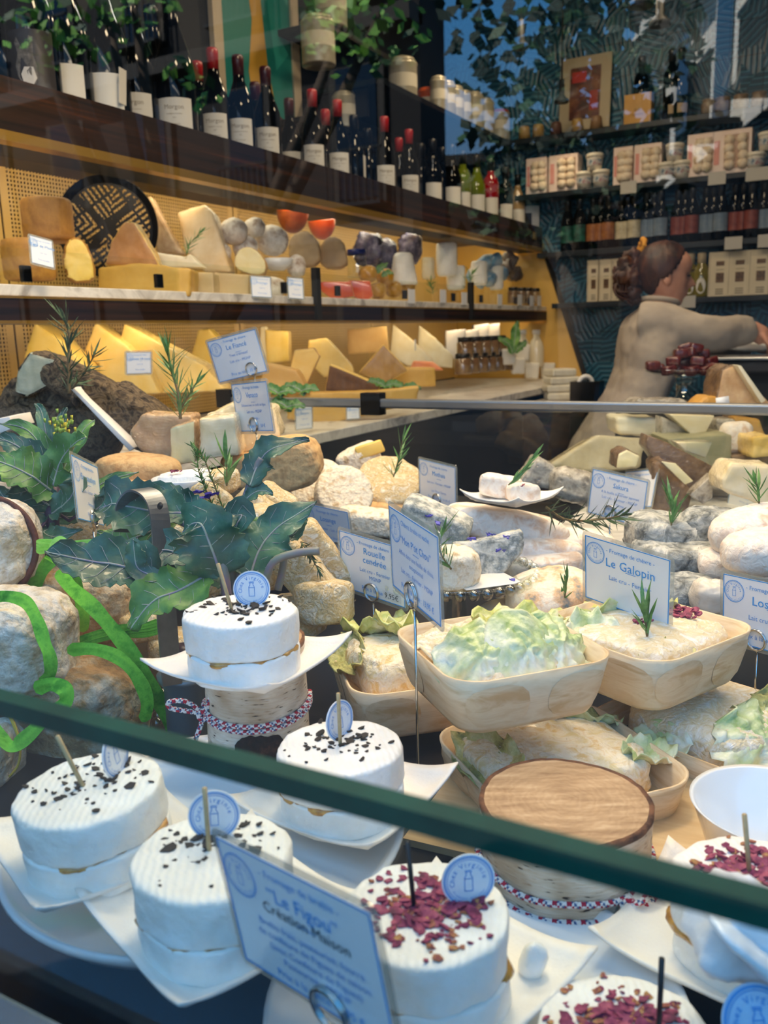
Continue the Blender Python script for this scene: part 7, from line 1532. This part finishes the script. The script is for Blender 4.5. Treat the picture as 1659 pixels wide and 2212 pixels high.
# top shelf: framed print, cups, golden box, bottles
e = empty('framed_print', at_wall(1262, 250, zA + .02, 4.45), label='framed red and dark print in a cream mount on the top wall shelf', cat='picture'); e.rotation_euler = (-.08, 0, 0)
G().box((0, 0, .17), (.25, .015, .34)).make('mount', M('mount_cream', '#b9ac90', rough=.6), e, smooth=False)
pr = G().box((0, -.009, .17), (.15, .004, .24)).make('print', M('print_dark_red', '#2c1a1c', '#5c2a22', '#8a5a3c', rough=.4, scale=12), e, smooth=False)
G().box((-.03, -.012, .245), (.07, .002, .05)).make('red_title', M('title_red', '#b5322c'), pr, smooth=False); G().box((.045, -.012, .13), (.04, .002, .09)).make('red_patch', M('patch_red', '#9c3226'), pr, smooth=False)
for px, mt, lab in ((1133, 0, 'small gilt cup leftmost on the top wall shelf'), (1163, 0, 'small gilt cup with a letter, second from the left'), (1201, 1, 'brown cup at the lower left corner of the framed print'), (1247, 0, 'gilt cup under the middle of the framed print'), (1288, 2, 'tan cup at the lower right corner of the framed print')):
    tag(G().lathe([(0, 0), (.030, 0), (.026, .05), (.022, .058), (0, .058)], 24).make('dome_cup', [M('cup_gilt', '#a8884a', rough=.4), M('cup_brown', '#5c3a2a', rough=.5), M('cup_tan', '#8c6c4a', rough=.5)][mt], loc=at_wall(px, 272, zA, 4.38)), lab, 'cup')
q = at_wall(1380, 240, zA, 4.40); e = empty('golden_carton', q, label='golden carton on the top wall shelf right of the framed print', cat='box')
G().box((0, 0, .065), (.125, .06, .13)).make('carton', M('carton_gold', '#b8862c', '#c8963a', rough=.4, scale=8), e, smooth=False, bevel=.002)
t = text_mesh([('ELIE', 0, .055, .016, 0, 'CENTER'), ('CONFISERIE', 0, .035, .011, 0, 'CENTER')]); t.v = [Vector((v.x, -.031, v.y)) for v in t.v]; t.make('gold_text', M('gold_dark', '#7a5416'), e, smooth=False)
for px, k, lab in ((1385, 'tall', 'dark bottle behind the golden carton'), (1450, 'tall', 'slim dark bottle second right of the golden carton'), (1470, 'wine', 'dark bottle with a small tan label on the top wall shelf')):
    bottle(at_wall(px, 200, zA, 4.43 if px < 1400 else 4.40), k, M_bot, M_capk, M('label_tan', '#a8906c') if px > 1400 else None, lab, None, lh=(.02, .06), lw=.6)
for px, lab in ((1532, 'squat honey jar on the top wall shelf at right'), (1562, 'cream tin on the top wall shelf near the right edge'), (1600, 'second cream tin on the top wall shelf near the right edge'), (1640, 'pinkish tin on the top wall shelf at the right edge')):
    tag(G().lathe([(0, 0), (.032, 0), (.034, .04), (.028, .05), (.03, .052), (.03, .062), (0, .063)], 24).make('squat_jar', M('jar_mix', '#6c5646', '#a89a84', rough=.4, scale=20), loc=at_wall(px, 220, zA, 4.39)), lab, 'jar')
# low ledge at the far end with stacked tubs and tape
cf = box('rear_ledge', M('ledge_stone', '#8f8472', rough=.5), (-1.13, 3.85, 1.055), (.22, .9, .03)); tag(cf, 'stone topped low ledge beyond the screen, under the stacked white packs', 'ledge'); box('ledge_body', M_wood, (0, 0, -.535), (.20, .88, 1.04), cf)
for k in range(4):
    d = depth(PZ(1210, 862, 1.07)); tag(box('white_pack', M('pack_white', '#ddd6c0', '#ebe5d2', rough=.4, scale=20), P(1212 - (k % 2) * 3, 855 - 17 * k, d), (.135 - .02 * (k == 3), .10, .032), rotz=.5 + k * .1, bevel=.008), 'white film packed cheese block in the stack beyond the rail', 'packs', 'stack of white packs beyond the rail')
g = G(); 
for r_ in range(1): 
    pts = [Vector((.028 * math.cos(a), 0, .028 * math.sin(a))) for a in [i * .314 for i in range(21)]]; g.tube(pts, .009, 8, caps=False)
tag(g.make('tape_roll', M_white, loc=P(1265, 828, 3.5), rot=(0, 0, .6)), 'white tape roll on a dark dispenser left of the person', 'tape roll')
tag(box('tape_dispenser', M_blackg, P(1268, 850, 3.52), (.12, .08, .10)), 'black dispenser block left of the person', 'dispenser')
# scale and till counter right of the person
cb = box('rear_counter', M('counter_dark', '#181514', rough=.4), (.25, 3.55, .60), (1.25, .45, 1.2)); tag(cb, 'dark rear counter beneath the hand of the person', 'counter')
sc = empty('weighing_scale', (PY(1590, 772, 3.35).x, 3.35, 1.20), label='steel weighing scale under the hand of the person at the right edge', cat='scale')
z_ = PY(1590, 765, 3.35).z - 1.20
G().box((0, 0, z_ - .012), (.42, .28, .012)).make('pan', M_steel, sc, smooth=False, bevel=.003); G().box((0, 0, (z_ - .02) / 2), (.36, .24, z_ - .02)).make('scale_body', M('scale_dark', '#2c2a2a', rough=.4), sc, smooth=False, bevel=.01)
o = B_('folded_paper', M_white, 1608, 748, 3.25, (.075, .05, .018), (0, 6, 0), 'white folded paper under the fingers of the person', .5, .4, .004, 30, 5, cat='paper')
# ================================================================ THE PERSON BEHIND THE COUNTER
DPP = 3.2
RT = Vector((RM[0][0], RM[1][0], 0)).normalized(); UP = Vector((0, 0, 1)); AW = UP.cross(RT)
M_skin = M('skin', '#c98f74', '#d8a086', rough=.5, scale=20, sss=.1); M_coat = M('coat_cream', '#a2968a', '#b3a798', rough=.85, scale=8, bump=.5, bscale=14); M_hair = M('hair_auburn', '#23110b', '#3e2015', '#54301e', rough=.5, scale=30, stretch=(1, 1, .25), bump=.8, bscale=60)
def Q(px, py, dz=0): return P(px, py, DPP + dz)
org = Vector((Q(1375, 900).x, Q(1375, 900).y, 0))
pe = empty('person', org, yaw=0, label='person in a cream coat seen from the side, auburn ponytail with yellow tie, reaching right', cat='person')
def LQ(px, py, dz=0):
    v = Q(px, py, dz) - org; return Vector((v.dot(RT), v.dot(AW), v.z))
def ringloft(sections, n=28, e=.85):
    "sections: (centre, axisA vec, axisB vec)"
    vs = []; fs = []
    for c, a, b in sections:
        for i in range(n):
            t = 2 * math.pi * i / n; vs.append(c + a * spow(math.cos(t), e) + b * spow(math.sin(t), e))
    for j in range(len(sections) - 1):
        for i in range(n): fs.append((j * n + i, j * n + (i + 1) % n, (j + 1) * n + (i + 1) % n, (j + 1) * n + i))
    fs.append(tuple(reversed(range(n)))); fs.append(tuple((len(sections) - 1) * n + i for i in range(n)))
    return vs, fs
def limb(g, pts, radii, n=16, flat=1):
    P_ = spl(pts, 5); R_ = []
    for i in range(len(P_)):
        t = i / (len(P_) - 1) * (len(radii) - 1); k = min(int(t), len(radii) - 2); R_.append(radii[k] + (radii[k + 1] - radii[k]) * (t - k))
    g.tube(P_, R_, n)
sh = LQ(1408, 700, -.12); el = LQ(1530, 722, -.16); wr = LQ(1625, 712, -.12)
sh2 = LQ(1430, 700, .16); el2 = LQ(1540, 735, .16); wr2 = LQ(1630, 742, .10)
body = G()
X_ = Vector((1, 0, 0)); Y_ = Vector((0, 1, 0))
tors = [(LQ(1335, 990), .12, .17), (LQ(1345, 930), .12, .16), (LQ(1365, 870), .105, .14), (LQ(1385, 800), .105, .155), (LQ(1402, 740), .115, .175), (LQ(1408, 700), .105, .18), (LQ(1412, 678), .075, .13), (LQ(1425, 660), .055, .06), (LQ(1432, 640), .052, .054), (LQ(1436, 615), .052, .052)]
v, f = ringloft([(c + Vector((.012 if a > .06 else 0, 0, 0)), X_ * a * (.66 if a > .06 else 1), Y_ * b * (.66 if a > .06 else 1)) for c, a, b in tors]); body.add(v, f)
for s in (-1, 1):
    limb(body, [tors[0][0] + Vector((0, s * .085, .02)), Vector((-.02, s * .09, .47)), Vector((-.06, s * .09, .08))], [.09, .06, .042]); body.lathe([(0, 0), (.045, 0), (.04, .05), (0, .08)], 12, 0, Matrix.Translation(Vector((-.03, s * .09, 0))) @ Matrix.Scale(2.2, 4, (1, 0, 0)))
limb(body, [sh, el, wr], [.052, .042, .028]); limb(body, [sh2, el2, wr2], [.052, .042, .028])
# hands
def hand(g, w, dirv, down, side):
    dirv = dirv.normalized(); down = down.normalized(); s = dirv.cross(down).normalized() * side
    palm = w + dirv * .045; limb(g, [w - dirv * .02, w + dirv * .02, palm], [.028, .034, .030], 12)
    for k, (o, L_) in enumerate(((-.026, .060), (-.009, .070), (.009, .066), (.025, .052))):
        b = palm + s * o; m = b + dirv * L_ * .5 + down * .008; m2 = b + dirv * L_ * .75 + down * .026; t = b + dirv * L_ * .82 + down * .048
        limb(g, [b - dirv * .03, b + dirv * .01, m, m2, t], [.010, .0098, .009, .008, .0062], 8)
    b = w + dirv * .02 - s * .026; limb(g, [b, b - s * .018 + dirv * .022 + down * .012, b - s * .012 + dirv * .05 + down * .03], [.013, .0105, .007], 8)
hand(body, wr + Vector((.01, 0, -.005)), Vector((.80, .0, -.55)), Vector((-.1, .1, -1)), 1)
hand(body, wr2 + Vector((.01, 0, 0)), Vector((.95, .0, -.25)), Vector((0, 0, -1)), -1)
# head
hc = LQ(1432, 655)   # below the chin line, neck axis
prof = [(0.000, .060, .010, .028), (.012, .080, .005, .042), (.024, .085, -.012, .048), (.036, .083, -.035, .053), (.048, .086, -.055, .058), (.060, .086, -.068, .062), (.075, .087, -.078, .066), (.090, .088, -.086, .069), (.105, .088, -.092, .071), (.120, .086, -.097, .073), (.135, .092, -.100, .075), (.150, .094, -.100, .076), (.165, .091, -.098, .075), (.180, .083, -.092, .071), (.195, .068, -.080, .062), (.208, .044, -.058, .046), (.218, .012, -.026, .022)]
nose = {.075: .014, .090: .042, .105: .030, .120: .014, .060: .002}; lip = {.012: .004, .024: .003, .036: .004, .048: .013, .060: .013}
vs = []; fs = []; n = 64
pr2 = []
for i in range(len(prof) - 1):
    for k in range(3):
        t = k / 3; a = prof[i]; b = prof[i + 1]; pr2.append((tuple(a[q] + (b[q] - a[q]) * t for q in range(4)), nose.get(a[0], 0) * (1 - t) + nose.get(b[0], 0) * t, lip.get(a[0], 0) * (1 - t) + lip.get(b[0], 0) * t))
pr2.append((prof[-1], 0, 0))
for (z, fx, bx, w), ns_, lp in pr2:
    cx = (fx + bx) / 2; ax = (fx - bx) / 2
    for i in range(n):
        t = 2 * math.pi * i / n; ta = t if t < math.pi else t - 2 * math.pi
        x = cx + ax * spow(math.cos(t), .92); y = w * spow(math.sin(t), .9)
        x += ns_ * math.exp(-(ta / .15) ** 2) + lp * math.exp(-(ta / .38) ** 2)
        if .108 < z < .128: x -= .006 * (math.exp(-((abs(ta) - .42) / .16) ** 2))
        vs.append(Vector((x, y, z)))
for j in range(len(pr2) - 1):
    for i in range(n): fs.append((j * n + i, j * n + (i + 1) % n, (j + 1) * n + (i + 1) % n, (j + 1) * n + i))
fs.append(tuple(reversed(range(n)))); fs.append(tuple((len(pr2) - 1) * n + i for i in range(n)))
HM = Matrix.Translation(hc + Vector((-.020, 0, -.006))) @ Matrix.Rotation(math.radians(10), 4, 'Y')
body.add([HM @ v for v in vs], fs)
# ears
for s in (-1, 1):
    ve, fe = SQ('x', None, (0, 0, 0), (.017, .007, .031), .9, .9, Matrix.Identity(3), 0, 1, 1, 16, 12, raw=True)
    body.add([HM @ (v + Vector((-.010 - v.z * .25, s * .074, .098))) for v in ve], fe)
bo = body.make('body', M_skin, pe)
rm = bo.modifiers.new('join', 'REMESH'); rm.mode = 'VOXEL'; rm.voxel_size = .0045; rm.use_smooth_shade = True
sm = bo.modifiers.new('soft', 'SMOOTH'); sm.iterations = 2; sm.factor = .5
# face details
for s in (-1, 1):
    ve, fe = SQ('x', None, (0, 0, 0), (.004, .014, .005), 1, 1, Matrix.Identity(3), 0, 1, 1, 14, 8, raw=True)
    G().add([HM @ (v + Vector((.082, s * .034, .117))) for v in ve], fe).make('eye', M('eye_dark', '#2c1c18', rough=.2), pe)
    G().tube([HM @ Vector((.094, s * .018, .133)), HM @ Vector((.093, s * .034, .139)), HM @ Vector((.078, s * .052, .134))], [.0022, .003, .0012], 6).make('eyebrow', M_hair, pe)
ve, fe = SQ('x', None, (0, 0, 0), (.007, .020, .0085), 1, 1, Matrix.Identity(3), 0, 1, 1, 16, 8, raw=True)
G().add([HM @ (v + Vector((.0905, 0, .053))) for v in ve], fe).make('lips', M('lips', '#a8584e', rough=.4), pe)
# hair cap, ponytail, tie
def hairfn(p): return p
hg = G()
vs = []; fs = []; nu = 60; nv = 30
for j in range(nv + 1):
    for i in range(nu):
        th = math.pi * j / nv; ph = 2 * math.pi * i / nu
        d = Vector((math.sin(th) * math.cos(ph), math.sin(th) * math.sin(ph), math.cos(th)))
        r = .004 * noise.noise(Vector((d.x * 3, d.y * 22, d.z * 6))); p = Vector((-.006 + d.x * (.103 + r), d.y * (.087 + r), .128 + d.z * (.102 + r)))
        # pull in below the hair line (front of face, neck)
        fr = p.x - (.012 + (p.z - .12) * .52) if p.z > .085 else p.x + .03
        if fr > 0: k = min(1, fr / .010); p = p.lerp(Vector((-.02, p.y * .3, .12)), .62 * k)
        vs.append(HM @ p)
for j in range(nv):
    for i in range(nu): fs.append((j * nu + i, j * nu + (i + 1) % nu, (j + 1) * nu + (i + 1) % nu, (j + 1) * nu + i))
hg.add(vs, fs); hg.make('hair', M_hair, pe)
g = G(); rnd = random.Random(5)
for k, (px, py, r, dz) in enumerate(((1368, 555, .030, 0), (1356, 580, .040, 0), (1350, 608, .044, .01), (1362, 628, .036, -.01), (1375, 600, .040, .0), (1338, 590, .024, .0), (1340, 622, .024, 0), (1372, 645, .022, 0), (1360, 560, .03, .03), (1358, 600, .04, -.03), (1350, 572, .03, -.02))):
    ve, fe = SQ('x', None, (0, 0, 0), (r, r * 1.1, r), 1, 1, Matrix.Identity(3), .012, 55, k + 3, 26, 16, raw=True); c = LQ(px, py, dz); g.add([v + c for v in ve], fe)
for k in range(40):
    a = LQ(1368 + rnd.uniform(-10, 8), 560 + rnd.uniform(-8, 10), rnd.uniform(-.04, .04)); b = LQ(1345 + rnd.uniform(-20, 20), 610 + rnd.uniform(-10, 20), rnd.uniform(-.05, .05)); c = LQ(1358 + rnd.uniform(-25, 22), 645 + rnd.uniform(-18, 12), rnd.uniform(-.05, .05)); g.tube(spl([a, b, c], 5), [.006, .007, .007, .006, .005, .005, .004, .004, .003, .002, .001], 5)
g.make('ponytail', M_hair, pe)
g = G(); c = LQ(1386, 534); pts = []
for i in range(25):
    a = 2 * math.pi * i / 24; pts.append(c + Vector((.014 * math.cos(a) * .5, .024 * math.sin(a), .024 * math.cos(a) + .004 * math.sin(6 * a))))
g.tube(pts, [.010 + .003 * math.sin(i * 2.1) for i in range(25)], 8, caps=False); g.make('hair_tie', M('tie_yellow', '#c98a14', rough=.7), pe)
# coat
cg = G()
ct_ = [(LQ(1310, 1190), .25, .25), (LQ(1318, 1060), .21, .23), (LQ(1333, 960), .165, .21), (LQ(1352, 890), .120, .185), (LQ(1378, 840), .105, .175), (LQ(1396, 790), .105, .185), (LQ(1408, 740), .115, .20), (LQ(1412, 705), .108, .20), (LQ(1412, 684), .090, .15), (LQ(1418, 668), .068, .085), (LQ(1424, 655), .060, .068)]
v, f = ringloft([(c, X_ * a, Y_ * b) for c, a, b in ct_], 40); cg.add(v, f)
limb(cg, [sh + Vector((-.03, .03, .005)), sh + Vector((.03, 0, .0)), el, wr + Vector((-.01, 0, 0))], [.074, .076, .064, .050], 24); limb(cg, [sh2 + Vector((-.03, -.03, 0)), sh2, el2, wr2 + Vector((-.01, 0, 0))], [.092, .08, .062, .048], 24)
cgo = cg.make('coat', M_coat, pe)
rm = cgo.modifiers.new('join', 'REMESH'); rm.mode = 'VOXEL'; rm.voxel_size = .008; rm.use_smooth_shade = True
sm = cgo.modifiers.new('soft', 'SMOOTH'); sm.iterations = 4; sm.factor = .6
tx = bpy.data.textures.new('folds', 'CLOUDS'); tx.noise_scale = .07
dm = cgo.modifiers.new('folds', 'DISPLACE'); dm.texture = tx; dm.strength = .016; dm.mid_level = .5
g = G(); g.tube([LQ(1424, 655) + Vector((.064 * math.cos(a), .072 * math.sin(a), .006 + .012 * math.cos(a + 2.6))) for a in [i * .2618 for i in range(25)]], .010, 8, caps=False); g.make('collar', M_coat, pe)
